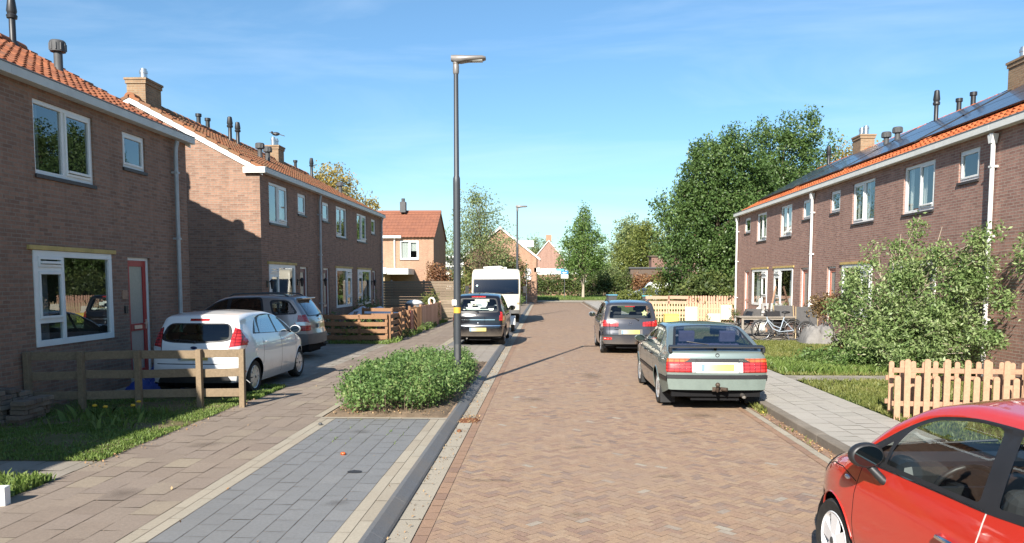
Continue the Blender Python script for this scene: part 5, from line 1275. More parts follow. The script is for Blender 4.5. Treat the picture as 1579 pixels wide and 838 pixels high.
# ---- red small car in the foreground
def red_car():
    R = .292; xr, xf = .535, 2.835
    pm = paint_mat('red_car_paint', (.52, .028, .014), .0, .32, dirt=.03)
    chk = NT('roof_checker'); tc = chk.n('ShaderNodeTexCoord'); ck = chk.n('ShaderNodeTexChecker'); ck.inputs['Scale'].default_value = 7.4; ck.inputs['Color1'].default_value = (.72, .72, .70, 1); ck.inputs['Color2'].default_value = (.52, .028, .014, 1)
    mpn = chk.n('ShaderNodeMapping'); mpn.inputs['Location'].default_value = (.03, .067, .5); mpn.inputs['Scale'].default_value = (1, 1, 0.0); chk.l(tc.outputs['Object'], mpn.inputs[0]); chk.l(mpn.outputs[0], ck.inputs[0])
    chkm = chk.done(chk.principled(ck.outputs[0], .3, 0, .5, None, 1))
    P = dict(ns=130, L=3.546, W=1.627, top=[(0, .30), (0, .55), (.04, .72), (.09, .90), (.16, 1.02), (.42, 1.33), (.50, 1.40), (.75, 1.452), (1.2, 1.488), (1.6, 1.482), (1.95, 1.425), (2.25, 1.29), (2.62, 1.055), (2.80, .975), (2.92, .955), (3.15, .90), (3.36, .80), (3.48, .66), (3.54, .50), (3.546, .38), (3.546, .25)],
        bot=[(0, .30), (.3, .24), (.6, .2), (2.9, .19), (3.546, .24)], plan=[(0, .80), (.2, .91), (.55, .99), (.9, 1), (2.2, .985), (2.75, .98), (3.1, .94), (3.35, .85), (3.546, .70)],
        g=[(.18, .92), (.32, .97), (.5, 1), (.7, .995), (.85, .965), (.96, .93), (1.03, .90), (1.25, .795), (1.488, .66)], r=[(0, .12), (.4, .14), (1.0, .12), (2.2, .10), (2.8, .17), (3.2, .20), (3.546, .16)], crown=[(0, .0), (.5, .025), (1.4, .045), (2.5, .035), (3.1, .04), (3.546, .01)],
        bow=(.22, .34), bowlen=(.9, 1.3), wheels=(xr, xf, R, .19, 'spoke5', 'rim_white'), lip=.007, lip_mat='body', seats=(1.62, .46, .85, 'seat'), dash=(2.38, .86), arch=.05,
        mats={'body': pm, 'roof': chkm, 'window': M['car_glass'], 'rear_window': M['car_glass'], 'windscreen': M['car_glass'], 'window_frame': M['black'], 'seam': M['dark'], 'seam:g': M['cream'], 'headlight': M['lamp_clear'], 'door': pm, 'bonnet': pm, 'tail_lamp': M['lamp_red'], 'indicator': M['lamp_orange'], 'trim': M['chrome']}, offs={'headlight': .008, 'indicator': .008, 'trim': .004, 'window_frame': .003})
    dpoly = fillet([(1.33, .30), (2.47, .27), (2.52, .55), (2.46, .95), (1.22, .985), (1.26, .62)], [.1, .1, .1, .02, .02, .2])
    def line(pts, w): return [(pts[0], pts[1], w)]
    P['ops'] = arches(xr, xf, R, .045) + [
        ('door', dpoly, 'S', B)]
    def seam(pts, w=.008, nm='seam'):
        for a, b in zip(pts[:-1], pts[1:]):
            d = Vector(b) - Vector(a); n = Vector((-d.y, d.x)).normalized() * w / 2; e = d.normalized() * w * .3
            a_, b_ = Vector(a) - e, Vector(b) + e
            P['ops'].append((nm, [tuple(a_ - n), tuple(b_ - n), tuple(b_ + n), tuple(a_ + n)], 'S', B))
    seam([(2.46, .93), (2.50, .72), (2.51, .55), (2.47, .36), (2.44, .27)]); seam([(1.22, .985), (1.225, .87), (1.25, .68), (1.31, .45), (1.35, .30)], .011, 'seam:g')
    seam([(2.50, .80), (2.72, .845), (2.95, .825), (3.15, .76)], .007)
    P['ops'] += [
        ('window_frame', fillet([(.30, 1.07), (.9, 1.0), (1.24, .975), (2.50, .945), (2.56, .965), (2.16, 1.215), (1.93, 1.325), (1.58, 1.382), (1.10, 1.388), (.70, 1.33)], [.1, .1, .1, .03, .02, .1, .1, .2, .2, .2]), 'S', B),
        ('window', fillet([(1.29, 1.008), (2.20, .982), (2.18, 1.10), (2.08, 1.225), (1.90, 1.308), (1.56, 1.363), (1.33, 1.368)], [.03, .02, .05, .1, .15, .2, .05]), 'S', B),
        ('window', fillet([(2.235, .982), (2.46, .968), (2.215, 1.12)], .01), 'S', B),
        ('window', fillet([(.42, 1.09), (1.15, 1.02), (1.20, 1.368), (.74, 1.31)], [.1, .03, .03, .2]), 'S', B),
        ('trim', [(1.24, .978), (2.50, .938), (2.50, .945), (1.24, .985)], 'S', B),
        ('windscreen', fillet([(-.62, 1.0), (.62, 1.0), (.50, 1.42), (-.50, 1.42)], [.1, .1, .08, .08]), 'F'), ('headlight', circle(.55, .72, .105, 20), 'F', B), ('headlight', circle(.57, .53, .06, 16), 'F', B), ('indicator', fillet(rect(3.12, 3.2, .52, .57), .02), 'S', B), ('trim', rect(-.3, .3, .56, .575), 'F'),
        ('rear_window', fillet([(-.5, 1.06), (.5, 1.06), (.42, 1.33), (-.42, 1.33)], .08), 'B'), ('tail_lamp', fillet(rect(.5, .66, .74, .98), .05), 'B', B),
        ('roof', fillet([(.62, -.40), (1.62, -.40), (1.62, .40), (.62, .40)], .05), 'T')]
    def ex(root, S, P):
        L = P['L']
        for sd in B:
            p = S.on_side(2.17, .975, sd); c = p + Vector((.05, sd * .12, .062))
            mb = MB(); mb.ball(c, 1, 26, (.075, .108, .078)); mb.v = [(max(v[0], c.x - .035), v[1], v[2]) for v in mb.v]
            o = mb.build('mirror', M['black'], root, smooth=50)
            st = MB(); st.tube([p + Vector((.0, -sd * .02, -.11)), p + Vector((.01, sd * .03, -.085)), c + Vector((.015, -sd * .02, -.06))], [.03, .027, .022], 10); st.build('mirror_arm', M['black'], o, smooth=60)
            g = MB(); k = 28; g.add([(c.x - .0362, c.y + .088 * cos(2 * pi * i / k), c.z + .062 * sin(2 * pi * i / k)) for i in range(k)], [tuple(range(k))]); g.build('mirror_glass', M['mirror_dark'], o)
            hp = S.on_side(1.42, .77, sd); hb = MB(); hb.tube([hp + Vector((-.09, -sd * .02, 0)), hp + Vector((-.075, sd * .026, .0)), hp + Vector((.075, sd * .028, .0)), hp + Vector((.095, -sd * .02, 0))], .015, 10); hb.build('door_handle', M['chrome'], root, smooth=60)
            ind = MB(); q = S.on_side(2.62, .80, sd, .004); ind.ball(q, 1, 12, (.035, .012, .016)); ind.build('side_repeater', M['lamp_clear'], root, smooth=60)
        plate(root, S, -.26, .26, .52, .63); plate(root, S, -.26, .26, .36, .47, front=True); antenna(root, S, .8, 0, .3)
        bw = MB()
        for k in range(2): bw.tube([S.on_front(.1 + .3 * k, .985, .02), S.on_front(-.25 + .35 * k, 1.03, .02)], .01, 6)
        bw.build('wiper', M['black'], root)
        rd = MB(); rd.obox((-L / 2 + 2.16, -.05, .83), (.10, .26, .20)); rd.build('dashboard_screen', M['mid_grey'], root, bev=.02)
    return car('small red car with a white checkered roof, in the right foreground', P, RED_LOC, RED_ROT, ex)
M['mirror_dark'] = plain('mirror_dark', (.10, .11, .12), .04, 1, .5, .02, 4)
RED_LOC = (2.843, 4.348, 0); RED_ROT = pi / 2 + radians(3.5)
def motorhome():
    R = .33; xr, xf = 1.45, 4.75
    pm = paint_mat('motorhome_paint', (.60, .54, .42), 0, .45, dirt=.15, coat=.4)
    P = dict(ns=90, L=5.6, W=2.36, top=[(0, .45), (0, 1.2), (.0, 2.3), (.03, 2.5), (.15, 2.58), (1, 2.60), (4.6, 2.60), (4.95, 2.57), (5.10, 2.48), (5.16, 2.30), (5.20, 2.08), (5.42, 1.42), (5.48, 1.32), (5.56, 1.15), (5.6, .8), (5.6, .45)],
        bot=[(0, .45), (.8, .38), (4.6, .34), (5.6, .42)], plan=[(0, .97), (.2, 1), (5, 1), (5.4, .985), (5.6, .95)],
        g=[(.3, .985), (.8, 1), (1.6, 1), (2.2, .985), (2.6, .95)], r=[(0, .10), (1, .10), (5, .14), (5.6, .12)], crown=[(0, .01), (1, .02), (5.2, .02), (5.6, .01)], bow=(.06, .16), bowlen=(.5, .9), wheels=(xr, xf, R, .2, 'steel', 'rim_silver'), lip=.012, lip_mat='body', floor=.5, inset=.06,
        seats=(4.15, .85, 3.2, 'seat_grey'), dash=(5.05, 1.25),
        mats={'body': pm, 'windscreen': M['car_glass_dark'], 'window': M['car_glass_dark'], 'window_frame': M['black'], 'stripe': M['stripe_beige'], 'bumper': M['bumper_grey'], 'headlight': M['lamp_clear'], 'door': pm, 'seam': M['dark'], 'tail_lamp': M['lamp_red'], 'locker': pm}, offs={'headlight': .01, 'stripe': .004, 'bumper': .03})
    P['ops'] = [('stripe', rect(0, 5.5, .88, .97), 'S', B)] + arches(xr, xf, R, .07) + [('door', fillet(rect(4.05, 4.95, .5, 2.0), .08), 'S', B), ('seam', rect(4.03, 4.05, .5, 2.0), 'S', B), ('seam', rect(3.0, 3.02, .5, 2.2), 'S', B), ('seam', rect(2.3, 2.32, .5, 2.2), 'S', B),
        ('window_frame', fillet(rect(4.15, 5.05, 1.36, 2.04), .06), 'S', B), ('window', fillet(rect(4.2, 4.98, 1.40, 2.0), .05), 'S', B), ('window_frame', fillet(rect(2.5, 3.7, 1.42, 2.04), .08), 'S', B), ('window', fillet(rect(2.55, 3.65, 1.47, 2.0), .07), 'S', B), ('window_frame', fillet(rect(.5, 1.4, 1.5, 2.05), .08), 'S', B), ('window', fillet(rect(.54, 1.36, 1.54, 2.0), .07), 'S', B),
        ('window_frame', fillet(rect(-1.10, 1.10, 1.36, 2.10), .06), 'F'), ('windscreen', fillet(rect(-1.06, 1.06, 1.40, 2.06), .06), 'F'), ('bumper', rect(-1.1, 1.1, .45, .62), 'F'), ('headlight', fillet(rect(.62, .96, .74, .92), .03), 'F', B), ('window_frame', fillet(rect(-.7, .7, 1.45, 2.05), .06), 'B'), ('tail_lamp', rect(.8, 1.0, .7, .95), 'B', B)]
    def ex(root, S, P):
        for sd in B:
            p = S.on_side(5.15, 1.65, sd); a = MB(); a.tube([p, p + Vector((.12, sd * .2, .05)), p + Vector((.12, sd * .22, -.1))], .015, 6); a.obox(p + Vector((.12, sd * .22, -.06)), (.07, .17, .33)); a.build('mirror', M['black'], root, bev=.01)
        h = MB()
        h.obox((.9, .2, 2.64), (.7, .6, .09)); h.obox((-1.2, .1, 2.64), (.5, .5, .09)); h.build('roof_hatch', M['white'], root, bev=.02)
        rl = MB(); rl.tube([(1.9, .35, 2.63), (2.2, .2, 2.68), (2.25, -.15, 2.66), (2.0, -.6, 2.64)], .05, 8); rl.ball((1.6, -.1, 2.60), 1, 14, (.35, .45, .07)); rl.build('roof_pack', M['cream'], root, smooth=60)
        for y in (-.3, .35):
            w = MB(); w.tube([S.on_front(y, 1.36, .02), S.on_front(y + .15, 1.42, .03), S.on_front(y + .5, 1.47, .03)], .010, 5); w.build('wiper', M['black'], root)
        plate(root, S, -.26, .26, .48, .59, .035, front=True)
        sb = MB(); sb.box(-2.1, 1.3, -.9, .9, .42, .5); sb.build('underbody', M['dark'], root)
    L = P['L']
    return car('cream motorhome with a broad dark windscreen, facing the camera behind the black car', P, (-2.50, 36.8 + 2.8, PL), -pi / 2 + radians(2.2), ex, name='motorhome', cat='motorhome')
M['stripe_beige'] = plain('stripe_beige', (.36, .27, .17), .5, 0, .4, .1, 5)
def trailer():
    root = thing('box_trailer', 'small white box trailer between the black car and the motorhome', 'trailer', (-2.05, 30.6, PL), 0)
    b = MB(); b.box(-.62, .62, -.95, .95, .42, .98); b.build('body', M['white'], root, bev=.02)
    ld = MB(); ld.box(-.64, .64, -.97, .97, .985, 1.03); ld.build('lid', M['white'], root, bev=.015)
    for sd in B:
        wheel(root, sd * 0, 0, .27, .14, 1, 'steel', 'rim_silver').matrix_local = Matrix.Translation((sd * .74, 0, .27)) @ Matrix.Rotation(-sd * pi / 2, 4, 'Z')
        mg = MB(); n = 10; vs = []
        for x in (sd * .65, sd * .84):
            for k in range(n + 1):
                a = pi * k / n; vs.append((x, .36 * cos(a), .27 + .34 * sin(a) + .02))
        mg.add(vs, [(k, k + 1, k + n + 2, k + n + 1) for k in range(n)])
        mg.add([(sd * .842, .36 * cos(pi * k / n), .29 + .34 * sin(pi * k / n)) for k in range(n + 1)] + [(sd * .842, .30 * cos(pi * k / n), .29 + .27 * sin(pi * k / n)) for k in range(n + 1)], [(k, k + 1, k + n + 2, k + n + 1) for k in range(n)])
        mg.build('mudguard', M['white'], root, smooth=40, fix=False)
    d = MB(); d.bar((-.4, -.95, .40), (0, -1.75, .40), .05, .06); d.bar((.4, -.95, .40), (0, -1.75, .40), .05, .06); d.ball((0, -1.78, .42), .05, 8); d.tube([(0, -1.5, .1), (0, -1.5, .6)], .03, 8); d.build('drawbar', M['zinc'], root)
    for sd in B:
        r = MB(); r.box(sd * .5 - .07, sd * .5 + .07, -.985, -.955, .5, .58); r.build('reflector', M['lamp_red'], root)
trailer()
for f in (white_hatch, suv, black_mpv, grey_hatch, liftback, red_car, motorhome): f()
def far_car(label, loc, rot, L, W, H, col, van=False):
    R = .31; xr, xf = .75, L - .85
    pm = paint_mat('far_paint', col, 0, .35)
    if van: top = [(0, .35), (0, 1.2), (.03, H - .15), (.15, H), (L * .62, H), (L * .75, H * .72), (L * .8, H * .62), (L - .15, H * .5), (L, .7), (L, .3)]
    else: top = [(0, .35), (0, .6), (.05, .9), (.35, H - .1), (.6, H - .02), (1.6, H), (2.1, H - .1), (2.9, .95), (3.4, .85), (L - .1, .65), (L, .5), (L, .3)]
    P = dict(ns=60, L=L, W=W, top=top, bot=[(0, .35), (.5, .25), (L - .5, .22), (L, .3)], plan=[(0, .9), (.5, 1), (L - .8, .97), (L, .75)], g=[(.2, .94), (.6, 1), (.95, .96), (H, .78 if not van else .92)], r=[(0, .1), (L, .12)], crown=[(0, .0), (1, .03), (L, .01)], wheels=(xr, xf, R, .19, 'spoke5', 'rim_silver'),
        mats={'body': pm, 'window': M['car_glass_dark']}, lip=.01)
    P['ops'] = arches(xr, xf, R, .05)
    if van: P['ops'] += [('window', fillet([(L * .62, 1.15), (L * .78, 1.12), (L * .70, H - .35), (L * .62, H - .3)], .04), 'S', B), ('window', fillet([(-.65, 1.2), (.65, 1.2), (.6, H - .2), (-.6, H - .2)], .05), 'F')]
    else: P['ops'] += [('window', fillet([(.7, .98), (2.6, .95), (2.0, H - .12), (.85, H - .1)], .06), 'S', B), ('window', fillet([(-.6, .98), (.6, .98), (.5, H - .1), (-.5, H - .1)], .05), 'F'), ('window', fillet([(-.6, 1.0), (.6, 1.0), (.5, H - .12), (-.5, H - .12)], .05), 'B')]
    return car(label, P, loc, rot, name='parked_car' if not van else 'parked_van', cat='car' if not van else 'van')
far_car('dark blue car half hidden by greenery at the far end of the street', (9.5, 77.0, -.1), radians(175), 3.9, 1.7, 1.48, (.03, .06, .16))
far_car('white van behind the shrubs at the far end of the street', (11.3, 80.5, .02), radians(178), 4.6, 1.85, 1.95, (.72, .72, .7), True)
# ------------------------------------------------------------------ plants
def leaf_quads(C, size, aspect=.55, up=.25, jitter=.35, rng=RNG):
    n = len(C)
    d = rng.normal(size=(n, 3)); d /= np.linalg.norm(d, axis=1)[:, None]
    nr = rng.normal(size=(n, 3)); nr[:, 2] += up * 2
    nr -= (nr * d).sum(1)[:, None] * d; nr /= np.linalg.norm(nr, axis=1)[:, None] + 1e-9
    s = np.cross(nr, d)
    L = size * (1 + jitter * rng.uniform(-1, 1, n)); W = L * aspect
    P = np.empty((n, 4, 3))
    P[:, 0] = C - d * L[:, None] * .5
    P[:, 1] = C + s * W[:, None] * .5 + nr * L[:, None] * .06
    P[:, 2] = C + d * L[:, None] * .5 - nr * L[:, None] * .05
    P[:, 3] = C - s * W[:, None] * .5 + nr * L[:, None] * .06
    return P.reshape(-1, 3), np.arange(n * 4).reshape(-1, 4)
def crown_points(lobes, nclus, per, rc, fill=.55, rng=RNG, flat=1.0):
    """cluster centres spread through the lobes (outer part denser), then leaves round each centre"""
    vol = np.array([l[3] * l[4] * l[5] for l in lobes]) ** .75; vol /= vol.sum()
    k = rng.choice(len(lobes), nclus, p=vol); Lb = np.array(lobes)[k]
    d = rng.normal(size=(nclus, 3)); d /= np.linalg.norm(d, axis=1)[:, None]
    r = rng.random(nclus) ** fill
    r *= 1 + .13 * np.sin(d[:, 0] * 5 + Lb[:, 0] * 3) * np.sin(d[:, 1] * 4 + 1) + .10 * rng.normal(size=nclus)
    cc = Lb[:, :3] + d * r[:, None] * Lb[:, 3:6]
    m = rng.poisson(per, nclus).clip(2)
    idx = np.repeat(np.arange(nclus), m)
    sc = rng.uniform(.6, 1.3, nclus)[idx]
    off = np.clip(rng.normal(size=(len(idx), 3)), -1.35, 1.35) * (rc * sc)[:, None] * .55; off[:, 2] *= flat
    return cc, cc[idx] + off
def branches(mb, base, top, cc, n, r0, rng=RNG, tip=.012, n_side=6):
    """limbs from the trunk to some of the cluster centres"""
    base = Vector(base); top = Vector(top)
    for i in rng.choice(len(cc), min(n, len(cc)), replace=False):
        e = Vector(cc[i]); t = min(.97, max(.08, (e.z - base.z) / max(.1, top.z - base.z) * .75 - .1 + rng.uniform(-.1, .1)))
        s = base.lerp(top, t); m = s.lerp(e, .5) + Vector((rng.uniform(-.12, .12), rng.uniform(-.12, .12), rng.uniform(0, .25))) * (e - s).length * .5
        r = r0 * (1 - .7 * t)
        mb.tube([s, s.lerp(m, .5), m, m.lerp(e, .6), e], [r, r * .8, r * .55, r * .35, tip], n_side, cap=False)
def tree(name, label, cat, loc, h0, top, lobes, nclus, per, rc, leaf, mat, trunk_r=.16, nb=40, bark='bark', group=None, fill=.55, aspect=.55, stems=None, br=.05, up=.25, lean=(0, 0)):
    root = thing(name, label, cat, loc, 0, group)
    cc, pts = crown_points(lobes, nclus, per, rc, fill)
    v, f = leaf_quads(pts, leaf, aspect, up)
    tb = MB()
    stems = stems or [((0, 0, -.05), (lean[0], lean[1], top))]
    for a, b in stems:
        a = Vector(a); b = Vector(b); k = 7
        P_ = [a.lerp(b, t / k) + Vector((random.uniform(-1, 1), random.uniform(-1, 1), 0)) * trunk_r * .5 * (0 if t in (0,) else 1) for t in range(k + 1)]
        tb.tube(P_, [trunk_r * (1.25 if t == 0 else 1 - .85 * t / k) for t in range(k + 1)], 10)
    branches(tb, stems[0][0], stems[0][1], cc, nb, br)
    tb.build('trunk', M[bark], root, smooth=60, fix=False)
    mesh_obj('crown', v, f, M[mat], root)
    return root
M['leaf_dark'] = leaf_mat('leaf_dark', [(.1, (.055, .105, .028)), (.5, (.11, .19, .05)), (.85, (.18, .27, .08)), (1, (.26, .33, .13))], .4, .42, .6)
M['leaf_tree'] = leaf_mat('leaf_tree', [(.1, (.04, .08, .022)), (.5, (.08, .14, .038)), (.85, (.14, .21, .065)), (1, (.21, .27, .10))], .28, .42, .55)
M['leaf_fresh'] = leaf_mat('leaf_fresh', [(.15, (.09, .165, .04)), (.5, (.15, .24, .065)), (.85, (.23, .31, .10))], .42, .5, 1.0)
M['leaf_bed'] = leaf_mat('leaf_bed', [(.1, (.065, .13, .035)), (.45, (.12, .21, .06)), (.75, (.20, .29, .09)), (.9, (.29, .33, .14)), (1, (.36, .27, .14))], .35, .5, 1.8)
M['leaf_spring'] = leaf_mat('leaf_spring', [(.15, (.16, .19, .05)), (.5, (.22, .25, .07)), (.85, (.28, .29, .10))], .45, .5, .6)
M['leaf_amber'] = leaf_mat('leaf_amber', [(.15, (.26, .20, .05)), (.5, (.36, .27, .07)), (.85, (.44, .34, .10))], .45, .5, .5)
M['leaf_olive'] = leaf_mat('leaf_olive', [(.15, (.10, .13, .03)), (.5, (.17, .20, .05)), (.85, (.25, .27, .075))], .4, .5, .5)
M['leaf_thin'] = leaf_mat('leaf_thin', [(.15, (.15, .20, .075)), (.5, (.22, .28, .11)), (.85, (.31, .35, .15))], .45, .5, .6)
M['leaf_apple'] = leaf_mat('leaf_apple', [(.1, (.10, .17, .05)), (.45, (.19, .27, .09)), (.75, (.30, .37, .16)), (1, (.46, .48, .30))], .3, .45, 1.5)
M['leaf_rose'] = leaf_mat('leaf_rose', [(.1, (.10, .065, .03)), (.5, (.17, .12, .05)), (.8, (.25, .14, .075)), (1, (.19, .20, .07))], .3, .45, 2)
M['leaf_hedge'] = leaf_mat('leaf_hedge', [(.1, (.035, .06, .02)), (.5, (.085, .12, .035)), (.8, (.15, .18, .05)), (1, (.22, .20, .08))], .25, .5, .35)
M['leaf_rust'] = leaf_mat('leaf_rust', [(.1, (.14, .06, .03)), (.5, (.25, .12, .06)), (.85, (.33, .20, .09))], .3, .5, .6)
M['grass'] = leaf_mat('grass_blade', [(.1, (.09, .15, .03)), (.5, (.15, .22, .05)), (.85, (.22, .28, .08)), (1, (.32, .29, .13))], .35, .5, 1.2)
M['grass_dry'] = leaf_mat('grass_dry', [(.1, (.11, .14, .03)), (.5, (.18, .20, .055)), (.85, (.25, .25, .08)), (1, (.34, .29, .13))], .35, .5, .9)
# --- clipped ground shrub in the planted bed under the lamp post
def bed_shrub():
    root = thing('ground_shrub', 'low bushy green shrub filling the bed at the foot of the lamp post', 'shrub', (-2.4, 14.85, PL))
    rng = np.random.default_rng(21); cl = []
    for k in range(1500):
        x, y = rng.uniform(-1, 1), rng.uniform(-1, 1)
        if abs(x) ** 3.2 + abs(y) ** 3.2 > 1: continue
        edge = max(0, 1 - (abs(x) ** 2.6 + abs(y) ** 4)); h = (.30 + .24 * edge) * (.92 - .33 * y) * (.72 + .3 * sin(x * 5 + 2 * sin(y * 6)) * .5 + .22 * rng.random())
        X = x * (.98 + .06 * sin(y * 9)); Y = y * 3.55
        X += -.16 + .12 * (1 - (y + 1) / 2)
        for z in (h, h * rng.uniform(.35, .95)): cl.append((X * 1.0, Y, max(.05, z)))
    for k in range(70):
        x, y = rng.uniform(-.85, .85), rng.uniform(-.9, .9); b0 = (.54 - .2 * abs(x)) * (.92 - .33 * y) * .95
        for q in range(5): cl.append((x * .98 - .1 + rng.normal() * .015, y * 3.5 + rng.normal() * .02, b0 + .035 * q))
    C = np.array(cl)
    m = rng.poisson(16, len(C)).clip(3); idx = np.repeat(np.arange(len(C)), m)
    off = rng.normal(size=(len(idx), 3)) * np.array([.075, .09, .055])
    pts = C[idx] + off; pts = pts[pts[:, 2] > .02]
    v, f = leaf_quads(pts, .05, .6, .5, rng=rng)
    mesh_obj('foliage', v, f, M['leaf_bed'], root)
    tb = MB()
    for i in rng.choice(len(C), 500, replace=False):
        c = C[i]; tb.tube([(c[0] * .9, c[1] + rng.uniform(-.1, .1), 0), (c[0] * .96, c[1], c[2] * .6), tuple(c)], [.007, .005, .003], 4, cap=False)
    tag(tb.build('twigs', M['bark'], root, fix=False), kind='stuff')
bed_shrub()
# --- tall leafy garden shrub before the right terrace
tree('garden_shrub', 'tall straggly pale green shrub growing against the right terrace behind the picket fence', 'shrub', (7.75, 17.3, PR), 0, 2.6,
     [(-.3, .3, .6, 1.05, 1.2, .65), (.25, -.5, .6, 1.1, 1.4, .65), (-.15, 0, 1.4, .85, 1.0, .6), (.1, -.2, 2.0, .62, .7, .5), (.6, -1.3, 2.1, .5, .7, .55), (.5, -.9, 1.3, .7, .9, .6), (.2, .1, 2.2, .34, .35, .55), (.35, .05, 2.95, .22, .22, .42), (.0, .2, 2.75, .35, .2, .2), (.75, -1.5, 2.0, .4, .5, .5), (.7, -1.7, 2.75, .2, .25, .40), (.35, -1.0, 2.5, .3, .3, .25), (1.0, -1.9, 2.95, .15, .25, .2), (-.65, .8, 1.9, .45, .5, .4), (-.4, .5, 2.45, .2, .2, .35), (.95, -2.3, 1.55, .15, .45, .25), (1.1, -2.5, 2.3, .12, .35, .42), (1.05, -2.5, 2.75, .1, .25, .12), (.8, -2.0, .9, .3, .6, .25), (-.9, .9, 1.3, .35, .4, .35)],
     1750, 20, .17, .082, 'leaf_apple', .03, 130, 'bark_pale', fill=.55, aspect=.42, br=.02,
     stems=[((0, 0, -.05), (.0, .1, 3.0)), ((.1, -.2, -.05), (.75, -1.5, 2.6)), ((-.1, .2, -.05), (-.7, .9, 2.3)), ((0, -.1, -.05), (.5, -.7, 3.1)), ((-.1, .1, -.05), (-.3, .5, 2.7))])
tree('ground_plant', 'low spreading green plants at the foot of the tall garden shrub', 'plant', (7.3, 17.6, PR), 0, .3, [(-.3, .2, .2, 1.2, 1.0, .28), (.7, -.7, .22, .9, .9, .32), (-.9, .8, .15, .6, .5, .2)], 420, 12, .14, .075, 'leaf_fresh', .01, 20, fill=.7, br=.008)
tree('rose_bush', 'small reddish leaved bush on a thin pale stem, left of the tall garden shrub', 'shrub', (7.05, 19.2, PR), 0, 1.0, [(0, 0, 1.3, .5, .5, .34), (-.25, .2, 1.4, .35, .35, .25), (.3, .1, 1.5, .4, .4, .28), (.3, -.1, .45, .4, .4, .25)], 330, 10, .13, .07, 'leaf_rose', .025, 40, 'bark_pale', br=.012)
# --- big dark trees beyond the right terrace
def big(label, loc, S, seed, nclus=1500):
    lobes = [(0, 0, 4.6, 2.7, 2.5, 2.6), (-1.9, -.5, 4.0, 1.7, 1.7, 2.2), (1.6, .3, 4.4, 1.8, 1.8, 2.6), (-.7, 0, 7.0, 1.8, 1.7, 2.0), (1.1, .2, 7.0, 1.5, 1.5, 2.0), (-1.4, -.3, 6.3, 1.3, 1.3, 1.5), (-.3, 0, 8.6, 1.0, 1.0, 1.3), (1.3, 0, 8.7, .7, .7, 1.3), (.3, -.8, 2.2, 2.4, 2.0, 1.7), (-2.8, -.3, 5.9, .9, .9, .7), (-3.2, -.2, 6.5, .5, .5, .4)]
    lobes = [tuple(q * S for q in l) for l in lobes]
    rr = np.random.default_rng(40 + seed)
    for k in range(46):
        b = lobes[rr.integers(0, 8)]; d = rr.normal(size=3); d[2] = abs(d[2]) * .9 - .15; d /= np.linalg.norm(d); s = rr.uniform(.28, .5) * S
        lobes.append((b[0] + d[0] * b[3] * 1.06, b[1] + d[1] * b[4] * 1.06, b[2] + d[2] * b[5] * 1.08, s * .8, s * .8, s * rr.uniform(1.0, 2.2)))
    return tree('broadleaf_tree', label, 'tree', loc, 0, 8 * S, lobes, int(nclus * .78), 40, .46, .145, 'leaf_tree', .28, 80, 'bark', fill=.42, br=.09, aspect=.6, up=.3)
big('large dark green tree beyond the end of the right terrace, nearest of the dark trees', (9.4, 43.0, 0), 1.0, 0, 2100)
big('tall dark green tree rising behind the roof of the right terrace', (13.6, 45.5, 0), 1.14, 1, 1900)
tree('laurel_shrub', 'broad glossy green shrub behind the picket fence at the end of the right terrace', 'shrub', (8.2, 40.2, 0), 0, 2.2, [(0, 0, 1.5, 1.3, 1.0, 1.3), (1.1, .1, 1.3, 1.0, .9, 1.2), (-1.0, .2, 1.2, .9, .9, 1.0)], 420, 16, .3, .17, 'leaf_hedge', .06, 25, br=.03)
tree('laurel_shrub', 'yellowish green shrub left of the glossy shrub, behind the plank fence', 'shrub', (6.9, 45.5, 0), 0, 2.2, [(0, 0, 1.5, .9, .9, 1.3), (.7, .3, 1.9, .7, .7, .9)], 240, 14, .3, .15, 'leaf_olive', .05, 20, br=.03)
tree('laurel_shrub', 'low olive shrub hiding the wheels of the dark blue car', 'shrub', (7.0, 71.0, .03), 0, .8, [(0, 0, .55, 1.0, .7, .6), (1.2, .2, .6, .9, .7, .7), (2.5, .3, .7, .9, .7, .75)], 300, 12, .25, .16, 'leaf_olive', .03, 20, br=.012)
# --- far trees
tree('maple_tree', 'round amber leaved tree rising behind the left terrace roof', 'tree', (-17.4, 62, 0), 0, 10.5, [(0, 0, 8.5, 2.6, 2.6, 2.4), (-1.5, 0, 7.5, 2, 2, 2), (1.7, 0, 7.3, 2, 2, 1.8), (.2, 0, 10.2, 1.5, 1.5, 1.2), (3.1, 0, 7.2, 1.2, 1.2, 1.6)], 480, 17, .65, .22, 'leaf_amber', .2, 90, fill=.42, br=.07)
tree('birch_tree', 'sparse pale green spring tree before the ivy grown gable', 'tree', (-5.3, 62, 0), 0, 8.8, [(-.2, 0, 5.2, 3.0, 2.4, 2.3), (-.2, 0, 7.3, 2.2, 1.8, 1.9), (-1.8, 0, 4.0, 1.9, 1.5, 1.7), (1.6, 0, 4.4, 1.6, 1.4, 1.8), (-.3, 0, 8.7, 1.0, 1.0, .9)], 950, 10, .5, .16, 'leaf_thin', .07, 190, fill=.6, br=.018, stems=[((0, 0, 0), (0, 0, 9.2)), ((0, 0, 0), (-1.2, 0, 7.4)), ((0, 0, 0), (1.1, 0, 7.6)), ((0, 0, 0), (.5, .3, 8.4))])
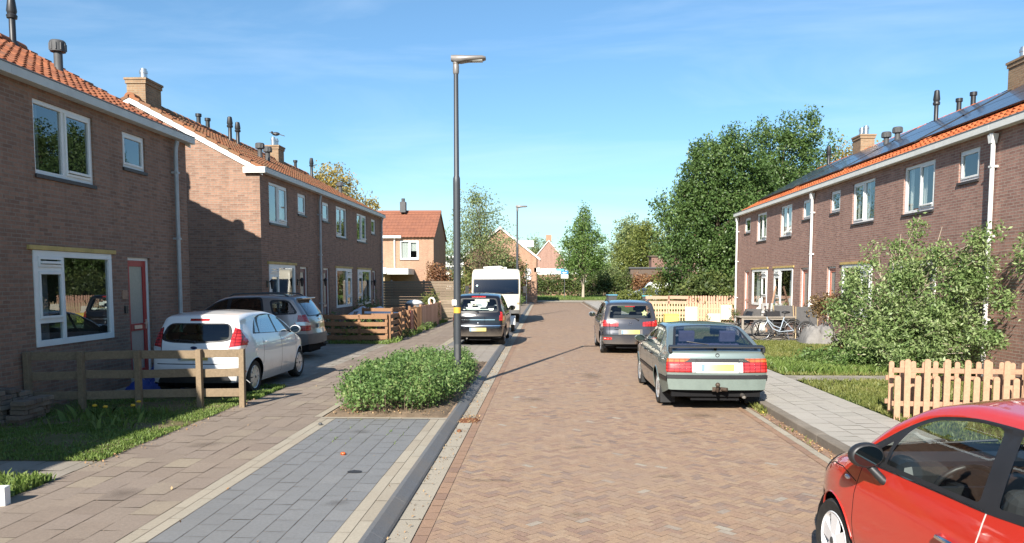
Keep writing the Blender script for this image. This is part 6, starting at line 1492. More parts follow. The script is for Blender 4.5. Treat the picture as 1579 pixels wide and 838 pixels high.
tree('lime_tree', 'bright green conical tree on the far verge at the end of the street', 'tree', (4.25, 89, .1), 0, 9.5, [(0, 0, 4.8, 2.7, 2.4, 1.9), (0, 0, 3.3, 2.2, 1.8, 1.1), (0, 0, 6.6, 2.3, 2.0, 1.7), (0, 0, 8.2, 1.5, 1.4, 1.5), (.1, 0, 9.6, .6, .6, 1.0), (-1.5, 0, 3.9, 1.6, 1.5, 1.2), (1.5, 0, 3.9, 1.5, 1.5, 1.2), (-1.6, 0, 6.4, .9, .9, .7), (1.8, 0, 6.6, .9, .9, .6), (2.2, 0, 5.2, .8, .8, .5)], 820, 17, .55, .24, 'leaf_fresh', .15, 60, 'bark_pale', fill=.55, br=.06)
tree('willow_tree', 'broad olive green tree behind the hedge at the end of the street', 'tree', (15.3, 118, 0), 0, 9, [(0, 0, 6, 4.6, 4, 4.2), (-2.2, 0, 4.2, 3.4, 3, 3.2), (2.5, 0, 5.5, 3.2, 3, 3.6), (-.5, 0, 9.2, 2.4, 2.4, 2.0)], 900, 17, .8, .34, 'leaf_olive', .3, 50, fill=.4, br=.1)
tree('willow_tree', 'grey green taller tree just behind the broad olive tree', 'tree', (14.2, 130, 0), 0, 11, [(0, 0, 9.5, 3, 3, 3.2), (-1.2, 0, 7.5, 2.8, 2.6, 3)], 420, 16, .8, .36, 'leaf_thin', .3, 50, fill=.45, br=.1)
tree('maple_tree', 'yellow leaved tree peeping over the ridge of the right terrace beside its chimney', 'tree', (21.2, 56, 0), 0, 10, [(0, 0, 9.4, 1.9, 1.9, 2.2), (-1.2, 0, 8.4, 1.6, 1.6, 2)], 300, 17, .6, .22, 'leaf_amber', .2, 40, fill=.45, br=.07)
for k, (x, y, z, s, mat, lab) in enumerate(((-2.0, 150, 8, 3.2, 'leaf_thin', 'pale distant tree between the two far gables'), (11.2, 125, 3.4, 2.4, 'leaf_olive', 'small distant tree between the conical tree and the broad olive tree'), (8.4, 112, 3.0, 2.0, 'leaf_thin', 'thin distant tree just right of the conical tree'), (23.5, 108, 5.5, 4.0, 'leaf_dark', 'dark distant tree behind the grey shed'))):
    tree('distant_tree', lab, 'tree', (x, y, 0), 0, z, [(0, 0, z, s, s, s * .9), (s * .5, 0, z * .75, s * .8, s * .8, s * .8), (-s * .5, 0, z * .7, s * .8, s * .8, s * .8)], 260, 14, .7, .34, mat, .2, 40, fill=.5, br=.08)
# --- ivy and shrubs before the far gable
tree('garden_bush', 'rusty green bush climbing before the far orange gable', 'shrub', (-4.9, 69, 0), 0, 3.0, [(-1.3, 0, 2.0, 1.6, .8, 1.7), (.6, 0, 1.7, 1.5, .8, 1.5), (2.2, 0, 2.2, 1.2, .7, 1.5), (1.6, .0, 3.4, 1.2, .7, 1.0), (-.6, 0, 3.9, 1.0, .6, 1.0)], 480, 12, .35, .2, 'leaf_rust', .1, 40, fill=.6, br=.03)
tree('garden_bush', 'olive bush growing through the rusty bush before the far orange gable', 'shrub', (-4.4, 67.5, 0), 0, 3.6, [(-1.6, 0, 2.6, 1.3, .8, 1.5), (1.7, 0, 2.4, 1.3, .8, 1.9), (.2, 0, 3.2, 1.0, .8, 1.6)], 330, 12, .35, .2, 'leaf_olive', .1, 40, fill=.6, br=.03)
tree('garden_bush', 'reddish brown bush right of the far house with the garage fascia', 'shrub', (-6.5, 47.5, 0), 0, 2.4, [(0, 0, 2.1, .7, .6, 1.0), (-.5, 0, 2.6, .5, .5, .7)], 160, 12, .25, .14, 'leaf_rust', .05, 30, fill=.6, br=.02)
tree('garden_bush', 'green bush beside the reddish bush above the board fence', 'shrub', (-5.4, 48.5, 0), 0, 2.4, [(0, 0, 1.9, .8, .6, .9), (-.3, 0, 2.4, .5, .5, .6)], 160, 12, .25, .14, 'leaf_spring', .05, 30, fill=.6, br=.02)
tree('bamboo_plant', 'pale yellow green bamboo leaning over the wooden fence by the black car', 'plant', (-5.5, 36.5, PL), 0, 1.4, [(0, 0, 1.1, .55, .5, .5), (.15, -.1, .6, .4, .4, .4)], 110, 9, .16, .13, 'leaf_spring', .012, 50, fill=.7, aspect=.22, br=.008)
# --- hedge at the end of the street, one run of four bushes of different leaf
for k, (x0, x1, h, mat, lab) in enumerate(((-2.6, 5.0, 3.0, 'leaf_hedge', 'mixed green hedge behind the parking sign at the end of the street'), (5.0, 11.0, 3.3, 'leaf_hedge', 'dark hedge behind the conical tree'), (11.0, 17.0, 3.1, 'leaf_rust', 'rust coloured hedge right of the dark hedge'), (17.0, 25.0, 3.4, 'leaf_hedge', 'green hedge behind the white van'))):
    n = int((x1 - x0) / 1.1); w = (x1 - x0) / n
    tree('hedge', lab, 'hedge', ((x0 + x1) / 2, 100.5, 0), 0, h, [((i - (n - 1) / 2) * w, random.uniform(-.3, .3), h * .5, w * .75, .9, h * random.uniform(.48, .56)) for i in range(n)], int(110 * n), 11, .4, .25, mat, .08, 10 * n, fill=.6, br=.04,
         stems=[(((i - (n - 1) / 2) * w, 0, 0), ((i - (n - 1) / 2) * w + random.uniform(-.3, .3), 0, h * .9)) for i in range(n)])
tree('laurel_shrub', 'light green low bush at the far left corner beside the sign post', 'shrub', (-2.3, 66, .05), 0, .7, [(0, 0, .5, .5, .5, .5), (.1, -4, .4, .35, .8, .4)], 90, 10, .2, .12, 'leaf_fresh', .02, 10, br=.01)
# --- small plants in the left gardens
def small_plant(name, label, loc, h, r, mat, n=60, per=8, leaf=.07, aspect=.4, rc=.12):
    return tree(name, label, 'plant', loc, 0, h * .8, [(0, 0, h * .55, r, r, h * .5)], n, per, rc, leaf, mat, .008, 16, fill=.7, aspect=aspect, br=.006)
small_plant('garden_plant', 'grassy green plant just inside the brown rail fence', (-5.9, 25.6, PL), .85, .5, 'leaf_bed', 70, 9, .12, .18)
small_plant('garden_plant', 'leafy plants behind the lower rails of the brown fence', (-6.4, 25.5, PL), .5, .7, 'leaf_olive', 90, 9, .08)
small_plant('garden_plant', 'dark rounded shrub under the windows of the last house of the second left terrace', (-7.3, 31.6, PL), 1.35, .75, 'leaf_dark', 160, 10, .08)
small_plant('garden_plant', 'dark shrub in the shade by the corner of the first house of the second terrace', (-7.2, 25.9, PL), .9, .5, 'leaf_dark', 90, 9, .08)
small_plant('garden_plant', 'weedy clump at the foot of the pavement side of the brown rail fence', (-5.05, 27.6, PL), .28, .35, 'leaf_fresh', 40, 8, .06)
small_plant('garden_plant', 'weedy clump along the foot of the plain board fence by the pavement', (-5.0, 31.6, PL), .30, .5, 'leaf_fresh', 60, 8, .06)
small_plant('garden_plant', 'two small seedlings in front of the white boards at the right picket fence', (7.55, 36.4, PR), .45, .2, 'leaf_olive', 14, 7, .06)
small_plant('garden_plant', 'dark potted plant beside the last downpipe of the right terrace', (8.75, 36.2, PR), .8, .28, 'leaf_hedge', 40, 9, .08)
small_plant('garden_plant', 'dark shrub under the front window of the house with the white bust', (8.7, 29.2, PR), 1.1, .5, 'leaf_dark', 80, 9, .08)
# --- grass: far too many blades to count
def grass(name, x0, x1, y0, y1, z, n, h, mat, dens=None, seed=1):
    rng = np.random.default_rng(seed)
    x = rng.uniform(x0, x1, n); y = rng.uniform(y0, y1, n)
    if dens is not None:
        k = dens(x, y) > rng.random(n); x, y = x[k], y[k]
    n = len(x); a = rng.uniform(0, 2 * pi, n); hh = h * rng.uniform(.5, 1.4, n); w = hh * .12 + .003
    ln = rng.uniform(.1, .9, n) * hh; b = rng.uniform(0, 2 * pi, n)
    P = np.zeros((n, 4, 3)); z0 = np.full(n, z)
    ca, sa = np.cos(a) * w, np.sin(a) * w; lx, ly = np.cos(b) * ln, np.sin(b) * ln
    P[:, 0] = np.stack([x - ca, y - sa, z0], 1); P[:, 1] = np.stack([x + ca, y + sa, z0], 1)
    P[:, 2] = np.stack([x + lx * .45 + ca * .7, y + ly * .45 + sa * .7, z0 + hh * .7], 1); P[:, 3] = np.stack([x + lx, y + ly, z0 + hh], 1)
    return tag(mesh_obj(name, P.reshape(-1, 3), np.arange(n * 4).reshape(-1, 4), M[mat]), 'short green grass and weeds' if 'lawn' in name else None, None, kind='stuff')
def nz(x, y, s=1.0, o=0): return .5 + .25 * np.sin(x * 2.1 * s + o + 1.7 * np.sin(y * 1.3 * s)) + .25 * np.sin(y * 2.7 * s + 1.1 * np.sin(x * 1.9 * s + o))
grass('lawn_grass', -8, -4.97, 8.28, 12.6, PL + .01, 62000, .034, 'grass', lambda x, y: np.clip(-.1 + 1.25 * nz(x, y, 1.7), .04, 1) * np.where(y > 11.4, .45, 1), 2)
grass('lawn_grass', -8, -4.96, 3.5, 7.46, PL + .01, 26000, .085, 'grass', None, 3)
grass('lawn_grass', 5.0, 9.0, 16.4, 25.4, PR, 46000, .06, 'grass_dry', lambda x, y: np.clip(.35 + .8 * nz(x, y, .8), 0, 1), 4)
grass('lawn_grass', 5.0, 9.0, 7.0, 15.5, PR, 40000, .055, 'grass_dry', lambda x, y: np.clip(.4 + .8 * nz(x, y, .9, 2), 0, 1), 5)
grass('lawn_grass', 5.02, 9.0, 16.5, 19.2, PR, 16000, .13, 'grass', lambda x, y: np.clip(1.3 - abs(y - 17.4) * .6, 0, 1), 6)
grass('verge_grass', -12, 24, 82, 99, .08, 30000, .16, 'grass', None, 7)
grass('kerb_weeds', 3.36, 3.56, 9.5, 30, .0, 1600, .045, 'grass_dry', lambda x, y: (nz(x * 3, y, 2.2) > .62) * 1.0, 8)
grass('kerb_weeds', 3.40, 3.52, 12.2, 12.75, .0, 120, .10, 'grass_dry', None, 18)
grass('drive_weeds', -5.35, -4.92, 12.4, 14.4, PL, 2600, .06, 'grass', lambda x, y: (nz(x * 2, y, 2.0) > .35) * 1.0, 9)
grass('drive_weeds', -8, -5.0, 24.3, 24.9, PL, 1400, .08, 'grass', None, 10)
grass('fence_weeds', -5.3, -4.85, 24.8, 38, PL, 2600, .13, 'grass', lambda x, y: (nz(x * 2, y, 1.2) > .5) * 1.0, 11)
grass('joint_weeds', -3.0, -1.8, 9.0, 11.1, PL, 900, .025, 'grass', lambda x, y: ((np.abs((x + 3.08) / .2 - np.round((x + 3.08) / .2)) < .07) & (nz(x, y, 3) > .55)) * 1.0, 12)
# fallen leaves in the gutter and on the bed edge
def litter(name, spots, size, mat, seed):
    rng = np.random.default_rng(seed); C = []
    for (x0, x1, y0, y1, z, n) in spots:
        C.append(np.stack([rng.uniform(x0, x1, n), rng.uniform(y0, y1, n), np.full(n, z) + rng.uniform(0, .012, n)], 1))
    v, f = leaf_quads(np.vstack(C), size, .6, 3.0, .5, rng)
    return tag(mesh_obj(name, v, f, M[mat]), 'dry fallen leaves and crumbs', kind='stuff')
M['litter'] = island_mat('litter', [(0, (.22, .12, .06)), (.5, (.36, .22, .11)), (1, (.45, .34, .2))], .9, .2)
litter('fallen_leaves', [(-1.32, -1.0, 11.1, 11.8, .02, 160), (-1.29, -1.1, 6, 30, .012, 420), (3.34, 3.52, 8.5, 24, .012, 900), (-3.2, -1.5, 11.25, 12.1, PL + .05, 260), (-5.1, -4.8, 8, 13, PL + .01, 150), (-4.9, -1.5, 5, 20, PL + .008, 60)], .028, 'litter', 4)
M['sticker_orange'] = plain('sticker_orange', (.62, .36, .05), .5, 0, .4, .1, 9)
M['stripe_red'] = plain('stripe_red', (.30, .07, .05), .6, 0, .4, .15, 6)
M['sign_lightblue'] = plain('sign_lightblue', (.10, .35, .62), .4, 0, .5, .06, 4)
M['wood_mid'] = wood_mat('old_boards', (.14, .105, .075), (.27, .21, .15))
M['tile_far'] = island_mat('tile_far', [(0, (.28, .115, .07)), (.5, (.33, .135, .08)), (1, (.25, .105, .068))], .8, .3, .4, 1.0, (.26, .11, .07), .5)
M['stone_white'] = plain('weathered_stone', (.50, .47, .42), .85, 0, .2, .25, 9, .3)
M['board_cream'] = plain('board_cream', (.58, .53, .43), .7, 0, .2, .12, 4)
M['mesh_pale'] = plain('pale_canvas', (.19, .18, .17), .8, 0, .3, .2, 6)
M['bike_blue'] = plain('bike_blue', (.45, .52, .60), .3, .3, .5, .06, 6)
M['mesh_grey'] = plain('mesh_grey', (.12, .115, .115), .8, 0, .3, .15, 12)
M['slat_white'] = wood_mat('slat_white', (.34, .33, .32), (.55, .54, .52))
M['bin_teal'] = plain('bin_teal', (.06, .34, .38), .5, 0, .4, .1, 4)
M['yellow_box'] = plain('yellow_box', (.70, .52, .12), .6, 0, .4, .12, 5)
M['sheet_white'] = plain('sheet_white', (.62, .64, .68), .7, 0, .3, .06, 3)
M['paver_pile'] = island_mat('old_bricks', [(0, (.20, .155, .12)), (.5, (.27, .215, .165)), (1, (.17, .13, .105))], .9, .2, .6, 3)
M['stain'] = plain('oil_stain', (.035, .032, .03), .55, 0, .4, .3, 20)
M['brick_yellow'] = brick_mat('brick_yellow', (.50, .36, .20), (.42, .29, .16), (.45, .38, .29), (.5, .4, .28), .25)
M['brick_far'] = brick_mat('brick_far', (.40, .20, .15), (.33, .16, .12), (.40, .33, .28), (.4, .26, .2), .2)
M['wood_shed'] = wood_mat('shed_boards', (.16, .09, .07), (.24, .14, .11))
# ------------------------------------------------------------------ street furniture, fences, garden things, far buildings
def lamp_post(loc, label, sticker=False):
    root = thing('street_lamp', label, 'street lamp', loc, 0, 'street lamps along the left kerb')
    p = MB(); p.lathe([(.07, -.1), (.068, 3.85), (.066, 3.95), (.05, 4.0), (.043, 5.95), (0, 5.95)], n=20); p.build('pole', M['post_grey'], root, smooth=40)
    b = MB(); b.lathe([(.08, 0), (.08, .05), (.07, .06)], n=20); b.build('base_collar', M['post_grey'], root)
    c = MB(); c.lathe([(.048, 5.88), (.058, 5.91), (.058, 6.02), (.045, 6.10), (0, 6.12)], n=16); c.ball((0, 0, 6.08), .06, 12); c.build('bracket', M['lamp_head'], root, smooth=50)
    h = MB()
    secs = [(-.09, .05, .055, 6.17), (.0, .08, .075, 6.15), (.10, .115, .07, 6.145), (.20, .12, .055, 6.15), (.50, .11, .042, 6.16), (.56, .07, .025, 6.16)]
    n = 14; vs = []
    for (x, w, t, z) in secs:
        for k in range(n):
            a = 2 * pi * k / n; vs.append((x, w * np.sign(cos(a)) * abs(cos(a)) ** .6, z + t * np.sign(sin(a)) * abs(sin(a)) ** .7))
    fs = [(i * n + k, i * n + (k + 1) % n, (i + 1) * n + (k + 1) % n, (i + 1) * n + k) for i in range(len(secs) - 1) for k in range(n)] + [tuple(range(n - 1, -1, -1)), tuple((len(secs) - 1) * n + k for k in range(n))]
    h.add(vs, fs); hd = h.build('lamp_head', M['lamp_head'], root, smooth=50)
    g = MB(); g.box(.20, .50, -.08, .08, 6.105, 6.122); g.build('lens', M['frosted'], hd)
    d = MB(); d.box(-.03, .03, -.0715, -.066, .5, .8); d.build('hatch', M['dark_grey'], root)
    if sticker:
        s = MB(); s.lathe([(.071, 1.40), (.071, 1.51)], n=20); s.build('sticker', M['sticker_orange'], root, smooth=60)
        s = MB(); s.obox((-.05, -.06, 1.60), (.09, .03, .11)); s.build('white_tag', M['white'], root, bev=.01)
    return root
lamp_post((-1.70, 14.75, PL), 'nearest grey street lamp, rising from the green shrub bed with an orange sticker band', True)
lamp_post((-1.62, 43.6, PL), 'second grey street lamp, further down the street behind the motorhome')
# fences -------------------------------------------------------------
def plank_fence(label, pts, rails, ph, mat='wood_fence', pw=.085, rw=.13, rt=.028, out=(0, -1), capr=0, group=None):
    """posts at pts (x, y, z); rails: list of z centres"""
    root = thing('plank_fence', label, 'fence', pts[0], 0, group); o = Vector(pts[0])
    for p in pts:
        mb = MB(); q = Vector(p) - o; t = random.uniform(-.012, .012)
        mb.add([(q.x - pw / 2, q.y - pw / 2, -.08), (q.x + pw / 2, q.y - pw / 2, -.08), (q.x + pw / 2, q.y + pw / 2, -.08), (q.x - pw / 2, q.y + pw / 2, -.08),
                (q.x - pw / 2 + t, q.y - pw / 2, ph + q.z), (q.x + pw / 2 + t, q.y - pw / 2, ph + q.z), (q.x + pw / 2 + t, q.y + pw / 2, ph + q.z + .01), (q.x - pw / 2 + t, q.y + pw / 2, ph + q.z + .01)],
               [(3, 2, 1, 0), (4, 5, 6, 7), (0, 1, 5, 4), (1, 2, 6, 5), (2, 3, 7, 6), (3, 0, 4, 7)])
        mb.build('post', M[mat], root, bev=.005)
    for a, b in zip(pts[:-1], pts[1:]):
        a = Vector(a) - o; b = Vector(b) - o; d = (b - a).normalized(); nrm = Vector((out[0], out[1], 0)) * -(pw / 2 + rt / 2 + .002)
        for z in rails:
            mb = MB(); mb.bar(a + nrm - d * .03 + Vector((0, 0, z + random.uniform(-.012, .012))), b + nrm + d * .03 + Vector((0, 0, z + random.uniform(-.012, .012))), rt, rw); mb.build('rail', M[mat], root, bev=.004)
    return root
fp = [(-5.05, 12.42, PL), (-5.95, 12.37, PL), (-6.95, 12.27, PL), (-7.62, 12.05, PL)]
fp = [(-4.85, 12.05, PL), (-5.48, 11.92, PL), (-6.37, 11.73, PL), (-7.18, 11.56, PL), (-7.92, 11.4, PL)]
plank_fence('weathered three-rail plank fence in front of the white hatchback', fp, (.24, .56, .86), .93)
bf = [(-7.9, 25.05, PL), (-7.0, 25.04, PL), (-6.1, 25.02, PL), (-5.2, 25.0, PL)]
plank_fence('brown four-rail fence facing the driveway of the second left terrace', bf, (.16, .38, .60, .83), .92, 'wood_brown', .09, .135, .03, (0, 1))
bf2 = [(-5.13, 25.1, PL), (-5.13, 27.0, PL), (-5.13, 28.4, PL), (-5.13, 29.6, PL), (-5.13, 30.3, PL)]
plank_fence('brown four-rail fence along the pavement of the second left terrace', bf2, (.16, .38, .60, .83), .92, 'wood_brown', .09, .135, .03, (1, 0))
plank_fence('brown inner rail fence behind the brown fence at the driveway', [(-6.6, 27.6, PL), (-5.5, 27.4, PL), (-5.35, 28.8, PL)], (.78, .98), 1.05, 'wood_brown', .08, .12, .03, (0, 1))
def slat_gate(label, x, y, w, h, n, mats):
    root = thing('garden_gate', label, 'gate', (x, y, PL))
    for k in range(n):
        mb = MB(); a = -w / 2 + w * k / n; mb.box(.05, .075, a + .006, a + w / n - .006, .05, h); mb.build('slat', M[mats[k % 2]], root, bev=.003)
    return root
slat_gate('narrow red and white striped slat panel on the pavement side of the brown fence', -5.12, 28.9, .62, .9, 7, ('stripe_red', 'wood_pink'))

def board_panel(label, p0, p1, h, mat, nb, z=PL, vertical=True, gap=.01, top=None, t=.022, post=True, name='board_fence', wv=0.0, group=None, pmat=None, posts=None):
    """a fence of close boards between two ground points"""
    root = thing(name, label, 'fence', (p0[0], p0[1], z), 0, group)
    a = Vector((0, 0, 0)); b = Vector((p1[0] - p0[0], p1[1] - p0[1], 0)); d = b.normalized(); nrm = Vector((d.y, -d.x, 0)); L = b.length
    mb = MB()
    if vertical:
        for k in range(nb):
            s0, s1 = L * k / nb + gap / 2, L * (k + 1) / nb - gap / 2; hh = h + random.uniform(-wv, wv); c = d * (s0 + s1) / 2
            R_ = Matrix((d, nrm, Vector((0, 0, 1)))).transposed()
            mb.obox(c + Vector((0, 0, hh / 2)), (s1 - s0, t, hh), R_)
    else:
        for k in range(nb):
            z0, z1 = h * k / nb + gap / 2, h * (k + 1) / nb - gap / 2
            mb.bar(Vector((0, 0, (z0 + z1) / 2)), b + Vector((0, 0, (z0 + z1) / 2)), t, z1 - z0)
    mb.build('boards', M[mat], root)
    if post:
        for s in (posts or (0, .5, 1)):
            pb = MB(); c = d * L * s + nrm * -.06; pb.box(c.x - .045, c.x + .045, c.y - .045, c.y + .045, -.05, h + .05); pb.build('post', M[pmat or mat], root, bev=.006)
    return root
board_panel('plain close-boarded wooden fence along the pavement beyond the striped panel', (-5.12, 31.7), (-5.1, 37.4), .98, 'wood_pink', 42, wv=.01)
board_panel('short wooden fence end between the striped panel and the plain board fence', (-5.45, 30.9), (-5.12, 31.6), .95, 'wood_brown', 6)
board_panel('dark horizontal board fence at the end of the second left terrace', (-12.0, 42.0), (-4.9, 42.0), 2.0, 'wood_mid', 14, vertical=False, t=.03, gap=.014, pmat='concrete', posts=(0, .25, .5, .75, .985))
def picket(name, label, p0, p1, z, hs, w, gap, mat, rails=(.25, .75), tip='round', jit=.01, parts=True, t=.02, group=None):
    root = thing(name, label, 'fence', (p0[0], p0[1], z), 0, group)
    b = Vector((p1[0] - p0[0], p1[1] - p0[1], 0)); d = b.normalized(); nrm = Vector((d.y, -d.x, 0)); L = b.length
    n = int(L / (w + gap)); 
    for k in range(n):
        s = (k + .5) * L / n; h = hs(k, n) + random.uniform(-jit, jit); c = d * s
        prof = [(-w / 2, -.02), (w / 2, -.02), (w / 2, h - w * .45)] + ([(w * .5 * cos(pi * q / 8), h - w * .45 + w * .5 * sin(pi * q / 8)) for q in range(1, 8)] if tip == 'round' else []) + [(-w / 2, h - w * .45)]
        mb = MB(); m = len(prof); tl = random.uniform(-.012, .012)
        vs = [c + d * (a + tl * e) + nrm * sgn * t / 2 + Vector((0, 0, e)) for sgn in (-1, 1) for (a, e) in prof]
        mb.add(vs, [tuple(range(m - 1, -1, -1)), tuple(range(m, 2 * m))] + [(q, (q + 1) % m, (q + 1) % m + m, q + m) for q in range(m)])
        mb.build('picket', M[mat], root)
    for zr in rails:
        mb = MB(); mb.bar(nrm * -(t / 2 + .018) + Vector((0, 0, zr)), b + nrm * -(t / 2 + .018) + Vector((0, 0, zr)), .03, .07); mb.build('rail', M[mat], root, bev=.004)
    return root
picket('picket_fence', 'new tan picket fence with tall and short pickets in front of the tall garden shrub', (4.97, 11.2), (8.9, 10.85), PR, lambda k, n: .86 if k % 2 else .62, .082, .048, 'wood_tan', (.22, .70))
picket('picket_fence', 'low picket fence standing close behind the tan picket fence', (5.02, 11.55), (8.9, 11.2), PR, lambda k, n: .80, .07, .075, 'wood_tan', (.2, .55))
picket('picket_fence', 'weathered tan picket return at the pavement corner of the tan fence', (5.12, 11.66), (5.06, 13.1), PR, lambda k, n: .95 if k % 2 else .85, .075, .05, 'wood_tan', (.22, .70)) if False else None
# fences at the end of the right terrace
def plank_far():
    plank_fence('pinkish plank fence at the far end of the right front gardens', [(5.1, 39.4, PR), (6.2, 39.4, PR), (7.15, 39.4, PR)], (.35, .62, .88, 1.13), 1.2, 'wood_pink', .1, .16, .03, (0, 1))
plank_far()
picket('picket_fence', 'tall weathered picket fence at the end of the right terrace', (7.2, 39.3), (9.6, 39.3), PR, lambda k, n: 1.22, .1, .03, 'wood_pink', (.3, .9))
picket('picket_fence', 'low pale yellow picket fence before the tall weathered picket fence', (5.15, 37.9), (9.05, 37.9), PR, lambda k, n: .86 if k % 4 else .92, .055, .075, 'wood_pale', (.2, .62))
def flat_board(label, x, y, w, z0, z1, mat, rx=-8, name='white_board'):
    root_m = MB(); root_m.obox((0, 0, (z1 - z0) / 2), (w, .03, z1 - z0)); o = root_m.build(name, M[mat], None, bev=.004)
    o.location = (x, y, z0); o.rotation_euler = (radians(rx), 0, 0); return tag(o, label, 'board')
flat_board('white board leaning on the pale picket fence, left of the three white boards', 7.05, 37.75, .58, PR, PR + .72, 'board_cream')
flat_board('white board leaning lowest, middle of the three white boards by the pale picket fence', 7.95, 36.9, .62, PR, PR + .42, 'board_cream')
flat_board('white board leaning on the pale picket fence, right of the three white boards', 8.72, 37.72, .5, PR + .1, PR + .80, 'board_cream')
def crate(label, loc, size, mat, name='crate'):
    root = thing(name, label, name, loc); w, d, h = size; t = .03
    mb = MB(); mb.box(-w / 2, w / 2, -d / 2, d / 2, 0, t); mb.box(-w / 2, w / 2, -d / 2, -d / 2 + t, t, h); mb.box(-w / 2, w / 2, d / 2 - t, d / 2, t, h); mb.box(-w / 2, -w / 2 + t, -d / 2 + t, d / 2 - t, t, h); mb.box(w / 2 - t, w / 2, -d / 2 + t, d / 2 - t, t, h); mb.build('box', M[mat], root, bev=.006)
    lb = MB(); lb.box(-w / 2 - .02, w / 2 + .02, -d / 2 - .02, d / 2 + .02, h + .003, h + .04); lb.build('lid', M[mat], root, bev=.006)
crate('yellow storage box in front of the pale picket fence behind the grey car', (5.72, 35.6, PR), (.62, .45, .42), 'yellow_box', 'storage_box')
# wheelie bins --------------------------------------------------------
def wheelie(label, loc, rz, lid):
    root = thing('wheelie_bin', label, 'bin', loc, rz, 'wheelie bins on the right pavement')
    b = MB(); v = []
    for (hx, hy, z) in ((.20, .24, .06), (.29, .36, .98)): v += [(-hx, -hy, z), (hx, -hy, z), (hx, hy, z), (-hx, hy, z)]
    b.add(v, [(3, 2, 1, 0), (4, 5, 6, 7), (0, 1, 5, 4), (1, 2, 6, 5), (2, 3, 7, 6), (3, 0, 4, 7)]); b.box(-.31, .31, -.38, .38, .95, 1.0); b.build('body', M['dark_grey'], root, bev=.02)
    l = MB(); l.box(-.31, .31, -.40, .37, 1.003, 1.06); l.tube([(-.3, .40, 1.03), (.3, .40, 1.03)], .025, 8); l.build('lid', M[lid], root, bev=.02)
    for s in (-1, 1):
        w = MB(); w.lathe([(0, -.03), (.09, -.03), (.10, 0), (.09, .03), (0, .03)], (s * .24, .26, .10), 'X', 16); w.build('wheel', M['rubber'], root, smooth=40)
wheelie('dark wheelie bin with blue lid, left of the two behind the grey hatchback', (4.35, 51.5, PR), radians(8), 'bin_blue')
wheelie('dark wheelie bin with turquoise lid, right of the two behind the grey hatchback', (6.6, 51.0, PR - .05), radians(-5), 'bin_teal')
# signs ---------------------------------------------------------------
def sign_parking():
    root = thing('parking_sign', 'blue and white parking sign on a post on the far verge', 'sign', (2.05, 86, .05))
    p = MB(); p.lathe([(.04, 0), (.04, 3.15), (0, 3.15)], n=10); p.build('post', M['dark_grey'], root)
    a = MB(); a.box(-.40, .40, -.075, -.05, 2.72, 3.12); q = a.build('blue_panel', M['sign_blue'], root, bev=.01)
    i = MB(); i.add([(-.10 + dx, -.079, z) for dx, z in ((-.16, 2.92), (.02, 3.03), (.02, 2.97), (.30, 2.97), (.30, 2.87), (.02, 2.87), (.02, 2.81))], [tuple(range(7))]); i.build('arrow', M['white'], q, fix=False)
    b = MB(); b.box(-.40, .40, -.075, -.05, 2.30, 2.71); q2 = b.build('white_panel', M['white'], root, bev=.01)
    c = MB(); c.box(-.32, .32, -.079, -.076, 2.5, 2.53); c.box(-.28, .28, -.079, -.076, 2.42, 2.44); c.build('lettering', M['mid_grey'], q2)
    n = MB(); n.box(-.95, -.05, .05, .075, 3.12, 3.34); n.build('street_name_plate', M['sign_lightblue'], root)
sign_parking()
def sign_back():
    root = thing('road_sign', 'round road sign seen from its white back, on a thin post by the motorhome', 'sign', (-1.72, 68, PL))
    p = MB(); p.lathe([(.035, 0), (.035, 3.55), (0, 3.55)], n=10); p.build('post', M['zinc'], root)
    d = MB(); d.lathe([(0, -.012), (.30, -.012), (.30, .012), (0, .012)], (.12, .05, 2.78), 'Y', 28); d.build('disc', M['white'], root)
    r = MB(); r.box(-.18, .42, .04, .06, 2.10, 2.44); r.build('sub_plate', M['white'], root)
sign_back()
# garden furniture on the right ----------------------------------------
def table(label, loc, rz, L, W, h):
    root = thing('garden_table', label, 'table', loc, rz)
    t = MB(); n = 7
    for k in range(n): t.box(-L / 2, L / 2, -W / 2 + W * k / n + .004, -W / 2 + W * (k + 1) / n - .004, h - .03, h)
    t.build('tabletop', M['wood_grey'], root, bev=.003)
    f = MB(); f.box(-L / 2 + .08, L / 2 - .08, -W / 2 + .06, -W / 2 + .09, h - .10, h - .032); f.box(-L / 2 + .08, L / 2 - .08, W / 2 - .09, W / 2 - .06, h - .10, h - .032); f.build('apron', M['wood_grey'], root)
    for sx in (-1, 1):
        for sy in (-1, 1):
            l = MB(); l.box(sx * (L / 2 - .12) - .035, sx * (L / 2 - .12) + .035, sy * (W / 2 - .08) - .035, sy * (W / 2 - .08) + .035, 0, h - .032); l.build('leg', M['wood_grey'], root, bev=.004)
table('long weathered wooden garden table behind the bicycle', (7.75, 27.2, PR), radians(0), 2.2, .8, .74)
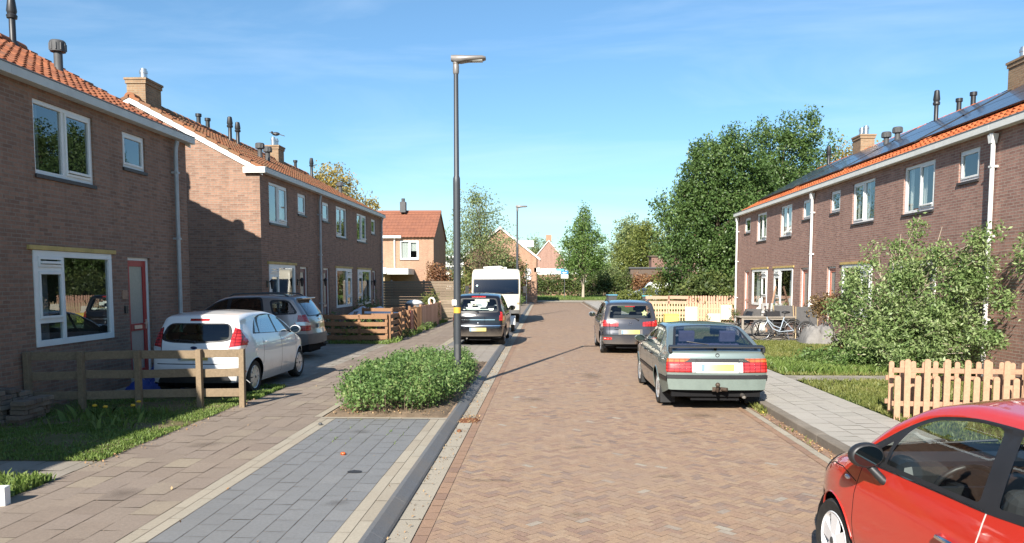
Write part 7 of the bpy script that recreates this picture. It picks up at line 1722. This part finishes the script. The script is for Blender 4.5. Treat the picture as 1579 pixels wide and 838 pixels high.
def folding_chair(label, loc, rz, mat, fmat, slats=False, back_h=1.05, tilt=18, w=.56):
    root = thing('garden_chair', label, 'chair', loc, rz, 'garden chairs round the wooden table')
    T = Matrix.Rotation(radians(-tilt), 3, 'X')
    for s in (-1, 1):
        f = MB(); x = s * (w / 2)
        f.tube([(x, .18, 0), (x, -.18, .42), (x, -.24, .45)], .016, 8); f.build('leg', M[fmat], root, smooth=50)
        f = MB(); f.tube([(x, -.22, 0), (x, .2, .44)] + [Vector((x, .2, .44)) + T @ Vector((0, 0, q)) for q in (.3, back_h - .44)], .016, 8); f.build('leg', M[fmat], root, smooth=50)
        a = MB(); a.bar((x, -.26, .64), (x, .26, .66), .05, .025); a.tube([(x, -.22, .45), (x, -.22, .63)], .013, 6); a.build('armrest', M[fmat], root)
    st = MB(); bk = MB()
    if slats:
        for k in range(5): st.box(-w / 2 + .02, w / 2 - .02, -.24 + .09 * k, -.16 + .09 * k, .43, .45)
        for k in range(5):
            x = -w / 2 + .06 + (w - .12) * k / 4; bk.bar(Vector((x, .2, .46)), Vector((x, .2, .44)) + T @ Vector((0, 0, back_h - .42)), .075, .018, upv=(0, 1, 0))
        bk.bar(Vector((-w / 2, .2, .44)) + T @ Vector((0, .02, .45)), Vector((w / 2, .2, .44)) + T @ Vector((0, .02, .45)), .03, .06)
    else:
        st.box(-w / 2 + .02, w / 2 - .02, -.24, .2, .43, .45)
        bk.obox(Vector((0, .2, .44)) + T @ Vector((0, 0, (back_h - .44) / 2 + .03)), (w - .04, .015, back_h - .50), T)
    st.build('seat', M[mat], root); bk.build('backrest', M[mat], root)
    return root
folding_chair('dark grey folding chair at the right end of the garden table, nearest the bush', (8.72, 26.2, PR), radians(160), 'mesh_grey', 'wood_pale', back_h=1.15, w=.68)
folding_chair('dark grey folding chair just left of the nearest one, beside the garden table', (8.45, 27.6, PR), radians(150), 'mesh_grey', 'wood_pale', back_h=1.15, w=.66)
folding_chair('white and grey slatted wooden garden chair behind the table', (8.15, 28.6, PR), radians(175), 'slat_white', 'wood_grey', True, 1.2, 22, .72)
folding_chair('low black plastic garden chair at the left end of the table', (6.85, 27.6, PR), radians(-75), 'black', 'black', back_h=.92, w=.58)
def bust():
    root = thing('garden_bust', 'white stone bust on a pedestal before the window of the house with the garden table', 'statue', (8.55, 31.2, PR))
    p = MB(); p.lathe([(.30, 0), (.30, .10), (.22, .14), (.20, .50), (.27, .55), (.27, .62), (0, .62)], n=20); p.build('pedestal', M['stone_white'], root, smooth=35)
    b = MB(); b.lathe([(0, .62), (.12, .62), (.10, .70), (.20, .80), (.24, .92), (.20, 1.02), (.09, 1.08), (.075, 1.14), (.10, 1.20), (.115, 1.30), (.10, 1.40), (.06, 1.45), (0, 1.46)], n=20)
    o = b.build('bust', M['stone_white'], root, smooth=60); o.scale = (1, .7, 1); root.scale = (.8, .8, .88)
bust()
def bicycle():
    root = thing('bicycle', 'pale blue city bicycle standing on its stand on the right lawn', 'bicycle', (7.62, 25.75, PR), radians(4))
    R = .34; xf, xr = -.53, .53
    for x in (xf, xr):
        t = MB(); k = 36; t.tube([(x + (R - .018) * cos(2 * pi * i / k), 0, R + (R - .018) * sin(2 * pi * i / k)) for i in range(k)], .018, 8, closed=True); w = t.build('wheel', M['tyre'], root, smooth=60)
        r = MB(); r.tube([(x + (R - .045) * cos(2 * pi * i / k), 0, R + (R - .045) * sin(2 * pi * i / k)) for i in range(k)], .011, 6, closed=True)
        for i in range(18):
            a = 2 * pi * i / 18; r.tube([(x, .02 * (-1) ** i, R), (x + (R - .05) * cos(a), 0, R + (R - .05) * sin(a))], .0022, 3, cap=False)
        r.lathe([(0, -.04), (.03, -.04), (.03, .04), (0, .04)], (x, 0, R), 'Y', 10); r.build('rim', M['steel'], w, smooth=60)
        mg = MB(); mg.tube([(x + (R + .025) * cos(a), 0, R + (R + .025) * sin(a)) for a in [radians(-10 + 190 * i / 16) for i in range(17)]], .016, 6); mg.build('mudguard', M['dark_grey'], root, smooth=60)
    f = MB(); bb = (.08, 0, .30); hd = (-.36, 0, .80); hd2 = (-.33, 0, .66); st = (.22, 0, .78)
    f.tube([hd, hd2], .022, 10); f.tube([hd2, (-.15, 0, .40), bb], .020, 10); f.tube([(-.345, 0, .72), (-.12, 0, .50), (.10, 0, .42)], .016, 10); f.tube([bb, st], .018, 10)
    for s in (-.045, .045): f.tube([bb, (xr, s, R)], .011, 8); f.tube([(.19, 0, .70), (xr, s, R)], .009, 8); f.tube([hd2, (xf + .02, s, R + .06), (xf, s, R)], .012, 8)
    f.build('frame', M['bike_blue'], root, smooth=60)
    h = MB(); h.tube([hd, (-.40, 0, .97)], .013, 8); h.tube([(-.16, -.29, 1.0), (-.28, -.27, 1.03), (-.40, -.12, 1.0), (-.41, 0, .98), (-.40, .12, 1.0), (-.28, .27, 1.03), (-.16, .29, 1.0)], .012, 8); h.build('handlebar', M['black'], root, smooth=60)
    s = MB(); s.tube([st, (.245, 0, .90)], .013, 8); s.ball((.27, 0, .94), 1, 14, (.15, .09, .045)); s.build('saddle', M['black'], root, smooth=60)
    c = MB(); c.lathe([(0, -.01), (.10, -.01), (.10, .01), (0, .01)], (bb[0], .05, bb[2]), 'Y', 20); c.tube([bb, (.02, .09, .15)], .012, 6); c.box(-.03, .07, .09, .17, .14, .165); c.tube([bb, (.14, -.09, .45)], .012, 6); c.box(.09, .19, -.17, -.09, .44, .465); c.box(.08, xr, .045, .065, .26, .36); c.build('crank', M['dark_grey'], root)
    k = MB(); k.box(.28, .72, -.07, .07, .705, .72); k.tube([(xr, .06, R), (.6, .06, .70)], .007, 5); k.tube([(xr, -.06, R), (.6, -.06, .70)], .007, 5); k.build('rack', M['dark_grey'], root)
    kk = MB(); kk.tube([(.30, -.05, .32), (.34, -.20, .0)], .011, 6); kk.build('kickstand', M['steel'], root)
    l = MB(); l.ball((-.42, 0, .86), .05, 10); l.build('headlamp', M['black'], root)
    return root
bike = bicycle()
bike2 = copy_tree(bike); bike2.location = (8.75, 25.0, PR); bike2.rotation_euler = (radians(-8), 0, radians(25)); bike2['label'] = 'dark bicycle leaning against the grey sheeted heap beside the chairs'
for ch in bike2.children:
    if ch.name.startswith('frame'): ch.data = ch.data.copy(); ch.data.materials[0] = M['dark_grey']
def lean_pole():
    o = MB(); o.bar((0, 0, 0), (.42, .35, 1.75), .05, .05); ob = o.build('wooden_pole', M['wood_tan'], None, bev=.004); ob.location = (8.55, 30.3, PR); tag(ob, 'wooden pole leaning against the right terrace between two front windows', 'pole')
lean_pole()
def covered_pile():
    rng = np.random.default_rng(5); nx, ny = 26, 16; V = []
    for j in range(ny + 1):
        for i in range(nx + 1):
            u, v = i / nx * 2 - 1, j / ny * 2 - 1; e = max(0, 1 - abs(u) ** 4) * max(0, 1 - abs(v) ** 4)
            V.append((u * 1.0, v * .6, e ** .6 * (.62 + .10 * sin(u * 7 + v * 3) + .05 * rng.normal())))
    F_ = [(j * (nx + 1) + i, j * (nx + 1) + i + 1, (j + 1) * (nx + 1) + i + 1, (j + 1) * (nx + 1) + i) for j in range(ny) for i in range(nx)]
    return V, F_
V, F_ = covered_pile()
o = mesh_obj('covered_heap', V, F_, M['mesh_pale'], None, smooth=60, fix=False); o.location = (8.5, 24.4, PR); o.scale = (.55, .8, .8); tag(o, 'grey sheeted heap between the garden chairs and the rose bush', 'covered heap')
# left gardens ---------------------------------------------------------
def sheeted_table():
    root = thing('sheeted_table', 'garden table covered with a crumpled pale blue sheet behind the brown rail fence', 'covered table', (-6.75, 30.3, PL))
    V, F_ = covered_pile(); V = [(x * .75, y * 3.0, .68 + z * .42 * (.7 + .5 * sin(3 + y * 4))) for x, y, z in V]
    mesh_obj('sheet', V, F_, M['sheet_white'], root, smooth=60, fix=False)
    for sx in (-.55, .55):
        for sy in (-1.4, 1.4): l = MB(); l.box(sx - .04, sx + .04, sy - .04, sy + .04, 0, .72); l.build('leg', M['wood_dark'], root)
    t = MB(); t.box(-.7, .7, -1.7, 1.7, .62, .67); t.build('tabletop', M['wood_dark'], root)
sheeted_table()
def tub():
    root = thing('plastic_tub', 'round grey plastic tub with a white bag on top, behind the brown rail fence', 'tub', (-5.85, 34.2, PL + .0))
    b = MB(); b.lathe([(.30, 0), (.40, .95), (.44, .97), (.44, 1.02), (.38, 1.02), (.36, .6), (0, .6)], n=24); b.build('tub', M['mid_grey'], root, smooth=40)
    w = MB(); w.ball((0, 0, 1.02), 1, 14, (.38, .36, .14), jit=.05); w.build('bag', M['white'], root, smooth=60)
tub()
def ring():
    o = MB(); o.tube([(0, .17 * cos(2 * pi * k / 20), .17 * sin(2 * pi * k / 20)) for k in range(20)], .045, 8, closed=True); ob = o.build('white_ring', M['white'], None, smooth=60); ob.location = (-5.35, 36.0, 1.12); ob.rotation_euler = (0, 0, radians(60)); tag(ob, 'small white ring hanging on the wooden fence beside the bamboo', 'ring')
    p = MB(); p.lathe([(.03, 0), (.03, 1.2), (0, 1.2)], n=8); q = p.build('stake', M['wood_tan'], None); q.location = (-5.42, 36.0, PL); tag(q, 'thin wooden stake carrying the white ring', 'stake')
ring()
def pot(label, loc, r, h, mat):
    root = thing('plant_pot', label, 'pot', loc); b = MB(); b.lathe([(r * .7, 0), (r, h), (r * 1.06, h), (r * 1.06, h + .04), (r * .9, h + .04), (r * .85, h * .8), (0, h * .8)], n=20); b.build('pot', M[mat], root, smooth=40)
    c, pts = crown_points([(0, 0, h + .2, r, r, .22)], 30, 8, .12); v, f = leaf_quads(pts, .08, .45); mesh_obj('foliage', v, f, M['leaf_bed'], root)
pot('terracotta pot with a green plant behind the plain board fence', (-5.75, 37.4, PL), .32, .75, 'terra_door')
pot('small dark pot in the garden behind the brown rail fence', (-7.1, 28.0, PL), .2, .35, 'dark_grey')
def garden_chair_left():
    folding_chair('grey metal chair under the window of the middle house of the second left terrace', (-7.4, 28.6, PL), radians(-95), 'mid_grey', 'mid_grey', back_h=.9)['group'] = 'garden chairs on the left'
garden_chair_left()
def brick_pile():
    root = thing('brick_pile', 'rough stack of old paving bricks in the shade at the left edge', 'brick pile', (-7.72, 10.72, PL))
    rnd = random.Random(9); mb = MB()
    for lay in range(7):
        for i in range(4 if lay < 5 else 3):
            for j in range(3 if lay < 6 else 2):
                c = (-.42 + i * .225 + rnd.uniform(-.02, .02) + (.03 * lay if i > 2 else 0), -.3 + j * .22 + rnd.uniform(-.02, .02), .035 + lay * .068)
                mb.obox(c, (.21, .20 if rnd.random() < .3 else .10, .062), Matrix.Rotation(rnd.uniform(-.12, .12), 3, 'Z')); 
                if rnd.random() < .7: mb.obox((c[0], c[1] + .11, c[2]), (.21, .10, .06), Matrix.Rotation(rnd.uniform(-.12, .12), 3, 'Z'))
    o = mb.build('bricks', M['paver_pile'], root, bev=.004); tag(o, kind='stuff')
brick_pile()
def tarp(label, loc, sc):
    V, F_ = covered_pile(); V = [(x * sc[0], y * sc[1], z * sc[2]) for x, y, z in V]
    o = mesh_obj('blue_bag', V, F_, M['blue_tarp'], None, smooth=70, fix=False); o.location = loc; tag(o, label, 'bag')
tarp('crumpled blue plastic sheet on the soil behind the plank fence, nearer the white hatchback', (-7.15, 13.7, PL), (.45, .5, .38))
tarp('crumpled blue plastic sheet on the soil behind the plank fence, under the front door', (-7.5, 14.9, PL), (.38, .5, .55))
folding_chair('dark folding garden chair standing between the table and the house wall', (7.35, 28.2, PR), radians(185), 'mesh_grey', 'dark_grey', back_h=1.0, w=.58)
folding_chair('dark garden chair behind the bicycle saddle, pushed up to the near side of the table', (7.9, 26.75, PR), radians(10), 'black', 'dark_grey', back_h=.95, w=.56)
def white_marker():
    o = MB(); o.box(-.11, .11, -.05, .05, -.05, .17); ob = o.build('white_block', M['white'], None, bev=.008); ob.location = (-4.96, 6.62, PL); ob.rotation_euler = (0, 0, .15); tag(ob, 'small white block in the grass at the bottom left corner', 'block')
white_marker()
def dandelion(loc, k):
    root = thing('dandelion', 'yellow dandelion in the shaded grass before the plank fence', 'flower', loc, random.uniform(0, 6), 'dandelions in the left grass')
    s = MB(); s.tube([(0, 0, 0), (.01, .01, .10), (0, .02, .17)], .004, 5); s.build('stem', M['leaf_fresh'], root)
    f = MB(); f.lathe([(0, .165), (.03, .17), (.036, .185), (.02, .20), (0, .202)], n=12); f.build('flower_head', M['yellow'], root)
for k, (x, y) in enumerate(((-6.65, 11.0), (-6.43, 10.9), (-6.1, 11.05), (-7.35, 9.45), (-7.15, 9.6), (-7.9, 11.2), (-6.2, 11.4))): dandelion((x, y, PL), k)
grass('tall_grass', -7.0, -5.6, 10.0, 11.3, PL, 110, .16, 'grass', None, 31)
# drain cover and debris
def drain():
    root = thing('drain_cover', 'rusty round drain cover set in the left gutter by the shrub bed', 'drain cover', (-1.17, 11.42, .010))
    m = MB(); m.lathe([(.19, -.03), (.19, .004), (.165, .006), (.165, .0), (0, .0)], n=28); m.build('frame', M['rust'], root, smooth=30)
    g = MB()
    for k in range(5): g.box(-.13, .13, -.12 + .055 * k, -.095 + .055 * k, .001, .008)
    g.build('grille', M['rust'], root)
drain()
def pebble(label, loc, r, mat, name='pebble'):
    o = MB(); o.ball((0, 0, 0), r, 8, (1, .9, .7), jit=.1); ob = o.build(name, M[mat], None, smooth=60); ob.location = loc; tag(ob, label, 'litter')
pebble('crumpled orange scrap lying on the dark parking bay', (-2.35, 8.75, PL + .012), .035, 'lamp_orange', 'scrap')
pebble('small dark pebble on the pale strip at the left of the parking bay', (-3.15, 10.55, PL + .02), .03, 'dark_grey')
pebble('small brown stone in the left gutter by the drain cover', (-1.2, 10.55, .02), .035, 'rust')
pebble('round yellow scrap by the right kerb behind the liftback', (3.43, 12.25, .02), .03, 'yellow_box', 'scrap')
# stains: oil on the bay, damp streak on the road
def stain(name, loc, rx, ry, z):
    rnd = random.Random(int(loc[0] * 100)); n = 22; o = MB(); o.add([(rx * cos(2 * pi * k / n) * rnd.uniform(.7, 1.1), ry * sin(2 * pi * k / n) * rnd.uniform(.7, 1.1), 0) for k in range(n)], [tuple(range(n))]); ob = o.build(name, M['stain'], None, fix=False); ob.location = (loc[0], loc[1], z); tag(ob, kind='structure')
stain('oil_stain', (-2.02, 7.95), .085, .07, PL + .006)
def damp_mat():
    t = NT('damp_stain'); g = t.n('ShaderNodeTexCoord'); ln = t.n('ShaderNodeVectorMath', operation='LENGTH'); t.l(g.outputs['UV'], ln.inputs[0])
    edge = t.ramp(t.mul(ln.outputs['Value'], t.mul(t.noise(5, 6, .7), .9), 'ADD'), [(.45, (1, 1, 1)), (1.15, (0, 0, 0))])
    tr = t.n('ShaderNodeBsdfTransparent'); d = t.principled((.06, .045, .035), .6, 0, .3); m = t.n('ShaderNodeMixShader')
    t.l(t.mul(edge, .26), m.inputs[0]); t.l(tr.outputs[0], m.inputs[1]); t.l(d, m.inputs[2]); return t.done(m.outputs[0])
M['damp'] = damp_mat()
def damp(x, y, rx, ry, z, rz=0):
    me = bpy.data.meshes.new('damp_stain'); me.from_pydata([(-rx, -ry, 0), (rx, -ry, 0), (rx, ry, 0), (-rx, ry, 0)], [], [(0, 1, 2, 3)]); me.materials.append(M['damp'])
    u = me.uv_layers.new(name='UVMap')
    for k, c in enumerate(((-1, -1), (1, -1), (1, 1), (-1, 1))): u.data[k].uv = c
    o = bpy.data.objects.new('damp_stain', me); COL.objects.link(o); o.location = (x, y, z); o.rotation_euler = (0, 0, rz); tag(o, kind='structure')
for q in ((-.55, 7.95, .75, .14, .012, -.05), (.4, 9.6, .35, .22, .012, .4), (1.3, 8.2, .3, .2, .012, 0), (1.9, 10.6, .5, .25, .012, .2), (-.2, 13.5, .6, .5, .012, 1), (1.0, 17.0, .5, 1.2, .012, .1), (.3, 6.8, .25, .18, .012, 0), (2.4, 12.0, .7, .5, .012, 0), (-2.5, 10.1, .35, .3, PL + .007, 0), (-1.9, 6.8, .25, .2, PL + .007, 0), (-4.2, 9.2, .5, .35, PL + .008, .5), (-4.0, 7.0, .4, .5, PL + .008, .5), (-2.2, 25.0, .7, .9, PL + .007, 0), (-6.6, 17.0, .7, .8, PL + .006, 0)): damp(*q)
# far buildings ---------------------------------------------------------
def gable_house(name, label, x0, x1, y0, y1, eave, ridge, brick, tile, ridge_along='X', windows=(), extras=None, over=.25):
    root = thing(name, label, 'house', ((x0 + x1) / 2, y0, 0)); cx = (x0 + x1) / 2
    mb = MB(); a, b, c, d = x0 - cx, x1 - cx, 0, y1 - y0
    holes = [(w[0] - cx, w[1] - cx, w[2], w[3]) for w in windows]
    mpf = lambda n, y, z: (y, -n, z)
    wall_grid(mb, mpf, a, b, 0, eave, holes)
    mb.quad((a, d, 0), (b, d, 0), (b, d, eave), (a, d, eave)); mb.quad((a, c, 0), (a, d, 0), (a, d, eave), (a, c, eave)); mb.quad((b, c, 0), (b, d, 0), (b, d, eave), (b, c, eave))
    if ridge_along == 'X':
        for x in (a, b): mb.add([(x, c, eave), (x, d, eave), (x, d / 2, ridge)], [(0, 1, 2)])
    else:
        for y in (c, d): mb.add([(a, y, eave), (b, y, eave), (0, y, ridge)], [(0, 1, 2)])
    mb.build('wall', M[brick], root, uv=True, fix=False)
    r = MB(); o = over
    if ridge_along == 'X':
        half = d / 2; run = half + o; sl = (ridge - eave) / half; n = int((b - a + .2) / .24); st = (b - a + .2) / n; K = 9
        for sgn in (1, -1):
            for k in range(n):
                xa = a - .1 + k * st
                for j in range(K):
                    s0, s1 = j / K, (j + 1) / K + .02
                    P_ = []
                    for (s_, lift) in ((s0, .03), (min(1, s1), 0)):
                        for (u, hh) in ((0, .0), (.3, .035), (.6, .01), (1.02, .0)):
                            yy = -o + run * s_; P_.append((xa + u * st, yy if sgn > 0 else d - yy, eave - o * sl + run * s_ * sl + .05 + hh + lift))
                    r.add(P_, [(q, q + 1, q + 5, q + 4) for q in range(3)])
        r.tube([(a - .12, d / 2, ridge + .06), (b + .12, d / 2, ridge + .06)], .12, 8)
    else:
        half = b; run = half + o; sl = (ridge - eave) / half
        for sgn in (1, -1):
            r.add([(sgn * (half + o), -.15, eave - o * sl + .02), (sgn * (half + o), d + .15, eave - o * sl + .02), (0, d + .15, ridge + .02), (0, -.15, ridge + .02), (sgn * (half + o), -.15, eave - o * sl + .14), (sgn * (half + o), d + .15, eave - o * sl + .14), (0, d + .15, ridge + .14), (0, -.15, ridge + .14)],
                  [(0, 1, 2, 3), (4, 5, 6, 7), (0, 1, 5, 4), (0, 3, 7, 4), (1, 2, 6, 5)])
        v = MB()
        for sgn in (1, -1): v.add([(sgn * (half + o), -.20, eave - o * sl - .10), (0, -.20, ridge - .10), (0, -.20, ridge + .10), (sgn * (half + o), -.20, eave - o * sl + .10), (sgn * (half + o), -.155, eave - o * sl - .10), (0, -.155, ridge - .10), (0, -.155, ridge + .10), (sgn * (half + o), -.155, eave - o * sl + .10)], [(0, 1, 2, 3), (4, 5, 6, 7), (0, 1, 5, 4), (2, 3, 7, 6), (0, 3, 7, 4)])
        v.build('bargeboard', M['white'], root)
    r.build('roof', M[tile], root, fix=False)
    for k, w in enumerate(windows):
        make_window(root, mpf, w[0] - cx, w[1] - cx, w[2], w[3], [(.5, [(1, 'fix')]), (.5, [(1, 'vent')])], nf=-.03, fr=.09, curtain=[(.02, .46, 'curtain', .0), (.52, .98, 'curtain', .45)], sill=True, seed=k)
    if extras: extras(root, cx)
    return root
def exA(root, cx):
    f = MB(); f.box(-5.2, 2.7, -.32, -.02, 5.0, 5.16); f.build('fascia', M['white'], root, bev=.01)
    g = MB(); g.box(-5.2, 2.1, -2.4, -.02, 2.55, 2.95); g.build('canopy', M['white'], root, bev=.02)
    g = MB(); g.box(2.12, 3.55, -2.35, -.02, 2.50, 2.9); g.build('canopy', M['grey_fascia'], root, bev=.02)
    b = MB(); b.box(-5.0, 1.9, -2.0, -.05, 0, 2.55); b.build('annexe', M['brick_yellow'], root, uv=True)
    p = MB(); p.tube([(2.2, -.06, 2.9), (2.2, -.06, 5.0)], .05, 8); p.build('drainpipe', M['cream'], root)
    c = MB(); c.box(2.1, 2.5, 2.6, 3.1, 7.0, 7.75); c.tube([(2.3, 2.85, 7.7), (2.3, 2.85, 8.0)], .13, 8); c.build('chimney', M['dark_grey'], root)
gable_house('detached_house', 'far house with orange tiled roof and white garage fascia, beyond the left terraces', -17.5, -7.72, 53, 59.4, 5.12, 7.0, 'brick_orange', 'tile_far', 'X', [(-13.4, -12.2, 3.65, 4.75), (-10.05, -8.75, 3.55, 4.85)], exA)
def exB(root, cx):
    f = MB(); f.box(3.2, 3.75, 0, 7.6, 2.9, 3.3); f.build('fascia', M['white'], root)
    d = MB(); d.box(1.2, 3.1, 3.0, 4.6, 5.4, 6.0); d.build('dormer', M['cream'], root)
gable_house('detached_house', 'far house with an orange brick gable and white bargeboards behind the motorhome', -7.75, -.9, 73, 81, 4.35, 7.05, 'brick_orange', 'tile_row', 'Y', [], exB, over=.35)
def exC(root, cx):
    c = MB(); c.box(-.5, .5, .1, .9, 9.2, 10.3); c.build('chimney', M['brick_orange'], root, uv=True)
gable_house('detached_house', 'distant narrow brick gable with chimney left of the conical tree', -2.3, 3.2, 140, 152, 6.0, 9.3, 'brick_far', 'wood_dark', 'Y', [], exC, over=.3)

def garages():
    root = thing('garage_row', 'low garage row with a white fascia behind the hedge', 'garage', (-1.0, 108, 0))
    w = MB(); w.box(-8, 5.4, 0, 6, 0, 2.95); w.build('wall', M['brick_orange'], root, uv=True)
    f = MB(); f.box(-8.1, 5.5, -.12, 6.1, 2.955, 3.75); f.build('fascia', M['white'], root)
garages()
def shed():
    root = thing('shed', 'dark flat roofed shed behind the hedge right of the broad olive tree', 'shed', (15.5, 104.5, 0))
    w = MB(); w.box(-4.2, 4.2, 0, 4, 0, 3.7); w.build('wall', M['wood_dark'], root)
    f = MB(); f.box(-4.4, 4.4, -.2, 4.2, 3.705, 3.9); f.build('roof', M['dark_grey'], root)
    u = MB(); u.box(-1.3, 4.2, .8, 3.6, 3.905, 5.3); u.build('upper_storey', M['wood_shed'], root)
    g = MB(); g.box(-1.5, 4.4, .6, 3.8, 5.305, 5.5); g.build('upper_roof', M['wood_dark'], root)
shed()
def brick_pillar():
    root = thing('far_house_corner', 'sliver of a brick house with a white downpipe between the trees on the right', 'house', (17.6, 92, 0))
    w = MB(); w.box(-.9, 3.5, 0, 6, 0, 6.2); w.build('wall', M['brick_right'], root, uv=True)
    p = MB(); p.tube([(.3, -.08, 0), (.3, -.08, 6.0)], .12, 8); p.build('drainpipe', M['white'], root)
    r = MB(); r.add([(-1.1, -.2, 6.2), (3.7, -.2, 6.2), (3.7, 6.2, 6.2), (-1.1, 6.2, 6.2), (1.3, -.2, 8.6), (1.3, 6.2, 8.6)], [(0, 1, 4), (2, 3, 5), (1, 2, 5, 4), (3, 0, 4, 5), (0, 3, 2, 1)]); r.build('roof', M['tile_row'], root)
brick_pillar()
def flat_block():
    root = thing('apartment_block', 'distant pale building glimpsed between the far house and the spring tree', 'building', (-24, 190, 0))
    w = MB(); w.box(-9, 9, 0, 10, 0, 8.2); w.build('wall', M['cream'], root)
    for z in (2.2, 4.9, 7.2): g = MB(); g.box(-8.5, 8.5, -.06, -.02, z - .5, z + .5); g.build('window_band', M['dark_grey'], root)
flat_block()
# small fixtures on the house fronts -> wall lamps and number plates as parts of their houses
def fixture(house_label, fn):
    for o in SC.objects:
        if o.get('label', '').startswith(house_label): fn(o)
def wall_lamp(root, y, z):
    x = .12
    m = MB(); m.box(0, .03, y - .04, y + .04, z - .1, z + .1); m.bar((.02, y, z + .05), (.14, y, z + .08), .02, .02); m.lathe([(.03, -.14), (.06, .06), (.08, .08), (.02, .14), (0, .15)], (.15, y, z), n=8); m.build('wall_lamp', M['black'], root)
fixture('first house of the second left', lambda r: [wall_lamp(r, .38, 2.0), wall_lamp(r, 3.1, 2.05)])
fixture('middle house of the second left', lambda r: [wall_lamp(r, .35, 2.05)])
fixture('last house of the second left', lambda r: [wall_lamp(r, 3.05, 2.0)])
def plate_left(r):
    m = MB(); m.box(0, .02, 3.13, 3.27, 1.92, 2.06) if False else m.box(0.0, .02, 3.06, 3.22, 1.75, 1.92); m.build('number_plate', M['wood_tan'], r)
    m = MB(); m.box(0.0, .03, 3.12, 3.2, 1.48, 1.62); m.build('doorbell', M['black'], r)
fixture('nearest brick terraced house on the left', plate_left)
def crow():
    o = MB(); o.ball((0, 0, .10), 1, 12, (.17, .07, .08)); o.ball((-.17, 0, .16), .055, 10); o.bar((-.21, 0, .16), (-.29, 0, .15), .02, .02); o.bar((.12, 0, .09), (.36, 0, .02), .08, .025); o.tube([(0, .02, 0), (0, .02, .06)], .008, 5); o.tube([(0, -.02, 0), (0, -.02, .06)], .008, 5)
    ob = o.build('crow', M['black'], None, smooth=60); return ob
c = crow(); c.location = (-8 - HALF, 33.28, EAVE + .10 + HALF * RISE + .72 + .36); c.rotation_euler = (0, 0, radians(8)); tag(c, 'black crow perched on a steel pot of the second chimney of the left terrace', 'bird')
# ------------------------------------------------------------------ sky, sun, camera
SUN_DIR = Vector((.29, 1.0, -.62)).normalized()      # the way the light travels
def sky():
    w = bpy.data.worlds.new('World'); SC.world = w; w.use_nodes = True
    t = w.node_tree; t.nodes.clear()
    out = t.nodes.new('ShaderNodeOutputWorld'); bg = t.nodes.new('ShaderNodeBackground'); sk = t.nodes.new('ShaderNodeTexSky')
    sk.sky_type = 'NISHITA'; sk.sun_disc = False
    el = math.asin(-SUN_DIR.z); sk.sun_elevation = el
    sk.sun_rotation = math.atan2(-SUN_DIR.x, -SUN_DIR.y)
    sk.air_density = 1.0; sk.dust_density = .25; sk.ozone_density = 1.2; sk.altitude = 0
    # thin, stretched cirrus
    tc = t.nodes.new('ShaderNodeTexCoord'); mp = t.nodes.new('ShaderNodeMapping'); mp.inputs['Scale'].default_value = (1.2, 1.2, 7); mp.inputs['Rotation'].default_value = (.0, .28, .3)
    n = t.nodes.new('ShaderNodeTexNoise'); n.inputs['Scale'].default_value = 1.6; n.inputs['Detail'].default_value = 7; n.inputs['Roughness'].default_value = .55; n.inputs['Distortion'].default_value = .6
    r = t.nodes.new('ShaderNodeValToRGB'); r.color_ramp.elements[0].position = .5; r.color_ramp.elements[1].position = .85; r.color_ramp.elements[1].color = (.24, .24, .24, 1)
    mx = t.nodes.new('ShaderNodeMix'); mx.data_type = 'RGBA'; mx.inputs[7].default_value = (7.5, 8.3, 9.0, 1)
    l = t.links.new
    l(tc.outputs['Generated'], mp.inputs[0]); l(mp.outputs[0], n.inputs['Vector']); l(n.outputs['Fac'], r.inputs[0]); l(r.outputs[0], mx.inputs[0]); hs = t.nodes.new('ShaderNodeHueSaturation'); hs.inputs['Saturation'].default_value = 1.2; hs.inputs['Hue'].default_value = .497; l(sk.outputs[0], hs.inputs['Color']); tn = t.nodes.new('ShaderNodeSeparateXYZ'); l(tc.outputs['Generated'], tn.inputs[0]); gr = t.nodes.new('ShaderNodeValToRGB'); e = gr.color_ramp.elements; e[0].position = 0; e[0].color = (.50, .66, .78, 1); e[1].position = .42; e[1].color = (1, 1, 1, 1); e2 = e.new(.14); e2.color = (.68, .82, .92, 1); l(tn.outputs[2], gr.inputs[0]); ml = t.nodes.new('ShaderNodeMix'); ml.data_type = 'RGBA'; ml.blend_type = 'MULTIPLY'; ml.inputs[0].default_value = 1; l(hs.outputs[0], ml.inputs[6]); l(gr.outputs[0], ml.inputs[7]); l(ml.outputs[2], mx.inputs[6]); l(mx.outputs[2], bg.inputs[0]); l(bg.outputs[0], out.inputs[0])
    bg.inputs['Strength'].default_value = .082
sky()
sun = bpy.data.lights.new('sun', 'SUN'); sun.energy = 4.8; sun.angle = radians(.5); sun.color = (1, .94, .84)
so = bpy.data.objects.new('sun', sun); COL.objects.link(so); so.rotation_euler = SUN_DIR.to_track_quat('-Z', 'Y').to_euler(); so.location = (-20, -40, 40)
cam = bpy.data.cameras.new('camera'); co = bpy.data.objects.new('camera', cam); COL.objects.link(co)
PITCH = radians(4.4208); YAW = radians(2.5186)
co.location = (0, 0, 2.1); co.rotation_euler = (pi / 2 - PITCH, 0, YAW)
cam.sensor_fit = 'HORIZONTAL'; cam.sensor_width = 36; cam.lens = 1190 / 1579 * 36
cam.shift_y = (525 - 419) / 1579; cam.shift_x = 0
cam.clip_end = 3000; cam.clip_start = .05
SC.camera = co
SC.view_settings.view_transform = 'Standard'; SC.view_settings.look = 'None'; SC.view_settings.gamma = 1; SC.view_settings.exposure = 1.12; SC.view_settings.use_curve_mapping = False
SC.render.engine = 'CYCLES'
SC.cycles.max_bounces = 8; SC.cycles.transparent_max_bounces = 16; SC.cycles.glossy_bounces = 3; SC.cycles.transmission_bounces = 4; SC.cycles.diffuse_bounces = 3
SC.cycles.use_denoising = True
SC.cycles.sample_clamp_indirect = 8
